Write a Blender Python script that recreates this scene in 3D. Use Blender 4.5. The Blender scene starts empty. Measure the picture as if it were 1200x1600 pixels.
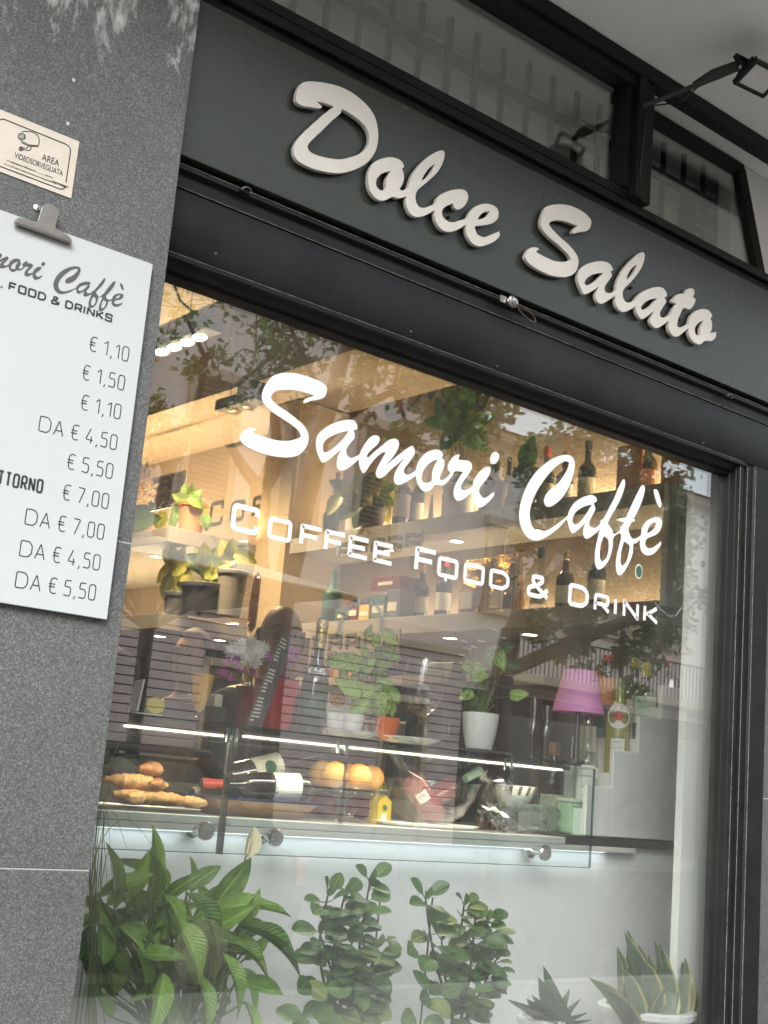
import bpy, bmesh, math, random
import numpy as np
from mathutils import Vector, Matrix

# ------------------------------------------------------------------ camera, sky, sun, exposure
scene = bpy.context.scene
COL = scene.collection
R = math.radians
CAM = Vector((0.0, -2.2, 1.25))
YAW, PITCH, ROLL, FPX = R(38.862), R(11.769), R(4.954), 2025.0
fwd = Vector((math.sin(YAW) * math.cos(PITCH), math.cos(YAW) * math.cos(PITCH), math.sin(PITCH)))
rgt = Vector((math.cos(YAW), -math.sin(YAW), 0))
upv = rgt.cross(fwd)
cam_r = math.cos(ROLL) * rgt + math.sin(ROLL) * upv
cam_u = -math.sin(ROLL) * rgt + math.cos(ROLL) * upv
cam = bpy.data.cameras.new('camera')
cam.sensor_fit = 'VERTICAL'
cam.sensor_height = 36.0
cam.lens = FPX / 1600.0 * 36.0
cam.clip_start = 0.05
cam.clip_end = 400
camo = bpy.data.objects.new('camera', cam)
COL.objects.link(camo)
camo.matrix_world = Matrix.Translation(CAM) @ Matrix((cam_r, cam_u, -fwd)).transposed().to_4x4()
scene.camera = camo

SUN_EL, SUN_AZ = R(37), R(223)            # veiled sun high over the opposite roofs, from the left
sdir = Vector((math.sin(SUN_AZ) * math.cos(SUN_EL), math.cos(SUN_AZ) * math.cos(SUN_EL), math.sin(SUN_EL)))
world = bpy.data.worlds.new('World')
scene.world = world
world.use_nodes = True
wn = world.node_tree
sky = wn.nodes.new('ShaderNodeTexSky')
sky.sky_type = 'NISHITA'
sky.sun_disc = False
sky.sun_elevation = SUN_EL
sky.sun_rotation = SUN_AZ
sky.air_density = 1.6
sky.dust_density = 4.0
sky.ozone_density = 1.0
bg = wn.nodes['Background']
bg.inputs[1].default_value = 0.15
hs_ = wn.nodes.new('ShaderNodeHueSaturation')      # thin overcast: the blue is mostly washed out
hs_.inputs['Saturation'].default_value = 0.30
wn.links.new(sky.outputs[0], hs_.inputs['Color'])
wn.links.new(hs_.outputs[0], bg.inputs[0])
sl = bpy.data.lights.new('sun', 'SUN')
sl.energy = 0.85
sl.angle = R(38)
sl.color = (1.0, 0.97, 0.93)
so = bpy.data.objects.new('sun', sl)
COL.objects.link(so)
so.rotation_euler = sdir.to_track_quat('Z', 'Y').to_euler()
so.location = (0, 10, 20)

scene.view_settings.view_transform = 'Standard'
scene.view_settings.look = 'None'
scene.view_settings.gamma = 1.0
scene.view_settings.exposure = 1.52
scene.view_settings.use_white_balance = True
scene.view_settings.white_balance_temperature = 6300
scene.view_settings.white_balance_tint = 6
scene.render.engine = 'CYCLES'
cy = scene.cycles
cy.use_denoising = True
cy.max_bounces = 10
cy.diffuse_bounces = 4
cy.glossy_bounces = 5
cy.transmission_bounces = 8
cy.transparent_max_bounces = 40
cy.sample_clamp_indirect = 6.0
cy.caustics_reflective = False
cy.caustics_refractive = False

random.seed(7)
RND = random.Random(11)

# ------------------------------------------------------------------ photo -> place
def ray(px, py):
    return (cam_r * ((px - 600) / FPX) - cam_u * ((py - 800) / FPX) + fwd)
def at(px, py, Y):
    d = ray(px, py)
    return CAM + d * ((Y - CAM.y) / d.y)
def atz(px, py, z):
    d = ray(px, py)
    return CAM + d * ((z - CAM.z) / d.z)
def pxm(p):                                  # metres per photo pixel at a point
    return (Vector(p) - CAM).dot(fwd) / FPX
GL = 0.10                                    # plane of the shop window glass
def atm(px, py, Ym):                         # a thing across the street that the window mirrors
    p = at(px, py, Ym)
    return Vector((p.x, 2 * GL - p.y, p.z))

# ------------------------------------------------------------------ materials
MATS = {}
def mat(name, col, rough=0.5, metal=0.0, spec=0.5, emit=None, estr=0.0, coat=0.0):
    m = bpy.data.materials.new(name)
    m.use_nodes = True
    b = m.node_tree.nodes['Principled BSDF']
    b.inputs['Base Color'].default_value = (*col, 1)
    b.inputs['Roughness'].default_value = rough
    b.inputs['Metallic'].default_value = metal
    b.inputs['Specular IOR Level'].default_value = spec
    b.inputs['Coat Weight'].default_value = coat
    if emit:
        b.inputs['Emission Color'].default_value = (*emit, 1)
        b.inputs['Emission Strength'].default_value = estr
    MATS[name] = m
    return m
def nd(m, t, **kw):
    n = m.node_tree.nodes.new(t)
    for k, v in kw.items():
        if k in n.inputs.keys():
            n.inputs[k].default_value = v
        else:
            setattr(n, k, v)
    return n
def lk(m, a, b):
    m.node_tree.links.new(a, b)
def bsdf(m):
    return m.node_tree.nodes['Principled BSDF']
def ramp(m, stops, fac=None):
    n = nd(m, 'ShaderNodeValToRGB')
    el = n.color_ramp.elements
    while len(el) < len(stops):
        el.new(0.5)
    for e, (p, c) in zip(el, stops):
        e.position = p
        e.color = (*c, 1) if len(c) == 3 else c
    if fac is not None:
        lk(m, fac, n.inputs[0])
    return n
def objco(m):
    return nd(m, 'ShaderNodeTexCoord').outputs['Object']
def noisy(name, c0, c1, scale=8.0, rough=0.5, bump=0.0, bscale=None, detail=5, coat=0.0, metal=0.0, rvar=0.1, stretch=None):
    m = mat(name, c0, rough, metal=metal, coat=coat)
    co = objco(m)
    if stretch:
        mp = nd(m, 'ShaderNodeMapping')
        mp.inputs['Scale'].default_value = stretch
        lk(m, co, mp.inputs[0])
        co = mp.outputs[0]
    n = nd(m, 'ShaderNodeTexNoise', Scale=scale, Detail=detail, Roughness=0.6)
    lk(m, co, n.inputs['Vector'])
    r = ramp(m, [(0.32, c0), (0.68, c1)], n.outputs[0])
    lk(m, r.outputs[0], bsdf(m).inputs['Base Color'])
    mr = nd(m, 'ShaderNodeMapRange')
    mr.inputs['To Min'].default_value = max(0.02, rough - rvar)
    mr.inputs['To Max'].default_value = min(1, rough + rvar)
    lk(m, n.outputs[0], mr.inputs[0])
    lk(m, mr.outputs[0], bsdf(m).inputs['Roughness'])
    if bump:
        n2 = nd(m, 'ShaderNodeTexNoise', Scale=bscale or scale * 6, Detail=4)
        lk(m, co, n2.inputs['Vector'])
        bp = nd(m, 'ShaderNodeBump', Strength=bump, Distance=0.01)
        lk(m, n2.outputs[0], bp.inputs['Height'])
        lk(m, bp.outputs[0], bsdf(m).inputs['Normal'])
    return m
def clear(name, tint=(1, 1, 1), ior=1.5, gloss=(1, 1, 1), haze=0.0, body=None, kb=0.0, dust_veil=0.0):
    m = bpy.data.materials.new(name)
    m.use_nodes = True
    m.node_tree.nodes.clear()
    out = nd(m, 'ShaderNodeOutputMaterial')
    t = nd(m, 'ShaderNodeBsdfTransparent', Color=(*tint, 1))
    g = nd(m, 'ShaderNodeBsdfGlossy', Color=(*gloss, 1), Roughness=haze)
    f0 = ((ior - 1) / (ior + 1)) ** 2          # Schlick's curve, the same from both sides of a thin pane
    lw = nd(m, 'ShaderNodeLayerWeight', Blend=0.5)
    pw = nd(m, 'ShaderNodeMath', operation='POWER')
    lk(m, lw.outputs['Facing'], pw.inputs[0]); pw.inputs[1].default_value = 5.0
    f = nd(m, 'ShaderNodeMath', operation='MULTIPLY_ADD')
    lk(m, pw.outputs[0], f.inputs[0]); f.inputs[1].default_value = 1 - f0; f.inputs[2].default_value = f0
    x = nd(m, 'ShaderNodeMixShader')
    lk(m, f.outputs[0], x.inputs[0])
    tt = t.outputs[0]
    if body:
        df = nd(m, 'ShaderNodeBsdfDiffuse', Color=(*body, 1))
        x2 = nd(m, 'ShaderNodeMixShader'); x2.inputs[0].default_value = kb
        lk(m, tt, x2.inputs[1]); lk(m, df.outputs[0], x2.inputs[2]); tt = x2.outputs[0]
    if dust_veil:                                   # film of dust and wipe marks, plus a light haze painted into the pane
        mp = nd(m, 'ShaderNodeMapping'); mp.inputs['Scale'].default_value = (2.2, 1, 0.9); mp.inputs['Rotation'].default_value = (0, R(35), 0)
        lk(m, objco(m), mp.inputs[0])
        ns = nd(m, 'ShaderNodeTexNoise', Scale=3.0, Detail=8, Roughness=0.65, Distortion=0.6)
        lk(m, mp.outputs[0], ns.inputs['Vector'])
        mr = nd(m, 'ShaderNodeMapRange'); mr.inputs['From Min'].default_value = 0.35; mr.inputs['From Max'].default_value = 0.75
        mr.inputs['To Min'].default_value = dust_veil * 0.35; mr.inputs['To Max'].default_value = dust_veil * 1.8
        lk(m, ns.outputs[0], mr.inputs[0])
        dd = nd(m, 'ShaderNodeBsdfDiffuse', Color=(0.75, 0.74, 0.72, 1))
        x3 = nd(m, 'ShaderNodeMixShader'); lk(m, mr.outputs[0], x3.inputs[0]); lk(m, tt, x3.inputs[1]); lk(m, dd.outputs[0], x3.inputs[2]); tt = x3.outputs[0]
    lk(m, tt, x.inputs[1])
    lk(m, g.outputs[0], x.inputs[2])
    lk(m, x.outputs[0], out.inputs[0])
    MATS[name] = m
    return m
def leafmat(name, dark, light, margin=None, veins=0.0, rough=0.38, variegate=None):
    m = mat(name, dark, rough, spec=0.45)
    uv = nd(m, 'ShaderNodeTexCoord').outputs['UV']
    sp = nd(m, 'ShaderNodeSeparateXYZ')
    lk(m, uv, sp.inputs[0])
    oi = nd(m, 'ShaderNodeObjectInfo')
    n = nd(m, 'ShaderNodeTexNoise', Scale=5.0, Detail=4)
    lk(m, objco(m), n.inputs['Vector'])
    ad = nd(m, 'ShaderNodeMath', operation='MULTIPLY_ADD')
    lk(m, oi.outputs['Random'], ad.inputs[0])
    ad.inputs[1].default_value = 0.7
    lk(m, n.outputs[0], ad.inputs[2])
    r = ramp(m, [(0.35, dark), (1.1, light)], ad.outputs[0])
    colr = r.outputs[0]
    # paler midrib
    ab = nd(m, 'ShaderNodeMath', operation='SUBTRACT')
    lk(m, sp.outputs[0], ab.inputs[0]); ab.inputs[1].default_value = 0.5
    aa = nd(m, 'ShaderNodeMath', operation='ABSOLUTE')
    lk(m, ab.outputs[0], aa.inputs[0])
    def mixin(fac, c):
        nonlocal colr
        mx = nd(m, 'ShaderNodeMix', data_type='RGBA')
        lk(m, fac, mx.inputs['Factor'])
        lk(m, colr, mx.inputs['A'])
        mx.inputs['B'].default_value = (*c, 1)
        colr = mx.outputs['Result']
    if variegate:
        n3 = nd(m, 'ShaderNodeTexNoise', Scale=9.0, Detail=3)
        lk(m, objco(m), n3.inputs['Vector'])
        q = ramp(m, [(0.5, (0, 0, 0)), (0.6, (1, 1, 1))], n3.outputs[0])
        mixin(q.outputs[0], variegate)
    mid = ramp(m, [(0.0, (0.6, 0.6, 0.6)), (0.05, (0, 0, 0))], aa.outputs[0])
    mixin(mid.outputs[0], tuple(min(1, c * 1.8 + 0.02) for c in light))
    if margin:
        mg = ramp(m, [(0.40, (0, 0, 0)), (0.43, (1, 1, 1))], aa.outputs[0])
        mixin(mg.outputs[0], margin)
    lk(m, colr, bsdf(m).inputs['Base Color'])
    if veins:
        w = nd(m, 'ShaderNodeMath', operation='MULTIPLY_ADD')
        lk(m, aa.outputs[0], w.inputs[0]); w.inputs[1].default_value = -0.5
        lk(m, sp.outputs[1], w.inputs[2])
        s = nd(m, 'ShaderNodeMath', operation='MULTIPLY')
        lk(m, w.outputs[0], s.inputs[0]); s.inputs[1].default_value = 95.0
        sn = nd(m, 'ShaderNodeMath', operation='SINE')
        lk(m, s.outputs[0], sn.inputs[0])
        bp = nd(m, 'ShaderNodeBump', Strength=veins, Distance=0.004)
        lk(m, sn.outputs[0], bp.inputs['Height'])
        lk(m, bp.outputs[0], bsdf(m).inputs['Normal'])
    tr = nd(m, 'ShaderNodeBsdfTranslucent')
    lk(m, colr, tr.inputs[0])
    mx = nd(m, 'ShaderNodeMixShader')
    mx.inputs[0].default_value = 0.25
    out = m.node_tree.nodes['Material Output']
    lk(m, bsdf(m).outputs[0], mx.inputs[1])
    lk(m, tr.outputs[0], mx.inputs[2])
    lk(m, mx.outputs[0], out.inputs[0])
    return m

# --- stone of the pillars: fine black / grey / white speckle with cloudy blotches and pale streaks
def granite(name, k=1.0, streaks=True):
    m = mat(name, (0.2, 0.2, 0.2), 0.55)
    co = objco(m)
    v = nd(m, 'ShaderNodeTexVoronoi', Scale=400.0, feature='F1')
    lk(m, co, v.inputs['Vector'])
    v2 = nd(m, 'ShaderNodeTexVoronoi', Scale=760.0, feature='F1')
    lk(m, co, v2.inputs['Vector'])
    sx = nd(m, 'ShaderNodeSeparateColor'); lk(m, v.outputs['Color'], sx.inputs[0])
    sy = nd(m, 'ShaderNodeSeparateColor'); lk(m, v2.outputs['Color'], sy.inputs[0])
    a = nd(m, 'ShaderNodeMath', operation='MULTIPLY_ADD')
    lk(m, sx.outputs[0], a.inputs[0]); a.inputs[1].default_value = 0.6
    b2 = nd(m, 'ShaderNodeMath', operation='MULTIPLY')
    lk(m, sy.outputs[1], b2.inputs[0]); b2.inputs[1].default_value = 0.4
    lk(m, b2.outputs[0], a.inputs[2])
    r = ramp(m, [(0.1, (0.062 * k, 0.064 * k, 0.065 * k)), (0.38, (0.118 * k, 0.122 * k, 0.123 * k)), (0.68, (0.158 * k, 0.162 * k, 0.163 * k)), (0.95, (0.30 * k, 0.305 * k, 0.305 * k))], a.outputs[0])
    colr = r.outputs[0]
    cl = nd(m, 'ShaderNodeTexNoise', Scale=2.6, Detail=5, Roughness=0.6)
    lk(m, co, cl.inputs['Vector'])
    cr = ramp(m, [(0.3, (0.82, 0.82, 0.82)), (0.7, (1.12, 1.12, 1.1))], cl.outputs[0])
    mu = nd(m, 'ShaderNodeMix', data_type='RGBA', blend_type='MULTIPLY')
    mu.inputs['Factor'].default_value = 1
    lk(m, colr, mu.inputs['A']); lk(m, cr.outputs[0], mu.inputs['B'])
    colr = mu.outputs['Result']
    if streaks:                               # a few pale upright patches high on the stone
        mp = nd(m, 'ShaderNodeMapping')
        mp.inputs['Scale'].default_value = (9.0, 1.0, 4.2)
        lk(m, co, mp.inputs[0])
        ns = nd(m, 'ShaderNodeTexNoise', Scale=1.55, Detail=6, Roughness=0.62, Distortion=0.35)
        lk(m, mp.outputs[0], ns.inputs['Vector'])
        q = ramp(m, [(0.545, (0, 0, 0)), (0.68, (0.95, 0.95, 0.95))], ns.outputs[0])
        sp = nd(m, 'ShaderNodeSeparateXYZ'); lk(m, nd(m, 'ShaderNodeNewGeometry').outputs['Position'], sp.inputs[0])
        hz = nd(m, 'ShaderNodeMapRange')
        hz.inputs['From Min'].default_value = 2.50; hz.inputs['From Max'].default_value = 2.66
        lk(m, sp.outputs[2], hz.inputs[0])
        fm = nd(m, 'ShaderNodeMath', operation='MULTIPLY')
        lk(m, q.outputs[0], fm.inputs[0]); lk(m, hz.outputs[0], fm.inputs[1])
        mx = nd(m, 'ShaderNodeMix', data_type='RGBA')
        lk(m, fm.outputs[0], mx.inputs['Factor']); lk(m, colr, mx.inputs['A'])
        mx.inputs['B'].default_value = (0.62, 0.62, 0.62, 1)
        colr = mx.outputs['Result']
    lk(m, colr, bsdf(m).inputs['Base Color'])
    bp = nd(m, 'ShaderNodeBump', Strength=0.25, Distance=0.002)
    lk(m, a.outputs[0], bp.inputs['Height'])
    lk(m, bp.outputs[0], bsdf(m).inputs['Normal'])
    return m
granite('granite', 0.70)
granite('granite_right', 0.6, False)
noisy('joint_grout', (0.42, 0.42, 0.41), (0.3, 0.3, 0.29), 30, 0.8)
# --- painted metal with dust
noisy('black_metal', (0.007, 0.0072, 0.0076), (0.014, 0.014, 0.0144), 14, 0.46, bump=0.05, bscale=180)
noisy('black_metal_soft', (0.009, 0.0095, 0.010), (0.017, 0.017, 0.018), 5, 0.40, bump=0.04, bscale=90)
for n_ in ('black_metal', 'black_metal_soft'):
    bsdf(MATS[n_]).inputs['Specular IOR Level'].default_value = 0.20
noisy('sign_paint', (0.026, 0.029, 0.023), (0.031, 0.034, 0.028), 3, 0.27, bump=0.02, bscale=160, rvar=0.05)
noisy('worn_edge', (0.20, 0.20, 0.19), (0.04, 0.04, 0.04), 60, 0.5, rvar=0.1)
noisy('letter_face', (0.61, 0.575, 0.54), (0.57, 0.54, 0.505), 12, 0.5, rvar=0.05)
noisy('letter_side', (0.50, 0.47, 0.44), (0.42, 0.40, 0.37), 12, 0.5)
noisy('vinyl_white', (0.66, 0.66, 0.655), (0.62, 0.62, 0.62), 6, 0.5)
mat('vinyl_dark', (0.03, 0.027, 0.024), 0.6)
noisy('board_white', (0.455, 0.47, 0.485), (0.435, 0.45, 0.465), 3, 0.4)
mat('print_black', (0.028, 0.028, 0.034), 0.6)
mat('print_grey', (0.075, 0.075, 0.085), 0.6)
noisy('sticker_beige', (0.60, 0.53, 0.46), (0.52, 0.46, 0.40), 14, 0.55)
noisy('clip_metal', (0.36, 0.335, 0.31), (0.26, 0.24, 0.22), 30, 0.38, metal=0.85)
noisy('chrome', (0.62, 0.62, 0.62), (0.5, 0.5, 0.5), 20, 0.16, metal=1.0, rvar=0.06)
noisy('plaster_white', (0.87, 0.865, 0.85), (0.82, 0.815, 0.795), 2.2, 0.85, bump=0.12, bscale=40)
noisy('interior_white', (0.82, 0.825, 0.83), (0.79, 0.795, 0.80), 2, 0.28, coat=0.3)
noisy('post_white', (0.80, 0.81, 0.79), (0.74, 0.75, 0.735), 2.5, 0.6, stretch=(3, 3, 0.5))
noisy('shelf_grey', (0.30, 0.275, 0.255), (0.26, 0.24, 0.22), 3, 0.5)
noisy('shelf_white', (0.62, 0.62, 0.62), (0.57, 0.57, 0.57), 3, 0.45)
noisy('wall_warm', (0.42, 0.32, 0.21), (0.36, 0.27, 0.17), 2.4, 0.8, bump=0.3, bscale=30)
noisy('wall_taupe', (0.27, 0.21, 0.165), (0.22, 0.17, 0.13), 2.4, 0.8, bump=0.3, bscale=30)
noisy('ceiling_warm', (0.74, 0.58, 0.32), (0.70, 0.54, 0.29), 2, 0.85)
noisy('floor_inside', (0.16, 0.12, 0.09), (0.11, 0.085, 0.065), 3, 0.4)
noisy('strip_dark', (0.05, 0.052, 0.055), (0.04, 0.04, 0.043), 10, 0.45)
noisy('shutter_slat', (0.84, 0.84, 0.81), (0.74, 0.74, 0.72), 4, 0.6)
noisy('rubber_black', (0.015, 0.015, 0.016), (0.022, 0.022, 0.022), 20, 0.6)
# glass
clear('window_glass', (0.975, 0.985, 0.98), 2.6, dust_veil=0.022)
clear('transom_glass', (0.95, 0.96, 0.95), 2.6)
clear('acrylic', (0.97, 0.97, 0.97), 1.22)
clear('case_glass', (0.945, 0.972, 0.965), 1.5)
clear('case_edge', (0.35, 0.48, 0.46), 1.6)
clear('thin_glass', (0.955, 0.96, 0.965), 1.6)
clear('bottle_clear', (0.86, 0.90, 0.88), 1.55)
mat('bottle_green', (0.012, 0.035, 0.022), 0.06, coat=1.0)
mat('bottle_black', (0.012, 0.011, 0.011), 0.08, coat=1.0)
mat('bottle_brown', (0.05, 0.018, 0.008), 0.08, coat=1.0)
mat('martini_liquid', (0.30, 0.30, 0.08), 0.08, coat=1.0)
clear('rose_liquid', (0.95, 0.60, 0.60), 1.4, haze=0.02, body=(0.62, 0.10, 0.10), kb=0.42)
mat('juice', (1.0, 0.50, 0.03), 0.3)
noisy('gold_foil', (0.80, 0.62, 0.33), (0.55, 0.41, 0.18), 60, 0.28, metal=0.8, bump=0.5, bscale=120)
noisy('silver_foil', (0.75, 0.76, 0.76), (0.3, 0.31, 0.31), 40, 0.2, metal=0.9, bump=0.8, bscale=90)
noisy('bag_gold', (0.62, 0.34, 0.07), (0.35, 0.18, 0.04), 22, 0.25, metal=0.6, bump=0.6, bscale=26)
mat('label_white', (0.74, 0.73, 0.69), 0.6)
mat('label_cream', (0.62, 0.58, 0.47), 0.6)
mat('label_red', (0.55, 0.06, 0.05), 0.5)
mat('label_orange', (0.62, 0.22, 0.05), 0.5)
mat('label_mint', (0.46, 0.62, 0.46), 0.6)
mat('label_green', (0.03, 0.09, 0.06), 0.5)
mat('label_yellow', (0.62, 0.52, 0.03), 0.5)
mat('logo_orange', (0.62, 0.33, 0.06), 0.5)
noisy('porcelain', (0.78, 0.77, 0.74), (0.74, 0.73, 0.70), 8, 0.22, coat=0.4)
noisy('pot_white', (0.72, 0.73, 0.72), (0.66, 0.67, 0.66), 8, 0.4)
noisy('pot_terracotta', (0.55, 0.20, 0.07), (0.45, 0.16, 0.06), 12, 0.7)
noisy('pot_grey', (0.10, 0.10, 0.11), (0.07, 0.07, 0.08), 12, 0.6)
noisy('soil', (0.03, 0.02, 0.014), (0.055, 0.038, 0.025), 50, 0.95, bump=0.8, bscale=90)
noisy('red_vase', (0.62, 0.045, 0.055), (0.52, 0.03, 0.04), 8, 0.3)
noisy('dark_red_vase', (0.16, 0.012, 0.018), (0.12, 0.01, 0.014), 8, 0.3)
noisy('orange_cup', (0.75, 0.17, 0.03), (0.68, 0.14, 0.025), 8, 0.3)
noisy('machine_black', (0.016, 0.016, 0.017), (0.03, 0.03, 0.03), 12, 0.45)
noisy('slate', (0.09, 0.095, 0.09), (0.06, 0.065, 0.06), 12, 0.5)
noisy('peach', (0.78, 0.40, 0.10), (0.70, 0.28, 0.05), 9, 0.5, bump=0.1, bscale=150)
noisy('crust', (0.50, 0.24, 0.07), (0.68, 0.42, 0.17), 18, 0.5, bump=0.6, bscale=70)
noisy('crust_dark', (0.30, 0.11, 0.03), (0.45, 0.2, 0.06), 18, 0.45, bump=0.6, bscale=70)
noisy('box_yellow', (0.62, 0.44, 0.05), (0.55, 0.38, 0.04), 12, 0.5)
noisy('wood_warm', (0.32, 0.20, 0.10), (0.24, 0.14, 0.07), 6, 0.5, stretch=(1, 8, 8))
mat('tray_blue', (0.02, 0.03, 0.09), 0.2, coat=0.5)
mat('petal_white', (0.78, 0.78, 0.74), 0.6)
mat('petal_purple', (0.42, 0.06, 0.36), 0.6)
mat('petal_cream', (0.72, 0.66, 0.46), 0.6)
mat('petal_orchid', (0.72, 0.48, 0.22), 0.6)
noisy('stem_green', (0.10, 0.17, 0.04), (0.07, 0.12, 0.03), 20, 0.5)
noisy('stem_brown', (0.06, 0.04, 0.03), (0.09, 0.06, 0.04), 30, 0.7)
# lampshade with a little translucency
m = noisy('shade_purple', (0.70, 0.27, 0.58), (0.65, 0.24, 0.54), 4, 0.75)
leafmat('leaf_lily', (0.035, 0.105, 0.02), (0.22, 0.38, 0.07), veins=0.35)
leafmat('leaf_pepper', (0.042, 0.100, 0.03), (0.125, 0.22, 0.07), veins=0.0, rough=0.3)
leafmat('leaf_pepper_pale', (0.10, 0.16, 0.05), (0.24, 0.30, 0.10), rough=0.3)
leafmat('leaf_pothos', (0.07, 0.19, 0.03), (0.23, 0.42, 0.07), variegate=(0.45, 0.52, 0.16))
leafmat('leaf_dark', (0.018, 0.045, 0.012), (0.06, 0.11, 0.025))
leafmat('leaf_yellow', (0.20, 0.24, 0.04), (0.36, 0.34, 0.07))
leafmat('leaf_snake', (0.035, 0.085, 0.035), (0.10, 0.16, 0.075), margin=(0.40, 0.39, 0.15))
leafmat('leaf_aloe', (0.055, 0.11, 0.06), (0.13, 0.21, 0.12))
leafmat('leaf_grass', (0.13, 0.20, 0.05), (0.26, 0.32, 0.12))
leafmat('leaf_tree', (0.05, 0.10, 0.022), (0.12, 0.19, 0.045))
noisy('bark', (0.075, 0.052, 0.038), (0.045, 0.032, 0.024), 9, 0.9, bump=0.8, bscale=30)
# street
noisy('asphalt', (0.045, 0.045, 0.047), (0.06, 0.06, 0.06), 30, 0.9, bump=0.4, bscale=150)
noisy('paving', (0.25, 0.245, 0.235), (0.20, 0.195, 0.185), 6, 0.8, bump=0.3, bscale=60)
noisy('kerb_stone', (0.3, 0.3, 0.29), (0.24, 0.24, 0.23), 12, 0.8)
noisy('stucco_pink', (0.82, 0.73, 0.69), (0.77, 0.67, 0.63), 1.2, 0.9, bump=0.2, bscale=20)
noisy('stucco_cream', (0.55, 0.47, 0.34), (0.5, 0.42, 0.30), 1.2, 0.9)
noisy('rustic_stone', (0.70, 0.57, 0.54), (0.60, 0.49, 0.46), 1.8, 0.9, bump=0.4, bscale=14)
noisy('joint_dark', (0.10, 0.08, 0.075), (0.07, 0.06, 0.055), 6, 0.95)
noisy('window_trim', (0.55, 0.46, 0.33), (0.5, 0.41, 0.29), 3, 0.8)
noisy('shutter_brown', (0.20, 0.13, 0.09), (0.16, 0.10, 0.07), 3, 0.7)
mat('pane_dark', (0.03, 0.035, 0.04), 0.06, coat=1.0)
noisy('roof_tile', (0.24, 0.10, 0.06), (0.18, 0.08, 0.05), 8, 0.9)
noisy('iron_dark', (0.02, 0.02, 0.02), (0.03, 0.03, 0.03), 12, 0.5)
noisy('canvas_beige', (0.42, 0.38, 0.33), (0.36, 0.33, 0.29), 4, 0.85)
mat('car_paint', (0.035, 0.038, 0.045), 0.25, metal=0.5, coat=1.0)
mat('tail_red', (0.5, 0.02, 0.02), 0.25, coat=1)
# people
noisy('skin', (0.50, 0.29, 0.20), (0.45, 0.25, 0.17), 8, 0.5)
mat('hair_grey', (0.06, 0.05, 0.045), 0.7)
noisy('cloth_black', (0.016, 0.016, 0.018), (0.026, 0.026, 0.028), 12, 0.9)
noisy('cloth_navy', (0.018, 0.022, 0.035), (0.028, 0.032, 0.048), 10, 0.9)
noisy('cloth_beige', (0.42, 0.33, 0.22), (0.36, 0.28, 0.18), 10, 0.9)
mat('eye_white', (0.20, 0.13, 0.10), 0.3)
mat('eye_dark', (0.02, 0.015, 0.012), 0.2)
# lamps (only what gives light)
mat('lamp_lens', (0.9, 0.85, 0.7), 0.4, emit=(1.0, 0.80, 0.48), estr=14)
mat('lamp_lens_off', (0.35, 0.25, 0.14), 0.3)
mat('spot_lens', (0.9, 0.8, 0.7), 0.4, emit=(1.0, 0.80, 0.55), estr=6)
mat('led_warm', (0.9, 0.85, 0.7), 0.4, emit=(1.0, 0.78, 0.46), estr=6)
mat('led_bar', (0.9, 0.9, 0.8), 0.4, emit=(1.0, 0.87, 0.66), estr=1.5)
mat('led_white', (0.9, 0.9, 0.9), 0.4, emit=(0.92, 0.97, 1.0), estr=0.5)

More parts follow.
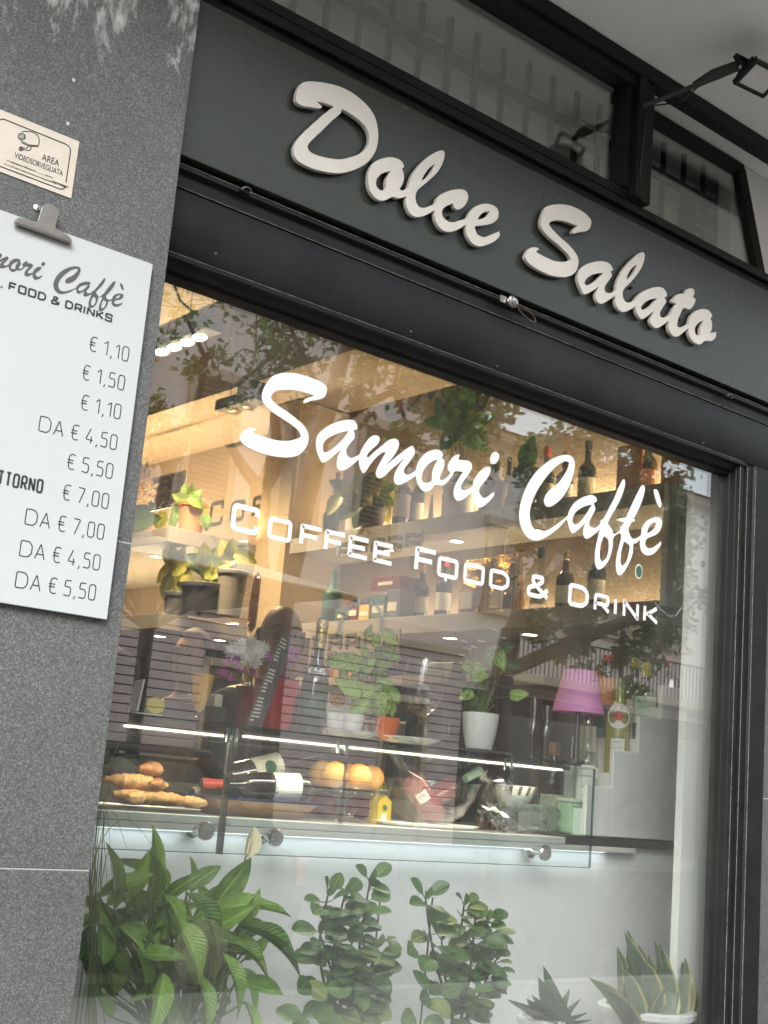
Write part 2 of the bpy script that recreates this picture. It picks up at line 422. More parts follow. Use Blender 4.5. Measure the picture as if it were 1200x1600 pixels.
# ------------------------------------------------------------------ mesh tools
ORG = {}
def org(o):
    while o is not None:
        if o.name in ORG:
            return ORG[o.name]
        o = o.parent
    return Vector((0, 0, 0))
def props(o, label=None, cat=None, group=None, kind=None):
    if label: o['label'] = label
    if cat: o['category'] = cat
    if group: o['group'] = group
    if kind: o['kind'] = kind
    return o
def thing(name, label, cat, loc, group=None):
    o = bpy.data.objects.new(name, None)
    o.empty_display_size = 0.05
    o.location = loc
    COL.objects.link(o)
    ORG[o.name] = Vector(loc)
    return props(o, label, cat, group)
def link_mesh(name, me, parent=None):
    o = bpy.data.objects.new(name, me)
    COL.objects.link(o)
    if parent is not None:
        o.parent = parent
    return o
class MB:
    def __init__(s):
        s.v = []; s.f = []; s.uv = None; s.mi = []; s.cur = 0
    def face(s, *idx):
        s.f.append(tuple(idx)); s.mi.append(s.cur)
    def box(s, x0, x1, y0, y1, z0, z1):
        b = len(s.v)
        s.v += [Vector(p) for p in ((x0, y0, z0), (x1, y0, z0), (x1, y1, z0), (x0, y1, z0), (x0, y0, z1), (x1, y0, z1), (x1, y1, z1), (x0, y1, z1))]
        for q in ((3, 2, 1, 0), (4, 5, 6, 7), (0, 1, 5, 4), (1, 2, 6, 5), (2, 3, 7, 6), (3, 0, 4, 7)):
            s.face(*(b + i for i in q))
        return s
    def hexa(s, p8):                          # bottom four, then top four
        b = len(s.v)
        s.v += [Vector(p) for p in p8]
        for q in ((3, 2, 1, 0), (4, 5, 6, 7), (0, 1, 5, 4), (1, 2, 6, 5), (2, 3, 7, 6), (3, 0, 4, 7)):
            s.face(*(b + i for i in q))
        return s
    def bar(s, a, b, w, h, up=(0, 0, 1)):     # rectangular bar between two points
        a, b = Vector(a), Vector(b)
        d = (b - a).normalized()
        u = Vector(up)
        sd = d.cross(u)
        if sd.length < 1e-4:
            sd = d.cross(Vector((1, 0, 0)))
        sd.normalize(); u = sd.cross(d)
        s1, u1 = sd * w / 2, u * h / 2
        return s.hexa([a - s1 - u1, a + s1 - u1, b + s1 - u1, b - s1 - u1, a - s1 + u1, a + s1 + u1, b + s1 + u1, b - s1 + u1])
    def tube(s, pts, r, n=8, cap=True, closed=False):
        pts = [Vector(p) for p in pts]
        rs = r if isinstance(r, (list, tuple)) else [r] * len(pts)
        rings = []
        up = None
        L = len(pts)
        for i, p in enumerate(pts):
            if closed:
                d = pts[(i + 1) % L] - pts[i - 1]
            else:
                d = pts[min(i + 1, L - 1)] - pts[max(i - 1, 0)]
            if d.length < 1e-9: d = Vector((0, 0, 1))
            d.normalize()
            if up is None:
                up = Vector((0, 0, 1)) if abs(d.z) < 0.9 else Vector((1, 0, 0))
            x = d.cross(up)
            if x.length < 1e-6: x = d.orthogonal()
            x.normalize(); y = x.cross(d); up = y
            b = len(s.v)
            for k in range(n):
                a = 2 * math.pi * k / n
                s.v.append(p + (x * math.cos(a) + y * math.sin(a)) * rs[i])
            rings.append(b)
        m = L if closed else L - 1
        for i in range(m):
            a, b = rings[i], rings[(i + 1) % L]
            for k in range(n):
                s.face(a + k, a + (k + 1) % n, b + (k + 1) % n, b + k)
        if cap and not closed:
            s.face(*reversed([rings[0] + k for k in range(n)]))
            s.face(*[rings[-1] + k for k in range(n)])
        return s
    def lathe(s, prof, n=20, M=None, cap=True, sx=1.0):
        M = M or Matrix()
        rings = []
        for (r, z) in prof:
            b = len(s.v)
            for k in range(n):
                a = 2 * math.pi * k / n
                s.v.append(M @ Vector((r * math.cos(a) * sx, r * math.sin(a), z)))
            rings.append(b)
        for a, b in zip(rings, rings[1:]):
            for k in range(n):
                s.face(a + k, a + (k + 1) % n, b + (k + 1) % n, b + k)
        if cap:
            s.face(*reversed([rings[0] + k for k in range(n)]))
            s.face(*[rings[-1] + k for k in range(n)])
        return s
    def patch(s, r, z0, z1, a0, a1, M=None, n=10, t=0.0006):   # curved label on a round body
        M = M or Matrix()
        b = len(s.v)
        for k in range(n + 1):
            a = a0 + (a1 - a0) * k / n
            for (rr, z) in ((r, z0), (r + t, z0), (r + t, z1), (r, z1)):
                s.v.append(M @ Vector((rr * math.cos(a), rr * math.sin(a), z)))
        for k in range(n):
            q, w = b + 4 * k, b + 4 * k + 4
            for i in range(4):
                j = (i + 1) % 4
                s.face(q + i, w + i, w + j, q + j)
        s.face(b, b + 1, b + 2, b + 3)
        e = b + 4 * n
        s.face(e + 3, e + 2, e + 1, e)
        return s
    def prism(s, poly, y0, y1):               # polygon in X,Z swept along Y
        n = len(poly); b = len(s.v)
        for (x, z) in poly: s.v.append(Vector((x, y0, z)))
        for (x, z) in poly: s.v.append(Vector((x, y1, z)))
        s.face(*[b + i for i in range(n)])
        s.face(*[b + n + i for i in reversed(range(n))])
        for i in range(n):
            j = (i + 1) % n
            s.face(b + j, b + i, b + n + i, b + n + j)
        return s
    def sweepx(s, prof, x0, x1):              # profile in Y,Z swept along X
        n = len(prof); b = len(s.v)
        for (y, z) in prof: s.v.append(Vector((x0, y, z)))
        for (y, z) in prof: s.v.append(Vector((x1, y, z)))
        s.face(*[b + i for i in range(n)])
        s.face(*[b + n + i for i in reversed(range(n))])
        for i in range(n):
            j = (i + 1) % n
            s.face(b + j, b + i, b + n + i, b + n + j)
        return s
    def sweepz(s, prof, z0, z1):              # profile in X,Y swept along Z
        n = len(prof); b = len(s.v)
        for (x, y) in prof: s.v.append(Vector((x, y, z0)))
        for (x, y) in prof: s.v.append(Vector((x, y, z1)))
        s.face(*[b + i for i in reversed(range(n))])
        s.face(*[b + n + i for i in range(n)])
        for i in range(n):
            j = (i + 1) % n
            s.face(b + i, b + j, b + n + j, b + n + i)
        return s
    def ball(s, c, r, n=10, sq=(1, 1, 1), wob=0.0, rnd=None):
        prof = []
        m = max(4, n // 2)
        b0 = len(s.v)
        for i in range(m + 1):
            t = math.pi * i / m
            prof.append((max(1e-4, math.sin(t)) * r, -math.cos(t) * r))
        s.lathe(prof, n, Matrix.Translation(Vector(c)) @ Matrix.Diagonal((*sq, 1)))
        if wob and rnd:
            for i in range(b0, len(s.v)):
                s.v[i] = Vector(c) + (s.v[i] - Vector(c)) * (1 + rnd.uniform(-wob, wob))
        return s
    def build(s, name, mats, parent=None, smooth=False, bevel=0.0, seg=2, fix=True):
        o0 = org(parent)
        me = bpy.data.meshes.new(name)
        me.from_pydata([v - o0 for v in s.v], [], s.f)
        for mm in (mats if isinstance(mats, (list, tuple)) else [mats]):
            me.materials.append(MATS[mm])
        if any(s.mi):
            me.polygons.foreach_set('material_index', s.mi)
        if fix:
            bm = bmesh.new(); bm.from_mesh(me)
            bmesh.ops.recalc_face_normals(bm, faces=bm.faces)
            bm.to_mesh(me); bm.free()
        if smooth:
            me.polygons.foreach_set('use_smooth', [True] * len(me.polygons))
            me.update()
            try:
                me.set_sharp_from_angle(angle=R(38))
            except Exception:
                pass
        o = link_mesh(name, me, parent)
        if bevel:
            bv = o.modifiers.new('bevel', 'BEVEL')
            bv.width = bevel; bv.segments = seg; bv.limit_method = 'ANGLE'; bv.angle_limit = R(40)
        return o
def boxo(name, m, parent, x0, x1, y0, y1, z0, z1, bevel=0.0):
    return MB().box(x0, x1, y0, y1, z0, z1).build(name, m, parent, bevel=bevel)
def struct(o):
    o['kind'] = 'structure'
    return o
def orient(base, axis, roll=0.0):             # matrix whose Z runs along axis
    q = Vector(axis).normalized().to_track_quat('Z', 'Y')
    return Matrix.Translation(Vector(base)) @ q.to_matrix().to_4x4() @ Matrix.Rotation(roll, 4, 'Z')

# ------------------------------------------------------------------ lettering
def smooth_loop(pts, k=5):
    pts = [Vector((p[0], p[1])) for p in pts]
    n = len(pts); out = []
    for i in range(n):
        p0, p1, p2, p3 = pts[i - 1], pts[i], pts[(i + 1) % n], pts[(i + 2) % n]
        def corner(a, b, c):
            u, w = b - a, c - b
            if u.length < 1e-9 or w.length < 1e-9: return True
            return u.normalized().dot(w.normalized()) < 0.1
        c1, c2 = corner(p0, p1, p2), corner(p1, p2, p3)
        t1 = Vector((0, 0)) if c1 else (p2 - p0) * 0.5
        t2 = Vector((0, 0)) if c2 else (p3 - p1) * 0.5
        L = (p2 - p1).length
        if c1: t1 = (p2 - p1)
        if c2: t2 = (p2 - p1)
        if t1.length > 1.6 * L: t1 = t1 * (1.6 * L / t1.length)
        if t2.length > 1.6 * L: t2 = t2 * (1.6 * L / t2.length)
        for j in range(k):
            t = j / k
            h1 = 2 * t ** 3 - 3 * t ** 2 + 1; h2 = -2 * t ** 3 + 3 * t ** 2
            h3 = t ** 3 - 2 * t ** 2 + t; h4 = t ** 3 - t ** 2
            out.append(p1 * h1 + p2 * h2 + t1 * h3 + t2 * h4)
    return out
def outline_obj(name, loops, yfront, thick, mats, parent, bevel=0.0):
    cu = bpy.data.curves.new(name, 'CURVE')
    cu.dimensions = '2D'; cu.fill_mode = 'BOTH'
    cu.extrude = thick / 2; cu.bevel_depth = bevel
    cu.bevel_resolution = 1
    for lp in loops:
        sp = cu.splines.new('POLY')
        sp.points.add(len(lp) - 1)
        for q, p in zip(sp.points, lp):
            q.co = (p[0], p[1], 0, 1)
        sp.use_cyclic_u = True
    tmp = bpy.data.objects.new('tmp', cu)
    COL.objects.link(tmp)
    dg = bpy.context.evaluated_depsgraph_get()
    me = bpy.data.meshes.new_from_object(tmp.evaluated_get(dg))
    bpy.data.objects.remove(tmp)
    o0 = org(parent)
    yc = yfront + thick / 2 + bevel
    for v in me.vertices:
        x, y, z = v.co
        v.co = Vector((x, yc - z, y)) - o0
    me.materials.clear()
    for mm in mats:
        me.materials.append(MATS[mm])
    if len(mats) > 1:
        for p in me.polygons:
            p.material_index = 0 if abs(p.normal.y) > 0.6 else 1
    me.name = name
    return link_mesh(name, me, parent)
def text_obj(name, txt, size, m, parent, M, align='LEFT', squeeze=1.0, thick=0.0004):
    cu = bpy.data.curves.new(name, 'FONT')
    cu.body = txt; cu.size = size; cu.align_x = align; cu.extrude = thick / 2
    tmp = bpy.data.objects.new('tmp', cu)
    COL.objects.link(tmp)
    dg = bpy.context.evaluated_depsgraph_get()
    me = bpy.data.meshes.new_from_object(tmp.evaluated_get(dg))
    bpy.data.objects.remove(tmp)
    o0 = org(parent)
    for v in me.vertices:
        x, y, z = v.co
        v.co = (M @ Vector((x * squeeze, -z, y))) - o0
    me.materials.clear(); me.materials.append(MATS[m])
    me.name = name
    return link_mesh(name, me, parent)
GLYPH = {
 'C': (.85, [([(.85, .70), (.85, 1), (0, 1), (0, 0), (.85, 0), (.85, .30)], 0)]),
 'O': (.85, [([(0, 0), (0, 1), (.85, 1), (.85, 0)], 1)]),
 'F': (.78, [([(0, 0), (0, 1), (.80, 1)], 0), ([(0, .50), (.66, .50)], 0)]),
 'E': (.78, [([(.80, 1), (0, 1), (0, 0), (.80, 0)], 0), ([(0, .5), (.68, .5)], 0)]),
 'D': (.85, [([(0, 0), (0, 1), (.60, 1), (.85, .76), (.85, .24), (.60, 0)], 1)]),
 'R': (.80, [([(0, 0), (0, 1), (.78, 1), (.78, .44), (0, .44)], 0), ([(.42, .44), (.85, 0)], 0)]),
 'I': (.05, [([(0, 0), (0, 1)], 0)]),
 'N': (.85, [([(0, 0), (0, 1), (.85, 0), (.85, 1)], 0)]),
 'K': (.82, [([(0, 0), (0, 1)], 0), ([(.80, 1), (.22, .50), (.85, 0)], 0), ([(0, .5), (.24, .5)], 0)]),
 'S': (.80, [([(.80, .72), (.80, 1), (0, 1), (0, .54), (.80, .48), (.80, 0), (0, 0), (0, .28)], 0)]),
 'T': (.75, [([(0, 1), (.75, 1)], 0), ([(.375, 1), (.375, 0)], 0)]),
 'A': (.72, [([(0, 0), (.36, 1), (.72, 0)], 0), ([(.12, .32), (.60, .32)], 0)]),
 '&': (.95, [([(.95, 0), (.20, .68), (.20, 1), (.66, 1), (.66, .78), (.46, .60)], 0), ([(.30, .52), (0, .36), (0, 0), (.60, 0), (.95, .42)], 0)]),
 '0': (.50, [([(0, .12), (0, .88), (.10, 1), (.40, 1), (.50, .88), (.50, .12), (.40, 0), (.10, 0)], 1)]),
 '1': (.30, [([(0, .76), (.28, 1), (.28, 0)], 0)]),
 '4': (.55, [([(.32, 1), (0, .24), (.56, .24)], 0), ([(.42, .48), (.42, 0)], 0)]),
 '5': (.50, [([(.48, 1), (.06, 1), (.02, .58), (.38, .60), (.50, .48), (.50, .12), (.40, 0), (.0, .03)], 0)]),
 '7': (.50, [([(0, 1), (.50, 1), (.16, 0)], 0)]),
 ',': (.10, [([(.10, .06), (.02, -.16)], 0)]),
 'eur': (.58, [([(.58, .95), (.46, 1), (.26, 1), (.12, .86), (.12, .14), (.26, 0), (.46, 0), (.58, .05)], 0), ([(0, .60), (.46, .60)], 0), ([(0, .42), (.44, .42)], 0)]),
}
def ribbon(mb, pts, w, closed, y0, y1, rc):
    P = [Vector((p[0], p[1])) for p in pts]
    # round the corners a little
    Q = []
    n = len(P)
    for i, p in enumerate(P):
        if not closed and i in (0, n - 1):
            Q.append(p); continue
        a, b = P[i - 1], P[(i + 1) % n]
        da, db = (a - p), (b - p)
        r = min(rc, da.length * .45, db.length * .45)
        s, e = p + da.normalized() * r, p + db.normalized() * r
        for t in (0, .33, .67, 1):
            Q.append(s * (1 - t) ** 2 + p * 2 * t * (1 - t) + e * t * t)
    n = len(Q)
    Lr = []
    for i, p in enumerate(Q):
        a = Q[i - 1] if (closed or i > 0) else None
        b = Q[(i + 1) % n] if (closed or i < n - 1) else None
        d1 = (p - a) if a is not None else (b - p)
        d2 = (b - p) if b is not None else (p - a)
        d1 = d1.normalized() if d1.length > 1e-9 else d2.normalized()
        d2 = d2.normalized() if d2.length > 1e-9 else d1
        n1, n2 = Vector((-d1.y, d1.x)), Vector((-d2.y, d2.x))
        mm = n1 + n2
        if mm.length < 1e-6: mm = n1
        mm.normalize()
        k = min(1.8, 1 / max(0.3, mm.dot(n1)))
        Lr.append((p + mm * w / 2 * k, p - mm * w / 2 * k))
    b = len(mb.v)
    for l, r_ in Lr:
        mb.v += [Vector((l.x, y0, l.y)), Vector((r_.x, y0, r_.y)), Vector((l.x, y1, l.y)), Vector((r_.x, y1, r_.y))]
    m = n if closed else n - 1
    for i in range(m):
        q, e = b + 4 * i, b + 4 * ((i + 1) % n)
        mb.face(q, q + 1, e + 1, e); mb.face(q + 2, e + 2, e + 3, q + 3)
        mb.face(q, e, e + 2, q + 2); mb.face(q + 1, q + 3, e + 3, e + 1)
    if not closed:
        mb.face(b, b + 2, b + 3, b + 1)
        e = b + 4 * (n - 1)
        mb.face(e, e + 1, e + 3, e + 2)
def glyph(mb, ch, x0, z0, W, H, w, y, t=0.0008, rc=0.25, slant=0.0):
    gw, strokes = GLYPH[ch]
    for i, (pts, cl) in enumerate(strokes):
        pp = []
        for (a, b) in pts:
            X = x0 + w / 2 + (a / max(gw, 1e-6)) * (W - w) if gw > 0.06 else x0 + w / 2
            Z = z0 + w / 2 + b * (H - w)
            pp.append((X + slant * (Z - z0), Z))
        ribbon(mb, pp, w, cl, y - 0.00012 * i, y + t, rc * H * .5)
# ================================================================== SETTING: ground, road, shop building shell
XP = 1.163                                    # right edge of the left stone pillar
XJ = 3.297                                    # right edge of the dark jamb
ZS = 3.315                                    # soffit
ZG = 2.243                                    # top of the window glass
g = struct(boxo('road', 'asphalt', None, -60, 90, -16.0, -4.0, -0.32, -0.12)); 
g = MB().box(-60, 90, -4.0, 0.0, -0.32, 0.0).build('pavement', 'paving', None); struct(g)
g = MB().box(-60, 90, -120.0, -16.0, -0.32, 0.0).build('far_pavement', 'paving', None); struct(g)
def kerb(name, y0, y1, zz):
    k = thing(name, None, None, (0, y0, 0)); k['kind'] = 'structure'
    x = -12.0
    first = None
    while x < 34:
        if first is None:
            first = boxo('kerb_stone', 'kerb_stone', k, x, x + 0.985, y0, y1, -0.3, zz, 0.012)
        else:
            c = first.copy(); COL.objects.link(c); c.location.x = first.location.x + (x + 12.0)
        x += 1.0
kerb('kerb', -4.15, -4.005, 0.004)

shop = thing('shop_building', 'grey stone and plaster shop front building with dark framed window', 'building', (1.2, 0.3, 0))
# stone pillar on the left: slabs with thin pale joints
def slab_pillar(x0, x1, y0, y1, zs, m, who):
    for a, b in zip(zs, zs[1:]):
        boxo('stone_slab', m, who, x0, x1, y0, y1, a + 0.0012, b - 0.0012, 0.0012)
    boxo('mortar', 'joint_grout', who, x0, x1 - 0.0015, y0 + 0.0012, y1 - 0.01, zs[0], zs[-1] - 0.002)
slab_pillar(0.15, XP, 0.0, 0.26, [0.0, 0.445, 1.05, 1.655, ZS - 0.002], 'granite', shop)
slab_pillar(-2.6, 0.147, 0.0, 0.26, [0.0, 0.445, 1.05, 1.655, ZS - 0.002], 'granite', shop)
slab_pillar(XJ + 0.002, 4.6, 0.052, 0.26, [0.0, 0.60, 1.30, 2.0, 2.272], 'granite_right', shop)
# soffit (underside of the balcony slab) and the upper storeys that keep the front in shade
boxo('soffit', 'plaster_white', shop, -2.6, 4.6, -0.80, 0.9, ZS, ZS + 0.22)
boxo('upper_wall', 'stucco_cream', shop, -14.0, 30.0, 0.0, 9.0, ZS + 0.222, 7.2)
boxo('balcony_rail_wall', 'stucco_cream', shop, -2.6, 4.6, -0.80, -0.70, ZS + 0.222, ZS + 1.2)
boxo('side_wall', 'stucco_cream', shop, -14.0, -2.602, 0.05, 9.0, 0.0, ZS + 0.22)
boxo('neighbour_wall', 'stucco_cream', shop, 4.602, 30.0, 0.05, 9.0, 0.0, ZS + 0.22)
# white end wall beside the slanted transom light
boxo('end_wall', 'plaster_white', shop, 3.26, 4.6, 0.19, 0.24, 2.902, ZS - 0.002)

# ------------------------------------------------------------------ signboard with raised script letters
ZB, ZT = 2.480, 2.838
sign = thing('signboard', 'long dark green signboard with raised cream script lettering above the window', 'signboard', (2.1, 0.03, ZB))
boxo('sign_panel', 'sign_paint', sign, XP - 0.05, 4.59, 0.03, 0.12, ZB, ZT, 0.002)
def crop(pts, ox, oy, s):
    return [(ox + x / s, oy + y / s) for x, y in pts]
def onplane(pts, Y):
    return [(lambda p: (p.x, p.z))(at(x, y, Y)) for x, y in pts]
def letters(name, loops, Y, thick, mats, parent, bevel=0.0, k=5):
    return outline_obj(name, [smooth_loop(onplane(l, Y), k) for l in loops], Y, thick, mats, parent, bevel)
D_out = crop([(215,112),(300,106),(400,118),(520,145),(640,198),(740,270),(820,350),(875,440),(900,540),(905,640),(885,740),(840,820),(770,885),(680,930),(590,955),(500,960),(400,945),(300,920),(210,880),(150,840),(122,780),(125,710),(160,645),(225,575),(310,495),(400,415),(500,338),(440,315),(380,298),(320,290),(345,308),(375,335),(368,352),(335,352),(260,340),(200,330),(155,305),(138,265),(148,205),(175,145)], 440, 110, 6)
D_in = crop([(568,362),(640,400),(720,455),(780,515),(815,575),(828,640),(815,700),(770,760),(700,800),(620,825),(540,836),(440,825),(340,800),(275,770),(245,730),(250,690),(290,645),(370,570),(450,490),(530,420),(555,395)], 440, 110, 6)
O_out = crop([(240,180),(290,186),(330,205),(353,235),(352,258),(338,266),(350,295),(355,345),(342,390),(318,428),(345,440),(385,425),(397,400),(415,340),(450,280),(500,220),(560,170),(620,135),(655,127),(672,140),(670,180),(650,240),(615,295),(560,350),(500,400),(458,440),(445,490),(455,540),(480,570),(520,575),(560,560),(605,540),(622,500),(660,465),(720,440),(790,430),(835,440),(857,475),(850,520),(825,560),(790,583),(762,580),(745,555),(748,535),(700,552),(665,575),(652,610),(665,650),(700,680),(745,688),(790,675),(850,655),(870,620),(900,580),(940,555),(990,543),(1045,552),(1085,580),(1095,620),(1085,660),(1050,690),(990,707),(915,715),(912,740),(925,775),(960,800),(1000,803),(1040,785),(1100,760),(1102,795),(1060,835),(1000,862),(950,873),(905,860),(870,820),(848,770),(843,700),(790,735),(740,755),(690,758),(645,735),(615,690),(600,640),(598,588),(560,612),(500,638),(450,643),(410,620),(385,570),(375,520),(378,478),(350,490),(310,497),(268,485),(220,508),(175,515),(130,490),(95,440),(80,370),(85,300),(110,240),(160,200)], 560, 210, 5)
O_h = [crop(q, 560, 210, 5) for q in ([(258,284),(238,320),(220,365),(220,420),(190,440),(160,430),(138,395),(142,350),(175,310),(215,292)], [(603,227),(560,255),(520,305),(490,360),(530,345),(575,290)], [(1030,600),(990,602),(950,630),(930,668),(970,660),(1010,640)])]
S_out = crop([(500,130),(580,138),(660,165),(750,215),(815,280),(825,320),(810,375),(770,405),(700,415),(645,432),(635,410),(655,380),(692,352),(630,330),(560,305),(480,292),(420,300),(388,325),(395,355),(440,410),(510,480),(590,550),(650,620),(685,680),(692,740),(675,810),(630,860),(560,882),(480,880),(390,860),(290,815),(200,760),(150,700),(145,660),(170,610),(205,582),(260,580),(280,595),(245,620),(300,655),(380,695),(450,722),(530,730),(585,722),(620,700),(590,650),(540,600),(470,535),(390,470),(330,400),(305,340),(315,260),(350,170),(410,138)], 800, 300, 6.667)
A_out = crop([(230,142),(290,150),(325,175),(340,208),(318,220),(330,250),(310,285),(285,320),(272,355),(285,385),(320,390),(365,370),(370,330),(390,270),(430,200),(490,130),(550,80),(578,72),(587,100),(570,170),(530,240),(480,300),(430,350),(415,385),(420,430),(440,460),(475,465),(515,445),(530,420),(570,385),(630,355),(690,343),(730,352),(755,385),(758,412),(738,422),(755,455),(735,490),(710,530),(705,560),(720,582),(755,578),(790,555),(810,520),(840,475),(800,455),(830,415),(860,395),(900,395),(920,365),(945,353),(970,362),(975,390),(962,420),(985,440),(970,480),(940,515),(895,503),(870,540),(850,590),(840,640),(860,660),(900,648),(935,625),(950,575),(985,535),(1030,517),(1075,520),(1105,545),(1112,572),(1098,584),(1112,620),(1110,670),(1095,705),(1145,695),(1140,735),(1110,762),(1060,762),(1030,785),(1000,787),(960,760),(935,710),(932,660),(890,695),(850,725),(815,725),(785,690),(775,640),(780,600),(740,630),(690,660),(655,650),(635,610),(650,560),(668,522),(620,560),(575,590),(550,580),(525,540),(518,490),(480,515),(430,535),(395,525),(365,480),(360,405),(310,440),(250,472),(220,455),(208,410),(220,370),(238,330),(180,370),(120,397),(100,370),(75,310),(70,260),(90,205),(140,165)], 890, 380, 5)
A_h = [crop(q, 890, 380, 5) for q in ([(270,230),(210,235),(150,260),(118,300),(130,330),(170,320),(220,285)], [(530,160),(490,190),(455,245),(445,290),(480,265),(520,205)], [(690,430),(640,435),(590,460),(560,495),(562,520),(590,520),(640,485)], [(1052,600),(1010,620),(980,660),(985,710),(1010,725),(1025,715),(1028,660)])]
YL = 0.011                                    # front of the raised letters
for nm, lp in (('raised_letter_D', [D_out, D_in]), ('raised_letters_olce', [O_out] + O_h), ('raised_letter_S', [S_out]), ('raised_letters_alato', [A_out] + A_h)):
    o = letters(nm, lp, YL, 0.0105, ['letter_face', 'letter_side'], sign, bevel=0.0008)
    o.name = 'raised_letter'
    mn = min(v.co.y for v in o.data.vertices)
# small standoff pins behind the letters
for (px, py) in ((485,165),(560,190),(480,260),(580,255),(585,290),(660,280),(700,340),(745,345),(850,350),(890,430),(950,430),(985,450),(1025,480),(1060,500),(1100,520)):
    p = at(px, py, 0.028)
    MB().tube([(p.x, 0.0222, p.z), (p.x, 0.0305, p.z)], 0.004, 8).build('standoff_pin', 'black_metal', sign)

# ------------------------------------------------------------------ roller shutter housing + window frame
frame = thing('window_frame', 'black painted metal frame and shutter housing around the shop window', 'window frame', (2.2, 0.06, 0.6))
XL = XP - 0.06
prof = [(0.16, 2.478), (0.060, 2.478), (0.060, 2.464), (0.038, 2.464), (0.036, 2.4545), (0.050, 2.452), (0.050, 2.421), (0.0545, 2.420), (0.0545, 2.417), (0.050, 2.4155),
        (0.0462, 2.40), (0.0435, 2.38), (0.042, 2.355), (0.0425, 2.33), (0.045, 2.305), (0.0495, 2.285), (0.054, 2.275), (0.16, 2.275)]
MB().sweepx(prof, XL, 4.59).build('shutter_housing', 'black_metal_soft', frame, smooth=True)
MB().sweepx([(0.048, 2.2745), (0.043, 2.2725), (0.043, 2.2635), (0.060, 2.2615), (0.067, 2.2475), (0.082, 2.2455), (0.082, 2.2365), (0.118, 2.2365), (0.118, 2.2745)], XL, 3.176).build('head_rail', 'black_metal', frame)
# jamb on the right, stepped
MB().sweepz([(3.146, 0.118), (3.146, 0.082), (3.148, 0.080), (3.150, 0.062), (3.152, 0.060), (3.154, 0.050), (3.172, 0.049), (3.176, 0.058), (3.182, 0.058), (3.185, 0.046), (3.215, 0.046), (3.219, 0.040), (XJ, 0.040), (XJ, 0.118)], 0.45, 2.2725).build('jamb', 'black_metal', frame)
boxo('jamb_head', 'black_metal', frame, 3.178, XJ - 0.0015, 0.0415, 0.118, 2.2735, 2.274)
MB().sweepz([(XL, 0.118), (XL, 0.07), (XP + 0.006, 0.07), (XP + 0.006, 0.118)], 0.45, 2.236).build('jamb', 'black_metal', frame)
boxo('sill', 'black_metal', frame, XL, XJ - 0.003, 0.02, 0.30, 0.40, 0.449, 0.004)
boxo('stall_riser', 'granite_right', frame, XL, XJ - 0.003, 0.04, 0.28, 0.0, 0.399)
# worn bright arrises along the frame edges
for (x, y) in ((3.1545, 0.0485), (3.1845, 0.0445), (3.2188, 0.0385)):
    MB().tube([(x, y, 0.5), (x, y, 2.262)], 0.0011, 5).build('worn_arris', 'worn_edge', frame)
for (y, z) in ((0.0365, 2.4648), (0.0493, 2.4205), (0.0425, 2.2730)):
    MB().tube([(XP, y, z), (3.16 if z < 2.3 else 4.5, y, z)], 0.0010, 5).build('worn_arris', 'worn_edge', frame)
for (px, py) in ((337, 396), (777, 572), (1099, 692), (1142, 718), (1161, 725), (642, 278 + 240)):
    p = at(px, py, 0.044)
    MB().ball(p, 0.0028, 8, (1, .5, 1)).build('rivet', 'worn_edge', frame)
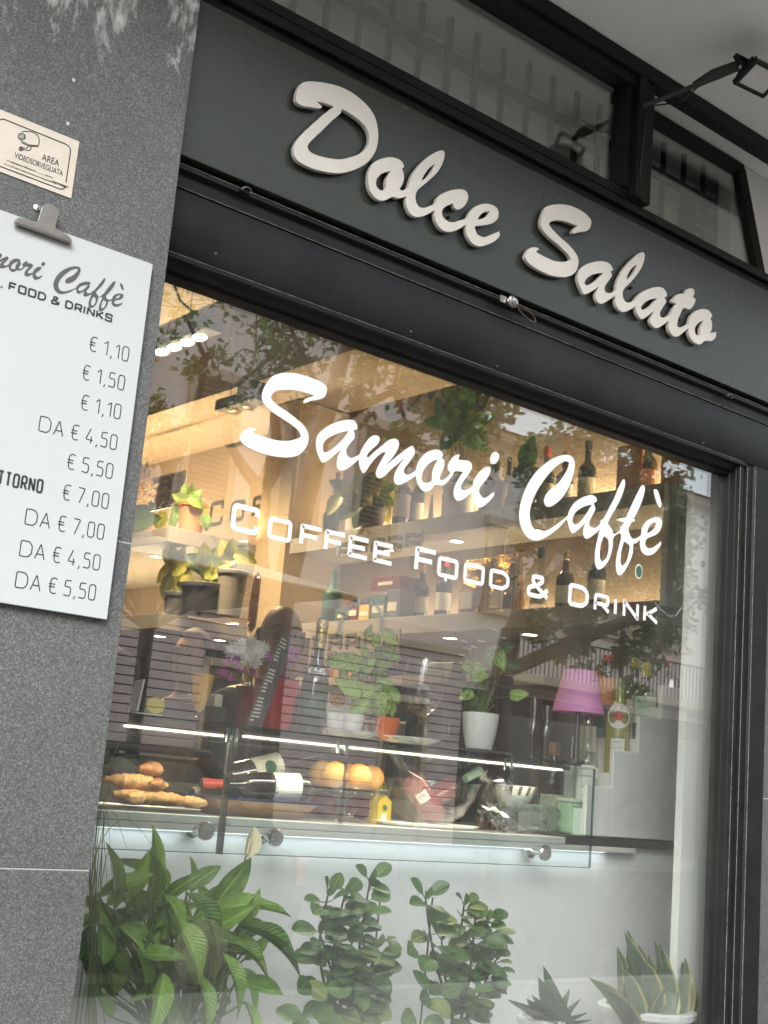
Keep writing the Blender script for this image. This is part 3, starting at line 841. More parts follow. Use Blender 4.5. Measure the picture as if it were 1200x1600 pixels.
# the window pane with its white vinyl lettering
pane = boxo('window_pane', 'window_glass', frame, XL + 0.01, 3.1475, GL, GL + 0.008, 0.45, 2.240)
YV = GL - 0.0012
vS = [crop([(520,75),(620,80),(720,108),(830,150),(890,190),(905,230),(890,290),(850,320),(770,335),(695,360),(685,345),(710,315),(785,290),(720,265),(620,240),(500,235),(430,245),(390,280),(385,320),(430,370),(520,430),(600,490),(680,560),(725,630),(733,710),(700,790),(630,850),(540,868),(440,862),(330,840),(220,800),(130,750),(90,700),(100,650),(140,605),(190,588),(240,600),(240,615),(198,625),(260,655),(350,685),(440,708),(540,712),(620,695),(662,675),(640,620),(570,560),(480,500),(390,440),(320,370),(297,320),(300,260),(340,170),(400,105),(460,82)], 360, 570, 6)]
vA = crop([(430,105),(490,115),(520,160),(518,205),(485,210),(495,260),(490,300),(450,350),(415,400),(408,450),(430,490),(470,500),(545,465),(560,430),(600,360),(650,295),(700,268),(745,280),(755,320),(730,365),(680,410),(640,450),(620,485),(640,497),(700,440),(780,375),(850,320),(910,302),(945,320),(958,360),(940,420),(890,500),(830,570),(790,608),(850,560),(930,490),(1020,420),(1090,378),(1112,400),(1122,450),(1090,510),(1040,580),(1008,630),(1015,665),(1050,678),(1090,660)], 480, 640, 6.667) \
   + crop([(75,405),(90,340),(130,270),(190,210),(260,175),(330,170),(380,200),(392,240),(378,262),(405,300),(405,360),(385,420),(355,490),(355,520),(390,525),(440,490),(480,445),(465,425),(447,390),(455,340),(490,280),(540,235),(585,222),(580,255),(570,285),(630,292),(690,300),(722,325),(730,370),(710,430),(660,500),(620,560),(600,610),(620,640),(660,640),(740,600),(745,560),(770,500),(820,430),(880,380),(930,372),(955,390),(940,450),(900,520),(840,590),(812,640),(825,690),(860,730),(900,728),(950,690),(990,662),(988,705),(940,770),(870,830),(820,850),(780,830),(745,770),(733,700),(735,650),(690,700),(630,750),(570,770),(530,740),(515,680),(530,600),(570,520),(625,430),(580,425),(530,425),(500,480),(440,550),(380,588),(300,585),(250,640),(190,662),(140,640),(95,570),(72,475)], 640, 680, 7.5) \
   + crop([(1067,733),(1000,770),(950,785),(910,760),(905,700),(930,630),(980,550),(1020,495),(950,560),(880,620),(810,690),(755,715),(722,695),(720,640),(750,570),(790,500),(820,445),(780,450),(720,500),(660,570),(610,645),(580,660),(555,620),(540,560),(540,515),(480,570),(410,620),(350,635),(315,610),(308,560),(320,490),(355,410),(300,460),(230,520),(170,553),(140,530),(105,450),(92,370),(100,290),(140,230),(220,170),(320,125)], 480, 640, 6.667)
vA = [vA, crop([(430,225),(360,235),(280,265),(200,310),(168,360),(165,420),(185,445),(230,430),(290,385),(370,310)], 480, 640, 6.667), crop([(335,285),(280,300),(210,350),(160,420),(140,490),(150,540),(190,558),(230,550),(262,525),(265,440),(290,360)], 640, 680, 7.5)]
vDot = [crop([(1005,195),(1045,220),(1048,270),(1020,320),(985,340),(955,325),(945,280),(965,220)], 640, 680, 7.5)]
vC = [crop(q, 800, 700, 4.8) for q in ([(420,52),(455,70),(470,110),(465,180),(440,260),(400,340),(350,400),(290,440),(255,435),(240,400),(255,350),(300,300),(350,260),(390,205),(420,150),(430,110),(400,100),(350,125),(290,180),(220,270),(165,370),(135,470),(140,550),(165,605),(215,625),(270,615),(340,570),(415,510),(430,470),(470,410),(530,370),(590,352),(630,370),(635,400),(615,415),(625,460),(600,510),(580,560),(590,590),(625,598),(660,570),(665,545),(690,525),(720,470),(760,390),(800,300),(830,240),(845,235),(848,280),(820,370),(780,450),(740,520),(722,565),(750,610),(765,645),(810,615),(812,590),(835,570),(870,490),(920,380),(970,285),(992,280),(998,310),(975,400),(930,500),(880,590),(875,620),(905,680),(965,655),(975,600),(1010,550),(1060,522),(1105,522),(1125,550),(1115,610),(1080,650),(1014,680),(1000,720),(1020,750),(1060,745),(1120,700),(1110,740),(1060,795),(1010,805),(975,780),(962,740),(960,685),(930,715),(912,720),(905,790),(880,860),(840,930),(805,955),(785,930),(780,870),(790,790),(820,670),(805,640),(762,672),(755,740),(735,820),(700,880),(655,913),(630,890),(622,830),(630,740),(660,610),(620,645),(570,680),(540,665),(535,620),(550,560),(510,600),(460,640),(435,615),(420,560),(408,535),(350,600),(270,660),(190,695),(130,680),(85,630),(60,560),(55,480),(75,380),(120,270),(190,170),(280,95),(360,58)],
      [(600,425),(540,440),(480,480),(455,530),(460,565),(490,570),(540,520)], [(690,660),(665,730),(660,820),(675,855),(710,820),(725,760),(722,690)], [(840,700),(820,780),(815,860),(830,885),(860,850),(878,780),(880,730)], [(1080,555),(1045,570),(1020,610),(1015,640),(1050,620),(1075,590)])]
vAcc = [crop([(1062,310),(1090,315),(1110,370),(1122,430),(1108,450),(1090,420),(1070,360)], 800, 700, 4.8)]
SCRIPT = [vS, vA, vDot, vC, vAcc]
for lp in SCRIPT:
    letters('vinyl_letter', lp, YV, 0.0008, ['vinyl_white'], pane)
row = [('C',1.440,1.511,1),('O',1.535,1.599,0),('F',1.621,1.682,0),('F',1.689,1.749,0),('E',1.757,1.818,0),('E',1.831,1.892,0),('F',1.958,2.027,1),('O',2.031,2.099,0),('O',2.117,2.188,0),('D',2.205,2.275,0),('&',2.339,2.421,1),('D',2.494,2.573,1),('R',2.595,2.657,0),('I',2.677,2.691,0),('N',2.713,2.780,0),('K',2.800,2.863,0)]
for ch, a, b, big in row:
    mb = MB()
    glyph(mb, ch, a, 1.7435, b - a, 0.061 if big else 0.0505, 0.0104 if not big else 0.0118, YV, 0.0008, 0.28 if ch in 'OC&DR' else 0.02)
    mb.build('vinyl_letter', 'vinyl_white', pane)
# small oval sticker low on the lettering
p = at(998, 893, YV)
mb = MB(); mb.lathe([(0.0155, 0), (0.0155, 0.0006)], 20, Matrix.Translation(p) @ Matrix.Rotation(R(90), 4, 'X') @ Matrix.Diagonal((1, 1.35, 1, 1)))
st = mb.build('oval_sticker', 'label_cream', pane)
mb = MB(); mb.lathe([(0.0125, 0), (0.0125, 0.0006)], 20, Matrix.Translation(p + Vector((0, -0.0007, 0))) @ Matrix.Rotation(R(90), 4, 'X') @ Matrix.Diagonal((1, 1.35, 1, 1)))
mb.build('sticker_print', 'label_green', st)

# hooks and the ring bolt on the housing
def hook(px, py, label, big=False):
    p = at(px, py, 0.03)
    t = thing('metal_hook', label, 'hook', p)
    k = 1.0
    boxo('hook_plate', 'black_metal', t, p.x - 0.012, p.x + 0.012, 0.026, 0.0385, p.z - 0.004, p.z + 0.004, 0.001)
    pts = [Vector((p.x + 0.011 * math.cos(a), 0.024 - 0.004 * abs(math.sin(a)), p.z + 0.006 * math.sin(a))) for a in [R(x) for x in range(-40, 230, 30)]]
    MB().tube(pts, 0.0016, 6).build('hook_bend', 'worn_edge', t)
hook(383, 299, 'small steel hook on the shutter housing nearest the stone pillar')
hook(1138, 620, 'small steel hook on the shutter housing at its far right end')
p = at(800, 472, 0.02)
t = thing('ring_bolt', 'silver ring bolt with cable loop under the middle of the signboard', 'bolt', p)
MB().lathe([(0.016, 0), (0.016, 0.004), (0.010, 0.006), (0.010, 0.012), (0.004, 0.014)], 18, Matrix.Translation(p) @ Matrix.Rotation(R(90), 4, 'X')).build('washer', 'chrome', t, smooth=True)
MB().tube([p + Vector((0, 0.0, 0)), p + Vector((0, 0.02, 0))], 0.006, 10).build('bolt_shaft', 'chrome', t)
boxo('bolt_plate', 'clip_metal', t, p.x - 0.036, p.x - 0.014, p.y + 0.004, p.y + 0.008, p.z - 0.008, p.z + 0.01, 0.001)
q = at(822, 490, 0.016)
lp = [q + Vector((0.034 * math.cos(a), -0.002, 0.011 * math.sin(a) - 0.010 * math.cos(a))) for a in [2 * math.pi * i / 20 for i in range(20)]]
MB().tube(lp, 0.0018, 6, closed=True).build('cable_loop', 'stem_brown', t)

# ------------------------------------------------------------------ transom lights, grille and shutter behind
tr = thing('transom_window', 'dark framed transom window between the signboard and the soffit', 'window', (2.0, 0.05, ZT))
boxo('bottom_rail', 'black_metal', tr, XL, 3.30, 0.045, 0.16, ZT + 0.001, ZT + 0.030, 0.002)
boxo('bottom_rail', 'black_metal', tr, XL, 3.30, 0.030, 0.12, ZT + 0.0315, ZT + 0.056, 0.002)
boxo('top_rail', 'black_metal', tr, XL, 4.0, 0.0, 0.045, ZS - 0.048, ZS - 0.002, 0.002)
boxo('mullion', 'black_metal', tr, 2.566, 2.598, 0.0, 0.10, ZT + 0.058, ZS - 0.049, 0.002)
boxo('mullion', 'black_metal', tr, 2.600, 2.640, 0.008, 0.12, ZT + 0.058, ZS - 0.049, 0.002)
# left sash
sa = boxo('sash_rail', 'black_metal', tr, XL, 2.564, 0.03, 0.07, ZT + 0.058, ZT + 0.084, 0.002)
boxo('sash_rail', 'black_metal', tr, XL, 2.564, 0.012, 0.07, ZS - 0.082, ZS - 0.0495, 0.002)
boxo('sash_stile', 'black_metal', tr, 2.538, 2.564, 0.02, 0.07, ZT + 0.086, ZS - 0.084, 0.002)
boxo('transom_pane', 'transom_glass', tr, XL, 2.538, 0.052, 0.057, ZT + 0.08, ZS - 0.08)
# slanted light on the right
Y2 = 0.165
q = [at(1003, 184, Y2), at(1157, 262, Y2), at(1195, 437, Y2), at(1000, 330, Y2)]
q = [Vector((a.x, Y2, min(a.z, ZS - 0.012))) for a in q]
zb2 = ZT + 0.07
q[2].z = zb2; q[3].z = zb2; q[3].x = q[0].x = 2.645; q[2].x = 3.41; q[1].z = q[0].z = ZS - 0.02; q[1].x = 3.262
for a, b, nm in ((q[0], q[1], 'light_rail'), (q[1], q[2], 'light_stile'), (q[2], q[3], 'light_rail')):
    MB().bar(a, b, 0.04, 0.026, (0, 0, 1) if nm == 'light_rail' else (0, 1, 0)).build(nm, 'black_metal', tr)
MB().prism([(v.x, v.z) for v in (q[3], q[2], q[1], q[0])], Y2 + 0.002, Y2 + 0.007).build('slanted_pane', 'transom_glass', tr)
MB().prism([(q[2].x + .02, q[2].z), (4.0, q[2].z), (4.0, ZS - .004), (q[1].x + .02, ZS - .004)], Y2 - 0.01, Y2 + 0.02).build('reveal_plaster', 'plaster_white', tr)
# plaster recess behind the transom
rc = thing('shutter_recess', 'pale plaster recess holding the shutter behind the transom grille', 'recess', (2.2, 0.5, ZT))
boxo('recess_floor', 'plaster_white', rc, XL, 4.0, 0.17, 0.62, ZT - 0.03, ZT + 0.0005)
boxo('recess_back', 'plaster_white', rc, XL, 4.0, 0.60, 0.64, ZT + 0.002, 3.60)
boxo('recess_top', 'plaster_white', rc, XL, 4.0, 0.901, 0.94, 3.3, 3.60)
gr = thing('security_grille', 'dark steel grille of upright flat bars behind the transom window', 'grille', (2.2, 0.25, ZT))
bar0 = None
x = 1.24
i = 0
while x < 3.5:
    if bar0 is None:
        bar0 = boxo('grille_bar', 'black_metal', gr, x - 0.009, x + 0.009, 0.247, 0.256, ZT + 0.002, 3.312)
    else:
        c = bar0.copy(); COL.objects.link(c); c.location.x = x - 1.24
    x += 0.1027; i += 1
boxo('grille_rail', 'black_metal', gr, XL, 3.60, 0.257, 0.264, 3.185, 3.222)
boxo('grille_post', 'black_metal', gr, 2.78, 2.84, 0.235, 0.246, ZT + 0.002, 3.312)
sh = thing('roller_shutter', 'pale grey slatted shutter closed behind the security grille', 'shutter', (2.2, 0.33, ZT))
sl0 = None
z = ZT + 0.012
k = 0
while z < 3.26:
    if sl0 is None:
        sl0 = MB().sweepx([(0.345, z - 0.003), (0.327, z + 0.004), (0.312, z + 0.018), (0.316, z + 0.034), (0.327, z + 0.040), (0.349, z + 0.040)], XL, 3.62).build('shutter_slat', 'shutter_slat', sh, smooth=True)
        z0 = z
    else:
        c = sl0.copy(); COL.objects.link(c); c.location.z = z - z0
    z += 0.0445; k += 1
# upright tape of the shutter, saw-toothed as in the photo
zz = ZT + 0.01
pts = []
n = 0
xt = 3.21
while zz < 3.22:
    pts += [(xt, zz), (xt + 0.03, zz + 0.028)]
    zz += 0.034
MB().prism([(xt - 0.05, ZT + 0.01)] + pts + [(xt - 0.05, zz)], 0.285, 0.300).build('shutter_tape', 'strip_dark', sh)

# ------------------------------------------------------------------ floodlight on its arm
F = at(1186, 122, -0.30)
fl = thing('floodlight', 'small black floodlight on an arm in front of the transom', 'floodlight', F)
A0 = at(1004, 166, 0.0); A0.y = 0.0
A1 = F + Vector((0.02, 0.02, 0.075))
MB().tube([A0, A0.lerp(A1, 0.5) + Vector((0, 0, -0.004)), A1], [0.007, 0.008, 0.009], 10).build('arm', 'rubber_black', fl, smooth=True)
MB().tube([A0.lerp(A1, 0.45), A0.lerp(A1, 0.62) + Vector((0, 0, .006)), A0.lerp(A1, 0.86) + Vector((0, 0, .004))], [0.009, 0.017, 0.015], 10).build('tape_wrap', 'rubber_black', fl, smooth=True)
# head: tilted so the glass looks down and back at the sign
HM = Matrix.Translation(F) @ Matrix.Rotation(R(-8), 4, 'Z') @ Matrix.Rotation(R(-24), 4, 'X') @ Matrix.Scale(0.80, 4)
def hbox(name, m, x0, x1, y0, y1, z0, z1, par=fl, bevel=0.0):
    b = MB().box(x0, x1, y0, y1, z0, z1)
    b.v = [HM @ v for v in b.v]
    return b.build(name, m, par, bevel=bevel)
hd = hbox('lamp_housing', 'black_metal', -0.060, 0.060, -0.042, 0.042, 0.0, 0.030, bevel=0.003)
for i in range(7):
    hbox('cooling_fin', 'black_metal', -0.048 + i * 0.016 - 0.002, -0.048 + i * 0.016 + 0.002, -0.036, 0.036, 0.031, 0.046, hd)
for (a, b, c, d) in ((-0.072, 0.072, -0.054, -0.042), (-0.072, 0.072, 0.042, 0.054), (-0.072, -0.060, -0.0418, 0.0418), (0.060, 0.072, -0.0418, 0.0418)):
    hbox('bezel', 'black_metal', a, b, c, d, -0.010, 0.010, bevel=0.001)
hbox('lens', 'shelf_white', -0.0598, 0.0598, -0.0418, 0.0418, -0.004, -0.001)
hbox('led_chip', 'label_cream', -0.012, 0.012, -0.012, 0.012, -0.0055, -0.0042)
for s_ in (-1, 1):
    b = MB().bar((s_ * 0.078, 0, 0.006), (s_ * 0.078, 0.004, 0.078), 0.004, 0.018, (0, 1, 0)); b.v = [HM @ v for v in b.v]; b.build('bracket_leg', 'black_metal', fl)
b = MB().bar((-0.080, 0.004, 0.080), (0.080, 0.004, 0.080), 0.018, 0.004); b.v = [HM @ v for v in b.v]; b.build('bracket', 'black_metal', fl)
for s_ in (-1, 1):
    b = MB().tube([(s_ * 0.074, 0, 0.012), (s_ * 0.086, 0, 0.012)], 0.007, 10); b.v = [HM @ v for v in b.v]; b.build('bracket_bolt', 'chrome', fl)
c0 = A0.lerp(A1, 0.55)
cab = [c0, at(1066, 158, -0.08), at(1045, 162, -0.03), at(1020, 165, -0.006), at(1011, 178, -0.004), at(1006, 215, -0.004), at(1003, 250, -0.004), at(998, 285, 0.004), at(992, 300, 0.02)]
MB().tube(cab, 0.0024, 6).build('cable', 'rubber_black', fl, smooth=True)

# ------------------------------------------------------------------ things on the pillar
cc = thing('camera_warning_sign', 'beige video surveillance notice stuck on the stone pillar', 'sign', (0.86, 0.0, 2.34))
xa, xb, za, zb = 0.772, 0.9435, 2.2845, 2.4025
boxo('notice_plate', 'sticker_beige', cc, xa, xb, -0.0022, -0.0004, za, zb, 0.0003)
mb = MB()
Yc = -0.0026
ribbon(mb, [(xa + .011, za + .010), (xa + .011, zb - .016), (xb - .015, zb - .016), (xb - .015, za + .010)], 0.0022, True, Yc, Yc + 0.0003, 0.012)
mb.build('border_line', 'print_black', cc)
mb = MB()
def P(px, py):
    v = at(px, py, Yc); return (v.x, v.z)
def cp(pts): return [P(x / 4.8, 160 + y / 4.8) for x, y in pts]
for pts, cl in (([(165,218),(235,218),(285,245),(297,290),(288,325),(215,318),(160,290),(150,270)], False), ([(165,228),(190,245),(190,272),(165,280)], False), ([(160,300),(212,328),(290,330)], False), ([(235,330),(232,352),(215,362),(168,352)], False), ([(212,330),(205,345),(175,340)], False)):
    ribbon(mb, cp(pts), 0.0016, cl, Yc, Yc + 0.0003, 0.004)
for (cx, cy_, r_) in ((160, 255, 26), (160, 255, 13), (158, 348, 16), (158, 348, 7)):
    ribbon(mb, cp([(cx + r_ * math.cos(a), cy_ + r_ * math.sin(a)) for a in [2 * math.pi * i / 10 for i in range(10)]]), 0.0014, True, Yc - .0002, Yc + 0.0003, 0.002)
mb.build('camera_symbol', 'print_black', cc)
def onboard(x, z, y): return Matrix.Translation(Vector((x, y, z)))
a = at(312 / 4.8, 160 + 430 / 4.8, Yc)
text_obj('print_line', 'AREA', 0.0185, 'print_black', cc, onboard(a.x, a.z, Yc), squeeze=0.78)
a = at(108 / 4.8, 160 + 413 / 4.8, Yc)
text_obj('print_line', 'VIDEOSORVEGLIATA', 0.0158, 'print_black', cc, onboard(a.x, a.z, Yc), squeeze=0.66)
a = at(50 / 4.8, 160 + 438 / 4.8, Yc)
text_obj('print_line', 'La registrazione è effettuata da .................. per fini di', 0.0052, 'print_black', cc, onboard(a.x, a.z, Yc), squeeze=0.88)
a = at(30 / 4.8, 160 + 464 / 4.8, Yc)
text_obj('print_line', 'Art. 13 del Codice in materia di protezione dei dati personali (d.lg. n. 196/2003)', 0.0046, 'print_black', cc, onboard(a.x, a.z, Yc), squeeze=0.84)
a = at(390 / 4.8, 160 + 575 / 4.8, Yc); b = at(508 / 4.8, 160 + 622 / 4.8, Yc)
MB().bar((a.x, Yc - .0012, a.z), (b.x, Yc - .0012, b.z), 0.001, 0.006).build('torn_tape', 'sticker_beige', cc)

BX1, BZ0, BZ1 = 1.1255, 1.503, 2.209
BX0 = BX1 - 0.50
bd = thing('menu_board', 'white price board of a coffee bar clipped to the stone pillar', 'menu board', (0.88, -0.012, BZ0))
boxo('board_panel', 'board_white', bd, BX0, BX1, -0.0125, -0.0015, BZ0, BZ1, 0.0006)
YB = -0.0130
# printed script heading: the same hand as on the window
i0 = at(826 / 7.5 + 640 - 0, 450, 0)
def tow(lp): return onplane(lp, YV)
wx0, wx1 = min(p[0] for p in tow(vC[0])), max(p[0] for p in tow(vC[0]))
wz0 = at(1008, 867, YV).z                     # base line of the heading on the window
cl_, cr_ = at(84, 440, YB), at(192, 470, YB)
sc = (cr_.x - cl_.x) / (wx1 - wx0)
bz = at(180, 479, YB).z
for lp in SCRIPT:
    loops = []
    for l in lp:
        loops.append(smooth_loop([(cl_.x + (x - wx0) * sc, bz + (z - wz0) * sc) for x, z in tow(l)], 3))
    outline_obj('printed_heading', loops, YB, 0.0003, ['print_grey'], bd)
def word(mb, s, x, z, H, w, y, gap, space, kx=1.0, right=False, rc=0.25):
    items = []
    cx = 0.0
    for ch in s:
        if ch == ' ':
            cx += space; continue
        if ch == 'e': ch = 'eur'
        W = GLYPH[ch][0] * H * kx + w
        items.append((ch, cx, W)); cx += W + gap
    tot = cx - gap
    off = x - tot if right else x
    for ch, cx, W in items:
        glyph(mb, ch, off + cx, z, W, H, w, y, 0.0003, rc)
rowz = at(176, 505, YB).z; xr_ = at(176, 497, YB).x
mb = MB(); word(mb, 'COFFEE, FOOD & DRINKS', xr_, rowz, 0.0168, 0.0036, YB, 0.0026, 0.0075, 0.92, True); mb.build('printed_line', 'print_black', bd)
rows = [('e 1,10', 200, 566), ('e 1,50', 193.5, 611), ('e 1,10', 187.5, 656), ('DA e 4,50', 181.5, 704), ('e 5,50', 175, 749), ('e 7,00', 168.5, 796), ('DA e 7,00', 161.5, 844), ('DA e 4,50', 155, 892), ('DA e 5,50', 148, 939)]
for s, px, py in rows:
    a = at(px, py, YB)
    mb = MB(); word(mb, s, a.x, a.z, 0.0300, 0.0019, YB, 0.0052, 0.0085, 0.86, True, 0.2); mb.build('printed_price', 'print_black', bd)
a = at(66, 772, YB)
mb = MB(); word(mb, 'TTORNO', a.x, a.z, 0.0270, 0.0040, YB, 0.0022, 0.01, 0.40, True, 0.3); mb.build('printed_line', 'print_black', bd)
cp_ = thing('bulldog_clip', 'brass grey bulldog clip gripping the top edge of the price board', 'clip', at(67, 355, -0.02))
letters('clip_plate', [crop([(112,905),(130,868),(160,868),(275,895),(292,868),(320,785),(355,762),(405,775),(440,815),(435,850),(415,935),(440,955),(520,1005),(537,1035),(527,1055)], 0, 160, 4.8)], -0.020, 0.0018, ['clip_metal'], cp_, 0.0004, 3)
a, b = at(112 / 4.8, 160 + 897 / 4.8, -0.021), at(528 / 4.8, 160 + 1047 / 4.8, -0.021)
MB().tube([a, b], 0.0042, 10).build('clip_roll', 'clip_metal', cp_, smooth=True)
a, b = at(125 / 4.8, 160 + 885 / 4.8, -0.008), at(520 / 4.8, 160 + 1030 / 4.8, -0.008)
boxo('clip_jaw', 'clip_metal', cp_, a.x, b.x, -0.0148, -0.0128, b.z - 0.012, b.z + 0.002)
a = at(285 / 4.8, 160 + 790 / 4.8, -0.006)
nl = thing('wall_nail', 'chipped wall plug and nail holding the bulldog clip', 'nail', a)
MB().tube([(a.x, 0.0, a.z), (a.x, -0.013, a.z)], 0.0028, 8).build('nail_shank', 'chrome', nl)
MB().ball((a.x - .002, -0.0025, a.z + .001), 0.007, 8, (1, .3, .8), 0.2, RND).build('plug_filler', 'plaster_white', nl)
for (px, py) in ((115, 125), (106, 193)):
    a = at(px, py, 0.0)
    h = MB().lathe([(0.0038, -0.0008), (0.0038, 0.0005), (0.002, 0.0006)], 10, Matrix.Translation(a) @ Matrix.Rotation(R(90), 4, 'X')).build('screw_plug', 'board_white', None)
    props(h, 'tiny white screw plug in the stone, the %s of two' % ('upper' if py < 150 else 'lower'), 'screw plug')
# ================================================================== ACROSS THE STREET (what the window mirrors)
YF = -19.8                                    # plane of the opposite fronts
opp = thing('apartment_house', 'pinkish apartment house with banded stone base across the street', 'building', (14, YF, 0))
X0, X1 = -16.0, 20.6
RZ = 4.30
boxo('upper_wall', 'stucco_pink', opp, X0, X1, YF - 8, YF, RZ, 12.6)
boxo('joint_bed', 'joint_dark', opp, X0 + .02, X1 - .02, YF - 8, YF + 0.035, 0.0, RZ - 0.001)
# banded courses of the base, stone by stone where the glass shows them
z = 0.35
ci = 0
boxo('plinth', 'rustic_stone', opp, X0, X1, YF + 0.0355, YF + 0.12, 0.0, 0.347)
co0 = None
DOORS = [(13.6, 15.2, 3.4), (8.4, 10.0, 3.4), (18.2, 19.6, 3.2)]
while z < RZ - 0.05:
    h = 0.178
    segs = [(X0, X1)]
    for (a, b, t) in DOORS:
        if z < t:
            ns = []
            for (p_, q_) in segs:
                if b <= p_ or a >= q_: ns.append((p_, q_))
                else:
                    if a > p_: ns.append((p_, a))
                    if b < q_: ns.append((b, q_))
            segs = ns
    for (p_, q_) in segs:
        boxo('stone_course', 'rustic_stone', opp, p_, q_, YF + 0.0355, YF + 0.10, z, z + h - 0.024, 0.006)
    z += h; ci += 1
boxo('string_course', 'window_trim', opp, X0, X1, YF + 0.001, YF + 0.20, RZ - 0.04, RZ + 0.12, 0.01)
boxo('meander_band', 'rustic_stone', opp, X0, X1, YF + 0.001, YF + 0.05, RZ + 0.125, RZ + 0.50)
for (a, b, t) in DOORS:
    d = boxo('door', 'shutter_brown', opp, a + .12, b - .12, YF + 0.036, YF + 0.06, 0.35, t - .16)
    boxo('door_pane', 'pane_dark', d, a + .3, b - .3, YF + 0.0605, YF + 0.068, 1.2, t - .4)
    for (u, v) in ((a, a + .118), (b - .118, b)):
        boxo('door_jamb', 'window_trim', opp, u, v, YF + 0.036, YF + 0.13, 0.0, t - .002)
    boxo('door_lintel', 'window_trim', opp, a + .12, b - .12, YF + 0.036, YF + 0.13, t - .155, t - .002)
def win(parent, cx, z0, z1, w, kind, y=YF):
    wd = boxo('window', 'pane_dark' if kind else 'shutter_brown', parent, cx - w / 2, cx + w / 2, y + 0.001, y + 0.03, z0, z1)
    for s_ in (-1, 1):
        a, b = sorted((cx + s_ * (w / 2 + 0.002), cx + s_ * (w / 2 + .16)))
        boxo('window_jamb', 'window_trim', wd, a, b, y + 0.001, y + 0.10, z0, z1, 0.008)
    boxo('window_lintel', 'window_trim', wd, cx - w / 2 - .26, cx + w / 2 + .26, y + 0.001, y + 0.20, z1 + .001, z1 + .22, 0.01)
    boxo('window_sill', 'window_trim', wd, cx - w / 2 - .26, cx + w / 2 + .26, y + 0.001, y + 0.22, z0 - .16, z0 - .001, 0.01)
    if kind:
        for xx in (cx - w / 2 + .03, cx, cx + w / 2 - .03):
            boxo('sash_bar', 'window_trim', wd, xx - .03, xx + .03, y + 0.031, y + 0.05, z0 + .07, z1 - .07)
        for zz in (z0 + .035, z0 + (z1 - z0) * .62, z1 - .035):
            boxo('sash_bar', 'window_trim', wd, cx - w / 2, cx + w / 2, y + 0.0315, y + 0.048, zz - .03, zz + .03)
    else:
        n = int((z1 - z0) / 0.11)
        lv = None
        for i in range(n):
            zz = z0 + .05 + i * .11
            if lv is None:
                lv = MB().hexa([(cx - w / 2 + .02, y + .031, zz), (cx + w / 2 - .02, y + .031, zz), (cx + w / 2 - .02, y + .034, zz + .08), (cx - w / 2 + .02, y + .034, zz + .08), (cx - w / 2 + .02, y + .062, zz), (cx + w / 2 - .02, y + .062, zz), (cx + w / 2 - .02, y + .040, zz + .08), (cx - w / 2 + .02, y + .040, zz + .08)]).build('louvre', 'shutter_brown', wd)
            else:
                c = lv.copy(); COL.objects.link(c); c.location.z = i * .11
for i, cx in enumerate((-9.0, -6.8, -4.6, -2.4, -0.2, 2.0, 4.2, 6.4, 8.7, 11.0, 13.2, 15.4, 17.6)):
    win(opp, cx, 6.5, 9.0, 0.95, i % 2)
boxo('cornice', 'window_trim', opp, X0, X1 + .3, YF + 0.001, YF + 0.55, 12.3, 12.598, 0.03)
MB().hexa([(X0, YF - 8.4, 12.61), (X1 + .3, YF - 8.4, 12.61), (X1 + .3, YF + .7, 12.61), (X0, YF + .7, 12.61), (X0, YF - 5, 14.2), (X1, YF - 5, 14.2), (X1, YF - 4, 14.2), (X0, YF - 4, 14.2)]).build('roof', 'roof_tile', opp)
opp2 = thing('cream_house', 'lower cream house with railed balcony across the street', 'building', (26, YF, 0))
X2, X3 = 20.65, 44.0
boxo('wall', 'stucco_pink', opp2, X2, X3, YF - 8, YF - 0.3, 0.0, 9.9)
boxo('darkened_base', 'joint_dark', opp2, X2, X3, YF - 0.299, YF - 0.2, 0.0, 3.6)  # base darkened and dark shop windows added to dim what the pane mirrors
for i in range(8):
    boxo('added_dark_shopfront', 'pane_dark', opp2, X2 + .4 + i * 2.6, X2 + 2.6 + i * 2.6, YF - 0.199, YF - 0.15, 0.4, 3.1)
Y5 = YF - 0.3
for i, cx in enumerate((22.0, 24.2, 26.4, 28.6, 31, 33.4, 36)):
    win(opp2, cx, 5.6, 7.6, 0.95, 1, Y5)
b = boxo('balcony', 'window_trim', opp2, 21.4, 34.0, Y5 + .001, YF + 0.75, 3.85, 4.05, 0.01)
MB().box(21.4, 34, YF + .70, YF + .73, 4.95, 5.0).build('hand_rail', 'iron_dark', b)
bal0 = None
for i in range(84):
    if bal0 is None:
        bal0 = boxo('baluster', 'iron_dark', b, 21.42, 21.44, YF + .705, YF + .725, 4.051, 4.949)
    else:
        c = bal0.copy(); COL.objects.link(c); c.location.x = i * 0.15
boxo('cornice', 'window_trim', opp2, X2, X3, Y5 + 0.001, Y5 + 0.4, 9.65, 9.898, 0.03)
MB().hexa([(X2, YF - 8.4, 9.91), (X3, YF - 8.4, 9.91), (X3, YF + .2, 9.91), (X2, YF + .2, 9.91), (X2, YF - 5, 11.3), (X3, YF - 5, 11.3), (X3, YF - 4, 11.3), (X2, YF - 4, 11.3)]).build('roof', 'roof_tile', opp2)

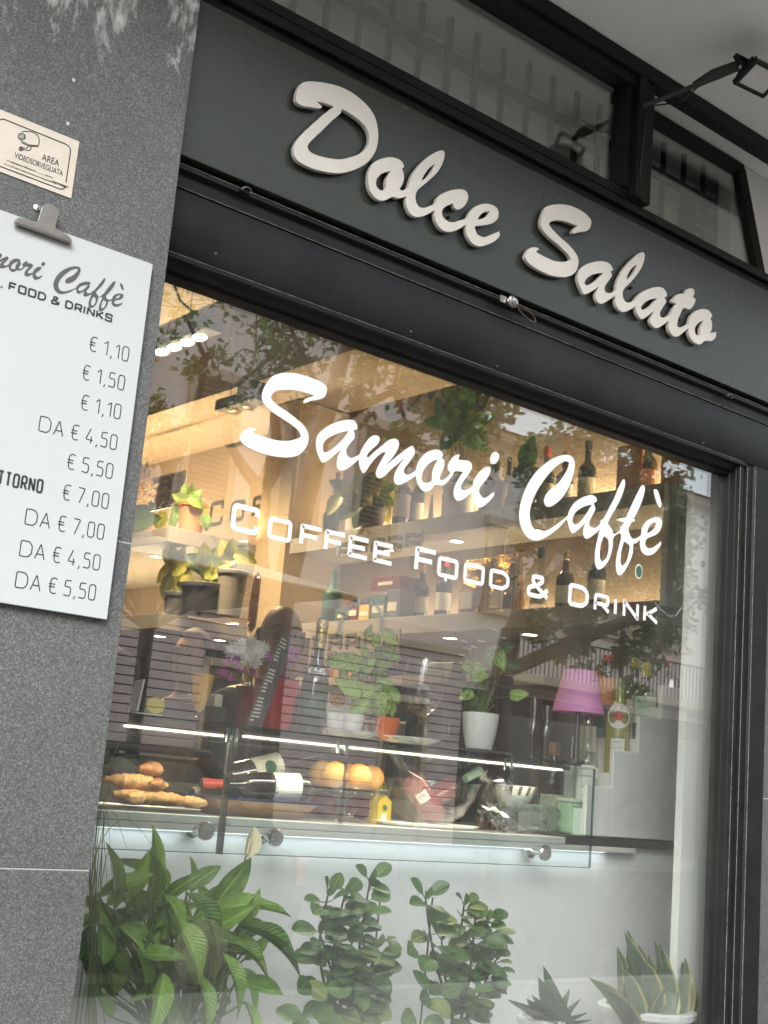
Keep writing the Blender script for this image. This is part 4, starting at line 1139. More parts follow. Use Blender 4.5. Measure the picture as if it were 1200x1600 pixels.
# ------------------------------------------------------------------ street trees
def tree(label, Ym, limbs, clumps, seed, n_leaf=1.0, extra=()):
    rr = random.Random(seed)
    first = limbs[0][0]
    p0 = atm(first[0], first[1], Ym)
    base = Vector((p0.x, p0.y, 0.0))
    t = thing('street_tree', label, 'tree', base, 'street trees')
    mb = MB()
    allp = []
    for li, (pts_r) in enumerate(limbs):
        pts = []; rad = []
        for (px, py, rp, *dy) in pts_r:
            ym = Ym + (dy[0] if dy else 0)
            p = atm(px, py, ym)
            pts.append(p); rad.append(rp * (p - Vector((0, 2 * GL + 2.2, 1.25))).length / FPX)
        if li == 0:
            pts = [base + Vector((0, 0, -0.1)), base + Vector((0, 0, 0.35))] + pts
            rad = [rad[0] * 1.6, rad[0] * 1.12] + rad
        # smooth
        P2 = []; R2 = []
        for i in range(len(pts) - 1):
            a, b = pts[i], pts[i + 1]
            pa = pts[i - 1] if i else a + (a - b)
            pb = pts[i + 2] if i + 2 < len(pts) else b + (b - a)
            for j in range(4):
                u = j / 4
                P2.append(0.5 * ((2 * a) + (b - pa) * u + (2 * pa - 5 * a + 4 * b - pb) * u * u + (3 * a - pa - 3 * b + pb) * u ** 3))
                R2.append((rad[i] * (1 - u) + rad[i + 1] * u) * rr.uniform(.94, 1.06))
        P2.append(pts[-1]); R2.append(rad[-1])
        mb.tube(P2, R2, 9)
        allp += P2[6:] if li == 0 else P2
    tk = mb.build('trunk', 'bark', t, smooth=True)
    V = []; F = []; UV = []
    tw = MB()
    for (px, py, rp, dens, *dy) in clumps:
        c = atm(px, py, Ym + (dy[0] if dy else 0))
        r = rp * (c - Vector((0, 2 * GL + 2.2, 1.25))).length / FPX
        src = min(allp, key=lambda q: (q - c).length)
        tw.tube([src, src.lerp(c, .6) + Vector((rr.uniform(-.1, .1), rr.uniform(-.1, .1), rr.uniform(0, .15))), c], [0.03, 0.018, 0.008], 5)
        subs = []
        for _ in range(int(9 + 8 * dens)):
            s_ = c + Vector((rr.gauss(0, .5), rr.gauss(0, .5), rr.gauss(0, .45))) * r
            subs.append(s_)
            tw.tube([c.lerp(s_, .05), c.lerp(s_, .55) + Vector((0, 0, .05)), s_], [0.009, 0.007, 0.004], 4)
        for _ in range(int(420 * dens * n_leaf)):
            s_ = rr.choice(subs)
            p = s_ + Vector((rr.gauss(0, 1), rr.gauss(0, 1), rr.gauss(0, .8))) * r * 0.2
            d = Vector((rr.gauss(0, 1), rr.gauss(0, 1), rr.gauss(-.5, .7))).normalized()
            sd = d.orthogonal().normalized()
            sd = Matrix.Rotation(rr.uniform(0, 6.28), 3, d) @ sd
            L = rr.uniform(.07, .13); W = L * .5
            b = len(V)
            V += [p, p + d * L * .5 + sd * W * .5, p + d * L, p + d * L * .5 - sd * W * .5]
            F.append((b, b + 1, b + 2, b + 3))
    tw.build('branches', 'bark', t)
    me = bpy.data.meshes.new('crown')
    o0 = org(t)
    me.from_pydata([v - o0 for v in V], [], F)
    me.materials.append(MATS['leaf_tree'])
    o = link_mesh('crown', me, t); o['kind'] = 'stuff'
    return t
tree('forked street tree mirrored at the left edge of the window beside the pillar', 9.0,
     [[(246, 860, 11), (266, 728, 11), (300, 672, 10)], [(300, 672, 8), (312, 615, 6), (322, 560, 4)], [(298, 676, 7), (345, 625, 5), (420, 560, 3)], [(262, 740, 6), (225, 660, 4), (215, 600, 3)]],
     [(252, 700, 38, 1.0), (230, 640, 36, .7), (330, 560, 46, .35), (400, 550, 50, .25), (345, 640, 22, .3), (440, 520, 40, .3), (280, 480, 60, .4)], 3)
tree('street tree with cut stubs mirrored behind the vinyl letter S', 10.0,
     [[(405, 980, 17), (404, 850, 16), (408, 762, 17)], [(408, 765, 11), (375, 722, 8), (350, 675, 6)], [(410, 762, 12), (432, 690, 9), (428, 620, 6), (450, 540, 4)], [(412, 770, 8), (445, 715, 6), (470, 650, 4)]],
     [(465, 560, 50, .6), (430, 600, 36, .35), (350, 620, 30, .2), (470, 640, 24, .5), (500, 520, 60, .5)], 5)
tree('thick leaning street tree mirrored in the middle of the window', 6.5,
     [[(428, 1010, 24), (452, 890, 21), (476, 790, 18), (498, 700, 15), (522, 610, 13), (548, 520, 10)], [(500, 695, 9), (560, 640, 7), (640, 600, 5), (720, 560, 4)], [(515, 640, 6), (480, 570, 5), (450, 500, 3)], [(560, 500, 8), (660, 470, 5), (760, 520, 4)]],
     [(690, 640, 56, 1.3), (735, 690, 46, 1.1), (650, 590, 60, 1.0), (745, 620, 50, 1.2), (590, 560, 50, .5), (560, 620, 36, .3), (700, 560, 60, 1.0), (640, 690, 34, .5), (560, 470, 60, .6)], 8, 1.0)
tree('spreading street tree with long boughs mirrored at the right of the window', 8.0,
     [[(772, 1180, 20), (780, 1080, 18), (800, 985, 16)], [(790, 1050, 12), (850, 1024, 11), (930, 990, 10), (1010, 958, 9), (1080, 930, 7)], [(800, 985, 12), (835, 900, 11), (900, 810, 9), (975, 745, 8), (1050, 690, 6)], [(815, 950, 10), (890, 880, 9), (980, 800, 8), (1060, 745, 6)], [(850, 880, 7), (865, 790, 6), (900, 720, 5), (960, 660, 4)], [(985, 740, 5), (1010, 690, 4), (1020, 640, 3)], [(975, 985, 4), (970, 1060, 3), (985, 1120, 2)]],
     [(850, 760, 40, .7), (900, 730, 44, .7), (960, 740, 46, .7), (1010, 720, 40, .7), (900, 850, 50, 1.0), (960, 860, 52, 1.2), (1010, 880, 44, 1.1), (930, 920, 44, 1.0), (870, 920, 38, .9), (845, 975, 34, .8), (1010, 1000, 36, .8), (965, 1020, 30, .4), (900, 1010, 30, .6), (1020, 820, 40, 1.0), (860, 690, 44, .6), (980, 1090, 24, .35), (830, 840, 30, .8), (880, 790, 44, 1.2), (940, 800, 46, 1.2), (990, 790, 44, 1.2), (1040, 760, 44, 1.0), (880, 700, 40, .8), (930, 690, 44, .8), (990, 680, 44, .8), (1040, 900, 44, 1.2), (980, 940, 40, 1.1), (900, 960, 40, 1.0), (1060, 830, 40, 1.0), (1050, 970, 36, .9), (820, 720, 36, .8)], 13, 1.3)

# ------------------------------------------------------------------ parasol of the pavement tables, and a parked car
c0 = atm(238, 930, 5.0)
pr_ = thing('market_parasol', 'beige square parasol with dark ribs mirrored low in the window', 'parasol', (c0.x, c0.y, 0))
cx, cy_ = c0.x, c0.y
apex = Vector((cx, cy_, 2.66))
hs = 0.92
cor = [Vector((cx + a * hs, cy_ + b * hs, 2.37)) for a, b in ((-1, -1), (1, -1), (1, 1), (-1, 1))]
mb = MB()
b = len(mb.v); mb.v += cor + [apex] + [c - Vector((0, 0, .012)) for c in cor] + [apex - Vector((0, 0, .012))]
for i in range(4):
    j = (i + 1) % 4
    mb.face(b + i, b + j, b + 4); mb.face(b + 5 + j, b + 5 + i, b + 9); mb.face(b + i, b + 5 + i, b + 5 + j, b + j)
mb.build('canopy', 'canvas_beige', pr_)
MB().tube([(cx, cy_, 0.05), (cx, cy_, 2.65)], 0.035, 12).build('pole', 'iron_dark', pr_)
for c in cor + [(cor[i] + cor[(i + 1) % 4]) / 2 for i in range(4)]:
    MB().bar(apex - Vector((0, 0, .03)), c - Vector((0, 0, .03)), 0.03, 0.03).build('rib', 'iron_dark', pr_)
    MB().bar(Vector((cx, cy_, 2.05)), apex.lerp(c, .5) - Vector((0, 0, .04)), 0.025, 0.025).build('strut', 'iron_dark', pr_)
boxo('base_slab', 'kerb_stone', pr_, cx - .3, cx + .3, cy_ - .3, cy_ + .3, 0.002, 0.06, .01)

def car(cx, cy_, label):
    t = thing('parked_car', label, 'car', (cx, cy_, -0.12))
    z0 = -0.12
    L, W = 4.1, 1.72
    st = [(-2.05, .42, .62), (-1.98, .30, .80), (-1.2, .24, .92), (-.75, .22, .96), (.9, .22, .98), (1.75, .24, .98), (2.0, .32, .90), (2.05, .42, .70)]
    mb = MB(); rings = []
    for (x, lo, hi) in st:
        w = W / 2 * (0.90 if abs(x) > 1.9 else 1.0)
        b = len(mb.v)
        for (yy, zz) in ((-w * .96, lo), (-w, lo + .12), (-w, (lo + hi) / 2), (-w * .95, hi - .03), (-w * .86, hi), (w * .86, hi), (w * .95, hi - .03), (w, (lo + hi) / 2), (w, lo + .12), (w * .96, lo)):
            mb.v.append(Vector((cx + x, cy_ + yy, z0 + zz)))
        rings.append(b)
    for a, b in zip(rings, rings[1:]):
        for k in range(10):
            mb.face(a + k, a + (k + 1) % 10, b + (k + 1) % 10, b + k)
    mb.face(*[rings[0] + k for k in reversed(range(10))]); mb.face(*[rings[-1] + k for k in range(10)])
    mb.build('body', 'car_paint', t, smooth=True, bevel=0.02)
    def hoop(x, w, z): return [Vector((cx + x, cy_ + s_ * w, z0 + z)) for s_ in (-1, 1)]
    lo = [(-.85, .76, .965), (1.85, .74, .985)]; hi = [(-.1, .62, 1.46), (1.35, .60, 1.44)]
    def cab(k0, k1, sh):
        a = [hoop(lo[0][0] + sh, lo[0][1], lo[0][2]), hoop(lo[1][0] - sh, lo[1][1], lo[1][2])]
        return a
    p8 = [Vector((cx - .85, cy_ - .76, z0 + .955)), Vector((cx + 1.85, cy_ - .74, z0 + .965)), Vector((cx + 1.85, cy_ + .74, z0 + .965)), Vector((cx - .85, cy_ + .76, z0 + .955)),
          Vector((cx - .1, cy_ - .60, z0 + 1.42)), Vector((cx + 1.3, cy_ - .58, z0 + 1.41)), Vector((cx + 1.3, cy_ + .58, z0 + 1.41)), Vector((cx - .1, cy_ + .60, z0 + 1.42))]
    MB().hexa(p8).build('cabin_glass', 'pane_dark', t, bevel=0.03)
    MB().box(cx - .2, cx + 1.38, cy_ - .61, cy_ + .61, z0 + 1.425, z0 + 1.475).build('roof', 'car_paint', t, bevel=0.02)
    for s_ in (-1, 1):
        for (a, b) in ((p8[0] if s_ < 0 else p8[3], p8[4] if s_ < 0 else p8[7]), (p8[1] if s_ < 0 else p8[2], p8[5] if s_ < 0 else p8[6])):
            MB().bar(a + Vector((0, s_ * .012, 0)), b + Vector((0, s_ * .012, .02)), 0.07, 0.05).build('pillar', 'car_paint', t)
        MB().bar(Vector((cx + .6, cy_ + s_ * .77, z0 + .96)), Vector((cx + .6, cy_ + s_ * .61, z0 + 1.43)), 0.07, 0.05).build('pillar', 'car_paint', t)
        boxo('headlight', 'label_white', t, cx - 2.065, cx - 1.98, cy_ + s_ * .62 - .15, cy_ + s_ * .62 + .15, z0 + .60, z0 + .72, .01)
        boxo('tail_light', 'tail_red', t, cx + 1.99, cx + 2.065, cy_ + s_ * .66 - .11, cy_ + s_ * .66 + .11, z0 + .68, z0 + .86, .01)
        boxo('wing_mirror', 'car_paint', t, cx - .62, cx - .46, cy_ + s_ * .92 - .09, cy_ + s_ * .92 + .09, z0 + .92, z0 + 1.04, .02)
        for wx in (-1.28, 1.28):
            M_ = Matrix.Translation(Vector((cx + wx, cy_ + s_ * .76, z0 + .31))) @ Matrix.Rotation(R(90), 4, 'X')
            w = MB().lathe([(.20, -.10), (.29, -.105), (.31, -.08), (.31, .08), (.29, .105), (.20, .10)], 24, M_).build('wheel', 'rubber_black', t, smooth=True)
            MB().lathe([(.03, -.112), (.185, -.108), (.195, -.09), (.195, .09), (.185, .108), (.03, .112)], 16, M_).build('rim', 'clip_metal', w)
    return t
car(3.1, -5.25, 'dark grey parked car mirrored low in the window')
# ================================================================== THE ROOM BEHIND THE GLASS
XW, YBK, ZC = 3.92, 7.2, 3.60
room = thing('cafe_room', 'warm lit cafe interior behind the shop window', 'room', (1.5, 3.5, 0.1))
room['kind'] = 'structure'
boxo('floor', 'floor_inside', room, -2.6, 4.6, 0.29, YBK, 0.02, 0.10)
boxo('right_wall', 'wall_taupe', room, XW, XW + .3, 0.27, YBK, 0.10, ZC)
boxo('back_wall', 'wall_warm', room, -2.6, XW - .002, YBK, YBK + .2, 0.10, ZC)
boxo('left_wall', 'wall_warm', room, -2.6, -2.4, 0.27, YBK, 0.10, ZC)
boxo('ceiling', 'ceiling_warm', room, -2.6, XW, 0.942, YBK, ZC - 0.03, ZC)
boxo('front_wall', 'wall_warm', room, -2.39, XL - .002, 0.262, 0.30, 0.10, ZC - .04)
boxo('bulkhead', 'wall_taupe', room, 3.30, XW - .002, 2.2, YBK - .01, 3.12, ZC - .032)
boxo('corner_post', 'post_white', room, at(1069, 1200, .205).x, 3.29, 0.205, 0.231, 0.45, 2.478)
boxo('window_ledge', 'interior_white', room, XL, 3.074, 0.305, 0.60, 0.46, 0.50)
# pale pilaster and alcove on the far side wall
boxo('pilaster', 'wall_warm', room, 3.60, XW - .003, 3.02, 3.28, 0.1, 3.11)

# ------------------------------------------------------------------ wall shelves running back along the right wall
XS = 3.60
ZU, ZL_ = 2.385, 1.960
def shelf_unit(label, xs, y0, y1, ends):
    t = thing('wall_shelf', label, 'shelf', (xs, y0, ZL_), 'wall shelves')
    boxo('shelf_board', 'shelf_grey', t, xs, XW - .004, y0 + (.0245 if ends else 0), y1, ZU - .075, ZU, .002)
    boxo('shelf_board', 'shelf_grey', t, xs, XW - .004, y0 + (.0245 if ends else 0), y1, ZL_ - .075, ZL_, .002)
    if ends:
        boxo('end_panel', 'interior_white', t, xs - .004, XW - .004, y0, y0 + .024, ZL_ - .02, ZU + .004, .002)
    return t
u1 = shelf_unit('long grey double shelf on the right wall with white end panel', XS, 0.660, 2.98, True)
u2 = shelf_unit('short grey double shelf further back, left of the pilaster', 3.10, 3.30, 5.4, False)
def atx(px, py, X):
    d = ray(px, py)
    return CAM + d * ((X - CAM.x) / d.x)
def downlight(px, py, X, z, who):
    p = atx(px, py, X)
    MB().lathe([(0.030, -0.004), (0.034, -0.004), (0.034, 0.0)], 16, Matrix.Translation(Vector((p.x, p.y, z - .0015)))).build('downlight_rim', 'clip_metal', who)
    MB().lathe([(0.029, -0.0045), (0.029, -0.001)], 16, Matrix.Translation(Vector((p.x, p.y, z - .0015)))).build('downlight_lens', 'spot_lens', who)
    l = bpy.data.lights.new('downlight_glow', 'SPOT'); l.energy = 1.2; l.color = (1, .78, .5); l.spot_size = R(120); l.spot_blend = .9; l.shadow_soft_size = .03
    o = bpy.data.objects.new('downlight_glow', l); COL.objects.link(o); o.parent = who; o.location = Vector((p.x, p.y, z - .012)) - org(who)
for (px, py) in ((607, 842), (715, 828), (839, 813), (980, 795)):
    downlight(px, py, 3.74, ZU - .075, u1)
for (px, py) in ((706, 965), (830, 958)):
    downlight(px, py, 3.74, ZL_ - .075, u1)
downlight(246, 846, 3.30, ZU - .075, u2)
downlight(349, 947, 3.50, ZL_ - .075, u1)
downlight(255, 951, 3.30, ZL_ - .075, u2)
# warm LED strips at the back of the shelves
def led(label, x, y0, y1, z, e, horiz=False, xw=None):
    t = thing('light_strip', label, 'light strip', (x, y0, z), 'shelf light strips')
    if horiz:
        boxo('strip_channel', 'clip_metal', t, x, xw, y0, y0 + .02, z, z + .008)
        boxo('strip_diffuser', 'led_warm', t, x, xw, y0 + .002, y0 + .018, z + .0085, z + .014)
    else:
        boxo('strip_channel', 'clip_metal', t, x - .012, x + .012, y0, y1, z, z + .008)
        boxo('strip_diffuser', 'led_warm', t, x - .010, x + .010, y0, y1, z + .0085, z + .014)
    l = bpy.data.lights.new('strip_glow', 'AREA'); l.shape = 'RECTANGLE'; l.energy = e; l.color = (1, .70, .36)
    l.size = (xw - x) if horiz else .03; l.size_y = .03 if horiz else (y1 - y0)
    o = bpy.data.objects.new('strip_glow', l); COL.objects.link(o); o.parent = t
    o.location = Vector(((x + xw) / 2 if horiz else x, y0 + .01 if horiz else (y0 + y1) / 2, z + .02)) - org(t)
    o.rotation_euler = (R(180), 0, 0)
led('warm light strip along the back of the upper right wall shelf', 3.86, 0.75, 2.9, ZU, 8)
led('warm light strip along the back of the lower right wall shelf', 3.86, 0.75, 2.9, ZL_, 2)
led('warm light strip on the upper shelf left of the pilaster', 3.56, 3.32, 5.3, ZU, 24)
led('warm light strip on the lower shelf left of the pilaster', 3.56, 3.32, 5.3, ZL_, 7)

# ------------------------------------------------------------------ hanging spot bars
def spotbar(label, pxs, Y, lit, cables):
    ps = [atx(x, y, at(pxs[0][0], pxs[0][1], Y).x) for x, y in pxs]
    c = sum(ps, Vector()) / len(ps)
    t = thing('spot_bar', label, 'ceiling lamp', c, 'hanging spot bars')
    d = (ps[-1] - ps[0]); d.z = 0; d.normalize()
    z = c.z
    a = Vector((ps[0].x, ps[0].y, z)) - d * .11; b = Vector((ps[-1].x, ps[-1].y, z)) + d * .12
    MB().bar(a + Vector((0, 0, .03)), b + Vector((0, 0, .03)), 0.095, 0.055).build('lamp_bar', 'rubber_black', t, bevel=.004)
    mid = a.lerp(b, .72)
    MB().bar(mid + Vector((0, 0, .06)) - d * .06, mid + Vector((0, 0, .06)) + d * .06, 0.10, 0.10).build('driver_box', 'rubber_black', t, bevel=.006)
    for p in ps:
        q = Vector((p.x, p.y, z))
        MB().lathe([(0.034, 0.004), (0.042, 0.0), (0.042, -0.006), (0.036, -0.006), (0.033, 0.0)], 22, Matrix.Translation(q) @ Matrix.Rotation(R(-14), 4, 'X')).build('spot_ring', 'machine_black', t, smooth=True)
        MB().lathe([(0.033, -0.005), (0.022, -0.010), (0.008, -0.012)], 20, Matrix.Translation(q) @ Matrix.Rotation(R(-14), 4, 'X')).build('spot_lens', 'lamp_lens' if lit else 'lamp_lens_off', t, smooth=True)
        if lit:
            l = bpy.data.lights.new('spot_glow', 'SPOT'); l.energy = 40; l.color = (1, .74, .42); l.spot_size = R(130); l.spot_blend = .8; l.shadow_soft_size = .05
            o = bpy.data.objects.new('spot_glow', l); COL.objects.link(o); o.parent = t; o.location = q + Vector((0, 0, -.03)) - org(t)
    for (px, py) in cables:
        p = atx(px, py, c.x)
        MB().tube([(c.x, p.y, z + .06), (c.x, p.y, ZC - .03)], .0022, 5).build('hanging_wire', 'rubber_black', t)
    MB().tube([mid + Vector((0, 0, .11)), mid + Vector((-.10, 0, .15)), mid + Vector((-.16, 0, .25)), Vector((mid.x - .14, mid.y, ZC - .03))], .006, 6).build('power_cord', 'rubber_black', t, smooth=True)
    return t
spotbar('lit black bar of four spots hanging at the upper left of the window', [(253, 548), (272, 541), (292, 534), (312, 526)], 3.1, True, [(298, 480), (332, 480)])
spotbar('unlit black bar of two spots hanging behind the vinyl letter S', [(366, 640), (388, 634)], 3.1, False, [(367, 560), (410, 560)])
p = at(425, 500, 2.4)
c = MB().tube([at(425, 470, 2.4), at(425, 492, 2.4), at(412, 520, 2.4), at(406, 545, 2.4), at(406, 590, 2.4)], .006, 6).build('hanging_cord', 'rubber_black', None, smooth=True)
props(c, 'loose black cord hanging from the ceiling above the letter S', 'cord')
# warm ceiling wash: lit cove behind the bulkhead edge
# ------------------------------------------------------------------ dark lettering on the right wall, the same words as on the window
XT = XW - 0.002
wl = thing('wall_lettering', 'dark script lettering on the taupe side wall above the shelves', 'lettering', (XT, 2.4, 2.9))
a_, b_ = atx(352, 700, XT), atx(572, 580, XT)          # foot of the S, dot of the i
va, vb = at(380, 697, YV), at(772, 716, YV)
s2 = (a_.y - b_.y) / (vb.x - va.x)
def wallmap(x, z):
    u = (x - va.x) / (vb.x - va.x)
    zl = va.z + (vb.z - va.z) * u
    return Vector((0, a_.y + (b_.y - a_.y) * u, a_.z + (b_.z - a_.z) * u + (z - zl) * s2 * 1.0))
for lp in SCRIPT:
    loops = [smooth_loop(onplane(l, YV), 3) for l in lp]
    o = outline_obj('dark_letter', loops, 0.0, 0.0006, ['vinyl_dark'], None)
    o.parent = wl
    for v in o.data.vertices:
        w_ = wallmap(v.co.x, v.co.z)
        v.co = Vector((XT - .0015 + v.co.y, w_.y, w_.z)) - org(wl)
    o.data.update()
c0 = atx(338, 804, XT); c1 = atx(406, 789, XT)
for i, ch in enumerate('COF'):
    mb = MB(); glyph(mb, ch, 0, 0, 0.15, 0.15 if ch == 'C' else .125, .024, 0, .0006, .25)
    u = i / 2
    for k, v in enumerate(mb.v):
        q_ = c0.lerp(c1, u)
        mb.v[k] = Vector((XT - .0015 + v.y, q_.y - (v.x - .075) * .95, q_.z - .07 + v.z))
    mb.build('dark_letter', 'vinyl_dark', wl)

# ------------------------------------------------------------------ display counter
YW = 0.62                                     # white front
YG = 0.555                                    # front glass of the case
cnt = thing('display_counter', 'white glass-fronted display counter with lit case behind the window', 'display counter', (2.4, YW, 0.1))
boxo('front_panel', 'interior_white', cnt, 0.6, 3.90, YW, YW + .03, 0.1, 1.112)
boxo('front_groove', 'strip_dark', cnt, 0.6, 3.90, YW + .002, YW + .028, 1.0985, 1.1135)
boxo('case_floor', 'porcelain', cnt, 0.6, 3.07, YW - .035, 1.18, 1.114, 1.134, .002)
boxo('back_panel', 'shelf_grey', cnt, 0.6, 3.07, 1.181, 1.20, 0.1, 1.20)
boxo('glass_top', 'case_glass', cnt, 0.6, 3.10, YG + .012, 1.16, 1.352, 1.362)
boxo('top_edge', 'case_edge', cnt, 0.6, 3.10, YG + .0095, YG + .0118, 1.352, 1.362)
xA = at(357, 1225, YG).x
xB = at(926, 1280, YG).x
xM = at(531, 1220, YG + .03).x
for (a, b) in ((0.6, xA - .004), (xA + .004, xB)):
    g_ = boxo('front_glass', 'case_glass', cnt, a, b, YG, YG + .008, 1.050, 1.348)
    boxo('glass_edge', 'case_edge', g_, a, b, YG, YG + .008, 1.0475, 1.0498)
    boxo('glass_edge', 'case_edge', g_, b + .0002, b + .0024, YG, YG + .008, 1.050, 1.348)
boxo('divider_post', 'strip_dark', cnt, xA - .0035, xA + .0035, YG - .002, YG + .02, 1.046, 1.350)
boxo('case_divider', 'case_glass', cnt, xM - .004, xM + .004, YG + .012, 1.1, 1.136, 1.350)
boxo('divider_edge', 'case_edge', cnt, xM - .005, xM + .005, YG + .009, YG + .0118, 1.136, 1.350)
boxo('side_glass', 'case_glass', cnt, xB - .05, xB - .042, YG + .012, 1.1, 1.136, 1.350)
for (px, py) in ((316, 1298), (425, 1308), (846, 1332)):
    p = at(px, py, YG)
    kb = MB().lathe([(0.0, -0.022), (0.020, -0.022), (0.0225, -0.019), (0.0225, -0.008), (0.019, -0.005), (0.010, -0.003), (0.009, 0.035), (0.012, 0.038), (0.021, 0.042), (0.022, 0.064)], 24, Matrix.Translation(Vector((p.x, YG, p.z))) @ Matrix.Rotation(R(-90), 4, 'X'), cap=False)
    kb.build('standoff_knob', 'chrome', cnt, smooth=True)
# LED bars: warm rows of diodes on a strip under the glass top
def ledrow(x0, x1, y, z, n):
    boxo('led_channel', 'clip_metal', cnt, x0, x1, y, y + .010, z + .004, z + .009)
    for yy in (y + .005, y + .018):            # a hose of small diodes
        mb = MB(); pts = []; rad = []
        k_ = int((x1 - x0) / .009)
        for i in range(k_ + 1):
            x = x0 + (x1 - x0) * i / k_
            pts += [(x, yy, z), (x + .0045, yy, z)]; rad += [.0040, .0016]
        mb.tube(pts, rad, 6).build('led_hose', 'led_bar', cnt)
    l = bpy.data.lights.new('led_glow', 'AREA'); l.shape = 'RECTANGLE'; l.energy = 1.8 * (x1 - x0); l.size = x1 - x0; l.size_y = .03; l.color = (1, .87, .66)
    o = bpy.data.objects.new('led_glow', l); COL.objects.link(o); o.parent = cnt; o.location = Vector(((x0 + x1) / 2, y + .012, z - .006)) - org(cnt)
ledrow(at(200, 1135, YG + .03).x, xA - .01, YG + .03, 1.331, 60)
ledrow(xA + .06, at(880, 1192, YG + .03).x, YG + .03, 1.336, 120)
# cold white light bar below the case floor
lx1 = at(993, 1328, YW - .03).x
lb = boxo('light_bar', 'porcelain', cnt, 1.25, lx1, YW - .034, YW - .010, 1.096, 1.1125, .002)
boxo('light_bar_lens', 'led_white', lb, 1.26, lx1 - .15, YW - .032, YW - .014, 1.0935, 1.0955)
l = bpy.data.lights.new('bar_glow', 'AREA'); l.shape = 'RECTANGLE'; l.energy = 0.32; l.size = lx1 - 1.35; l.size_y = .02; l.color = (.93, .97, 1)
o = bpy.data.objects.new('bar_glow', l); COL.objects.link(o); o.parent = cnt; o.location = Vector(((lx1 + 1.25) / 2 - .07, YW - .022, 1.092)) - org(cnt)
for (px, py) in ((364, 1128), (535, 1152), (795, 1178)):
    p = at(px, py, YG + .02)
    for dx in (-.012, .014):
        MB().tube([(p.x + dx, YG + .02, 1.352), (p.x + dx, YG + .02, 1.318)], .004, 8).build('glass_clamp', 'chrome', cnt)

# white stepped bottle rack on the dark worktop to the right
rk = thing('stepped_rack', 'white glossy stepped bottle rack on dark worktop at the right', 'bottle rack', (3.4, YW, 1.1))
YR = YW - 0.018
pp = [(917, 1303), (918, 1226), (957, 1231), (959, 1171), (997, 1176), (1000, 1119), (1036, 1124), (1033, 1071), (1090, 1079), (1085, 1317)]
poly = [(at(x, y, YR).x, at(x, y, YR).z) for x, y in pp]
zst = [poly[1][1], poly[3][1], poly[5][1], poly[7][1]]
zz = [sum(v) / len(v) for v in ([poly[1][1], poly[2][1]], [poly[3][1], poly[4][1]], [poly[5][1], poly[6][1]], [poly[7][1], poly[8][1]])]
xx = [poly[1][0], (poly[2][0] + poly[3][0]) / 2, (poly[4][0] + poly[5][0]) / 2, (poly[6][0] + poly[7][0]) / 2, poly[8][0]]
z0_ = 1.142
SP = [(xx[0], z0_), (xx[0], zz[0]), (xx[1], zz[0]), (xx[1], zz[1]), (xx[2], zz[1]), (xx[2], zz[2]), (xx[3], zz[2]), (xx[3], zz[3]), (xx[4], zz[3]), (xx[4], z0_)]
MB().prism(list(reversed(SP)), YR, YR + .018).build('step_panel', 'interior_white', rk, bevel=.004)
for i in range(4):
    boxo('step_tread', 'interior_white', rk, xx[i] + .001, XW - .01, YR + .019 + .0, YR + .30, zz[i] - .0185, zz[i] - .0005 - .045)if False else None
STEP = zz; SX = xx
boxo('worktop', 'strip_dark', rk, 3.085, 3.905, YR - .004, 1.18, 1.1145, 1.1405, .002)
boxo('rack_base', 'interior_white', rk, SX[0] + .006, 3.9, YR + .0185, YR + .30, 1.1415, STEP[0] - .075)
for i in range(1, 4):
    boxo('step_block', 'interior_white', rk, SX[i] + .006, 3.9, YR + .0185, YR + .30, STEP[i - 1] - .074, STEP[i] - .075)
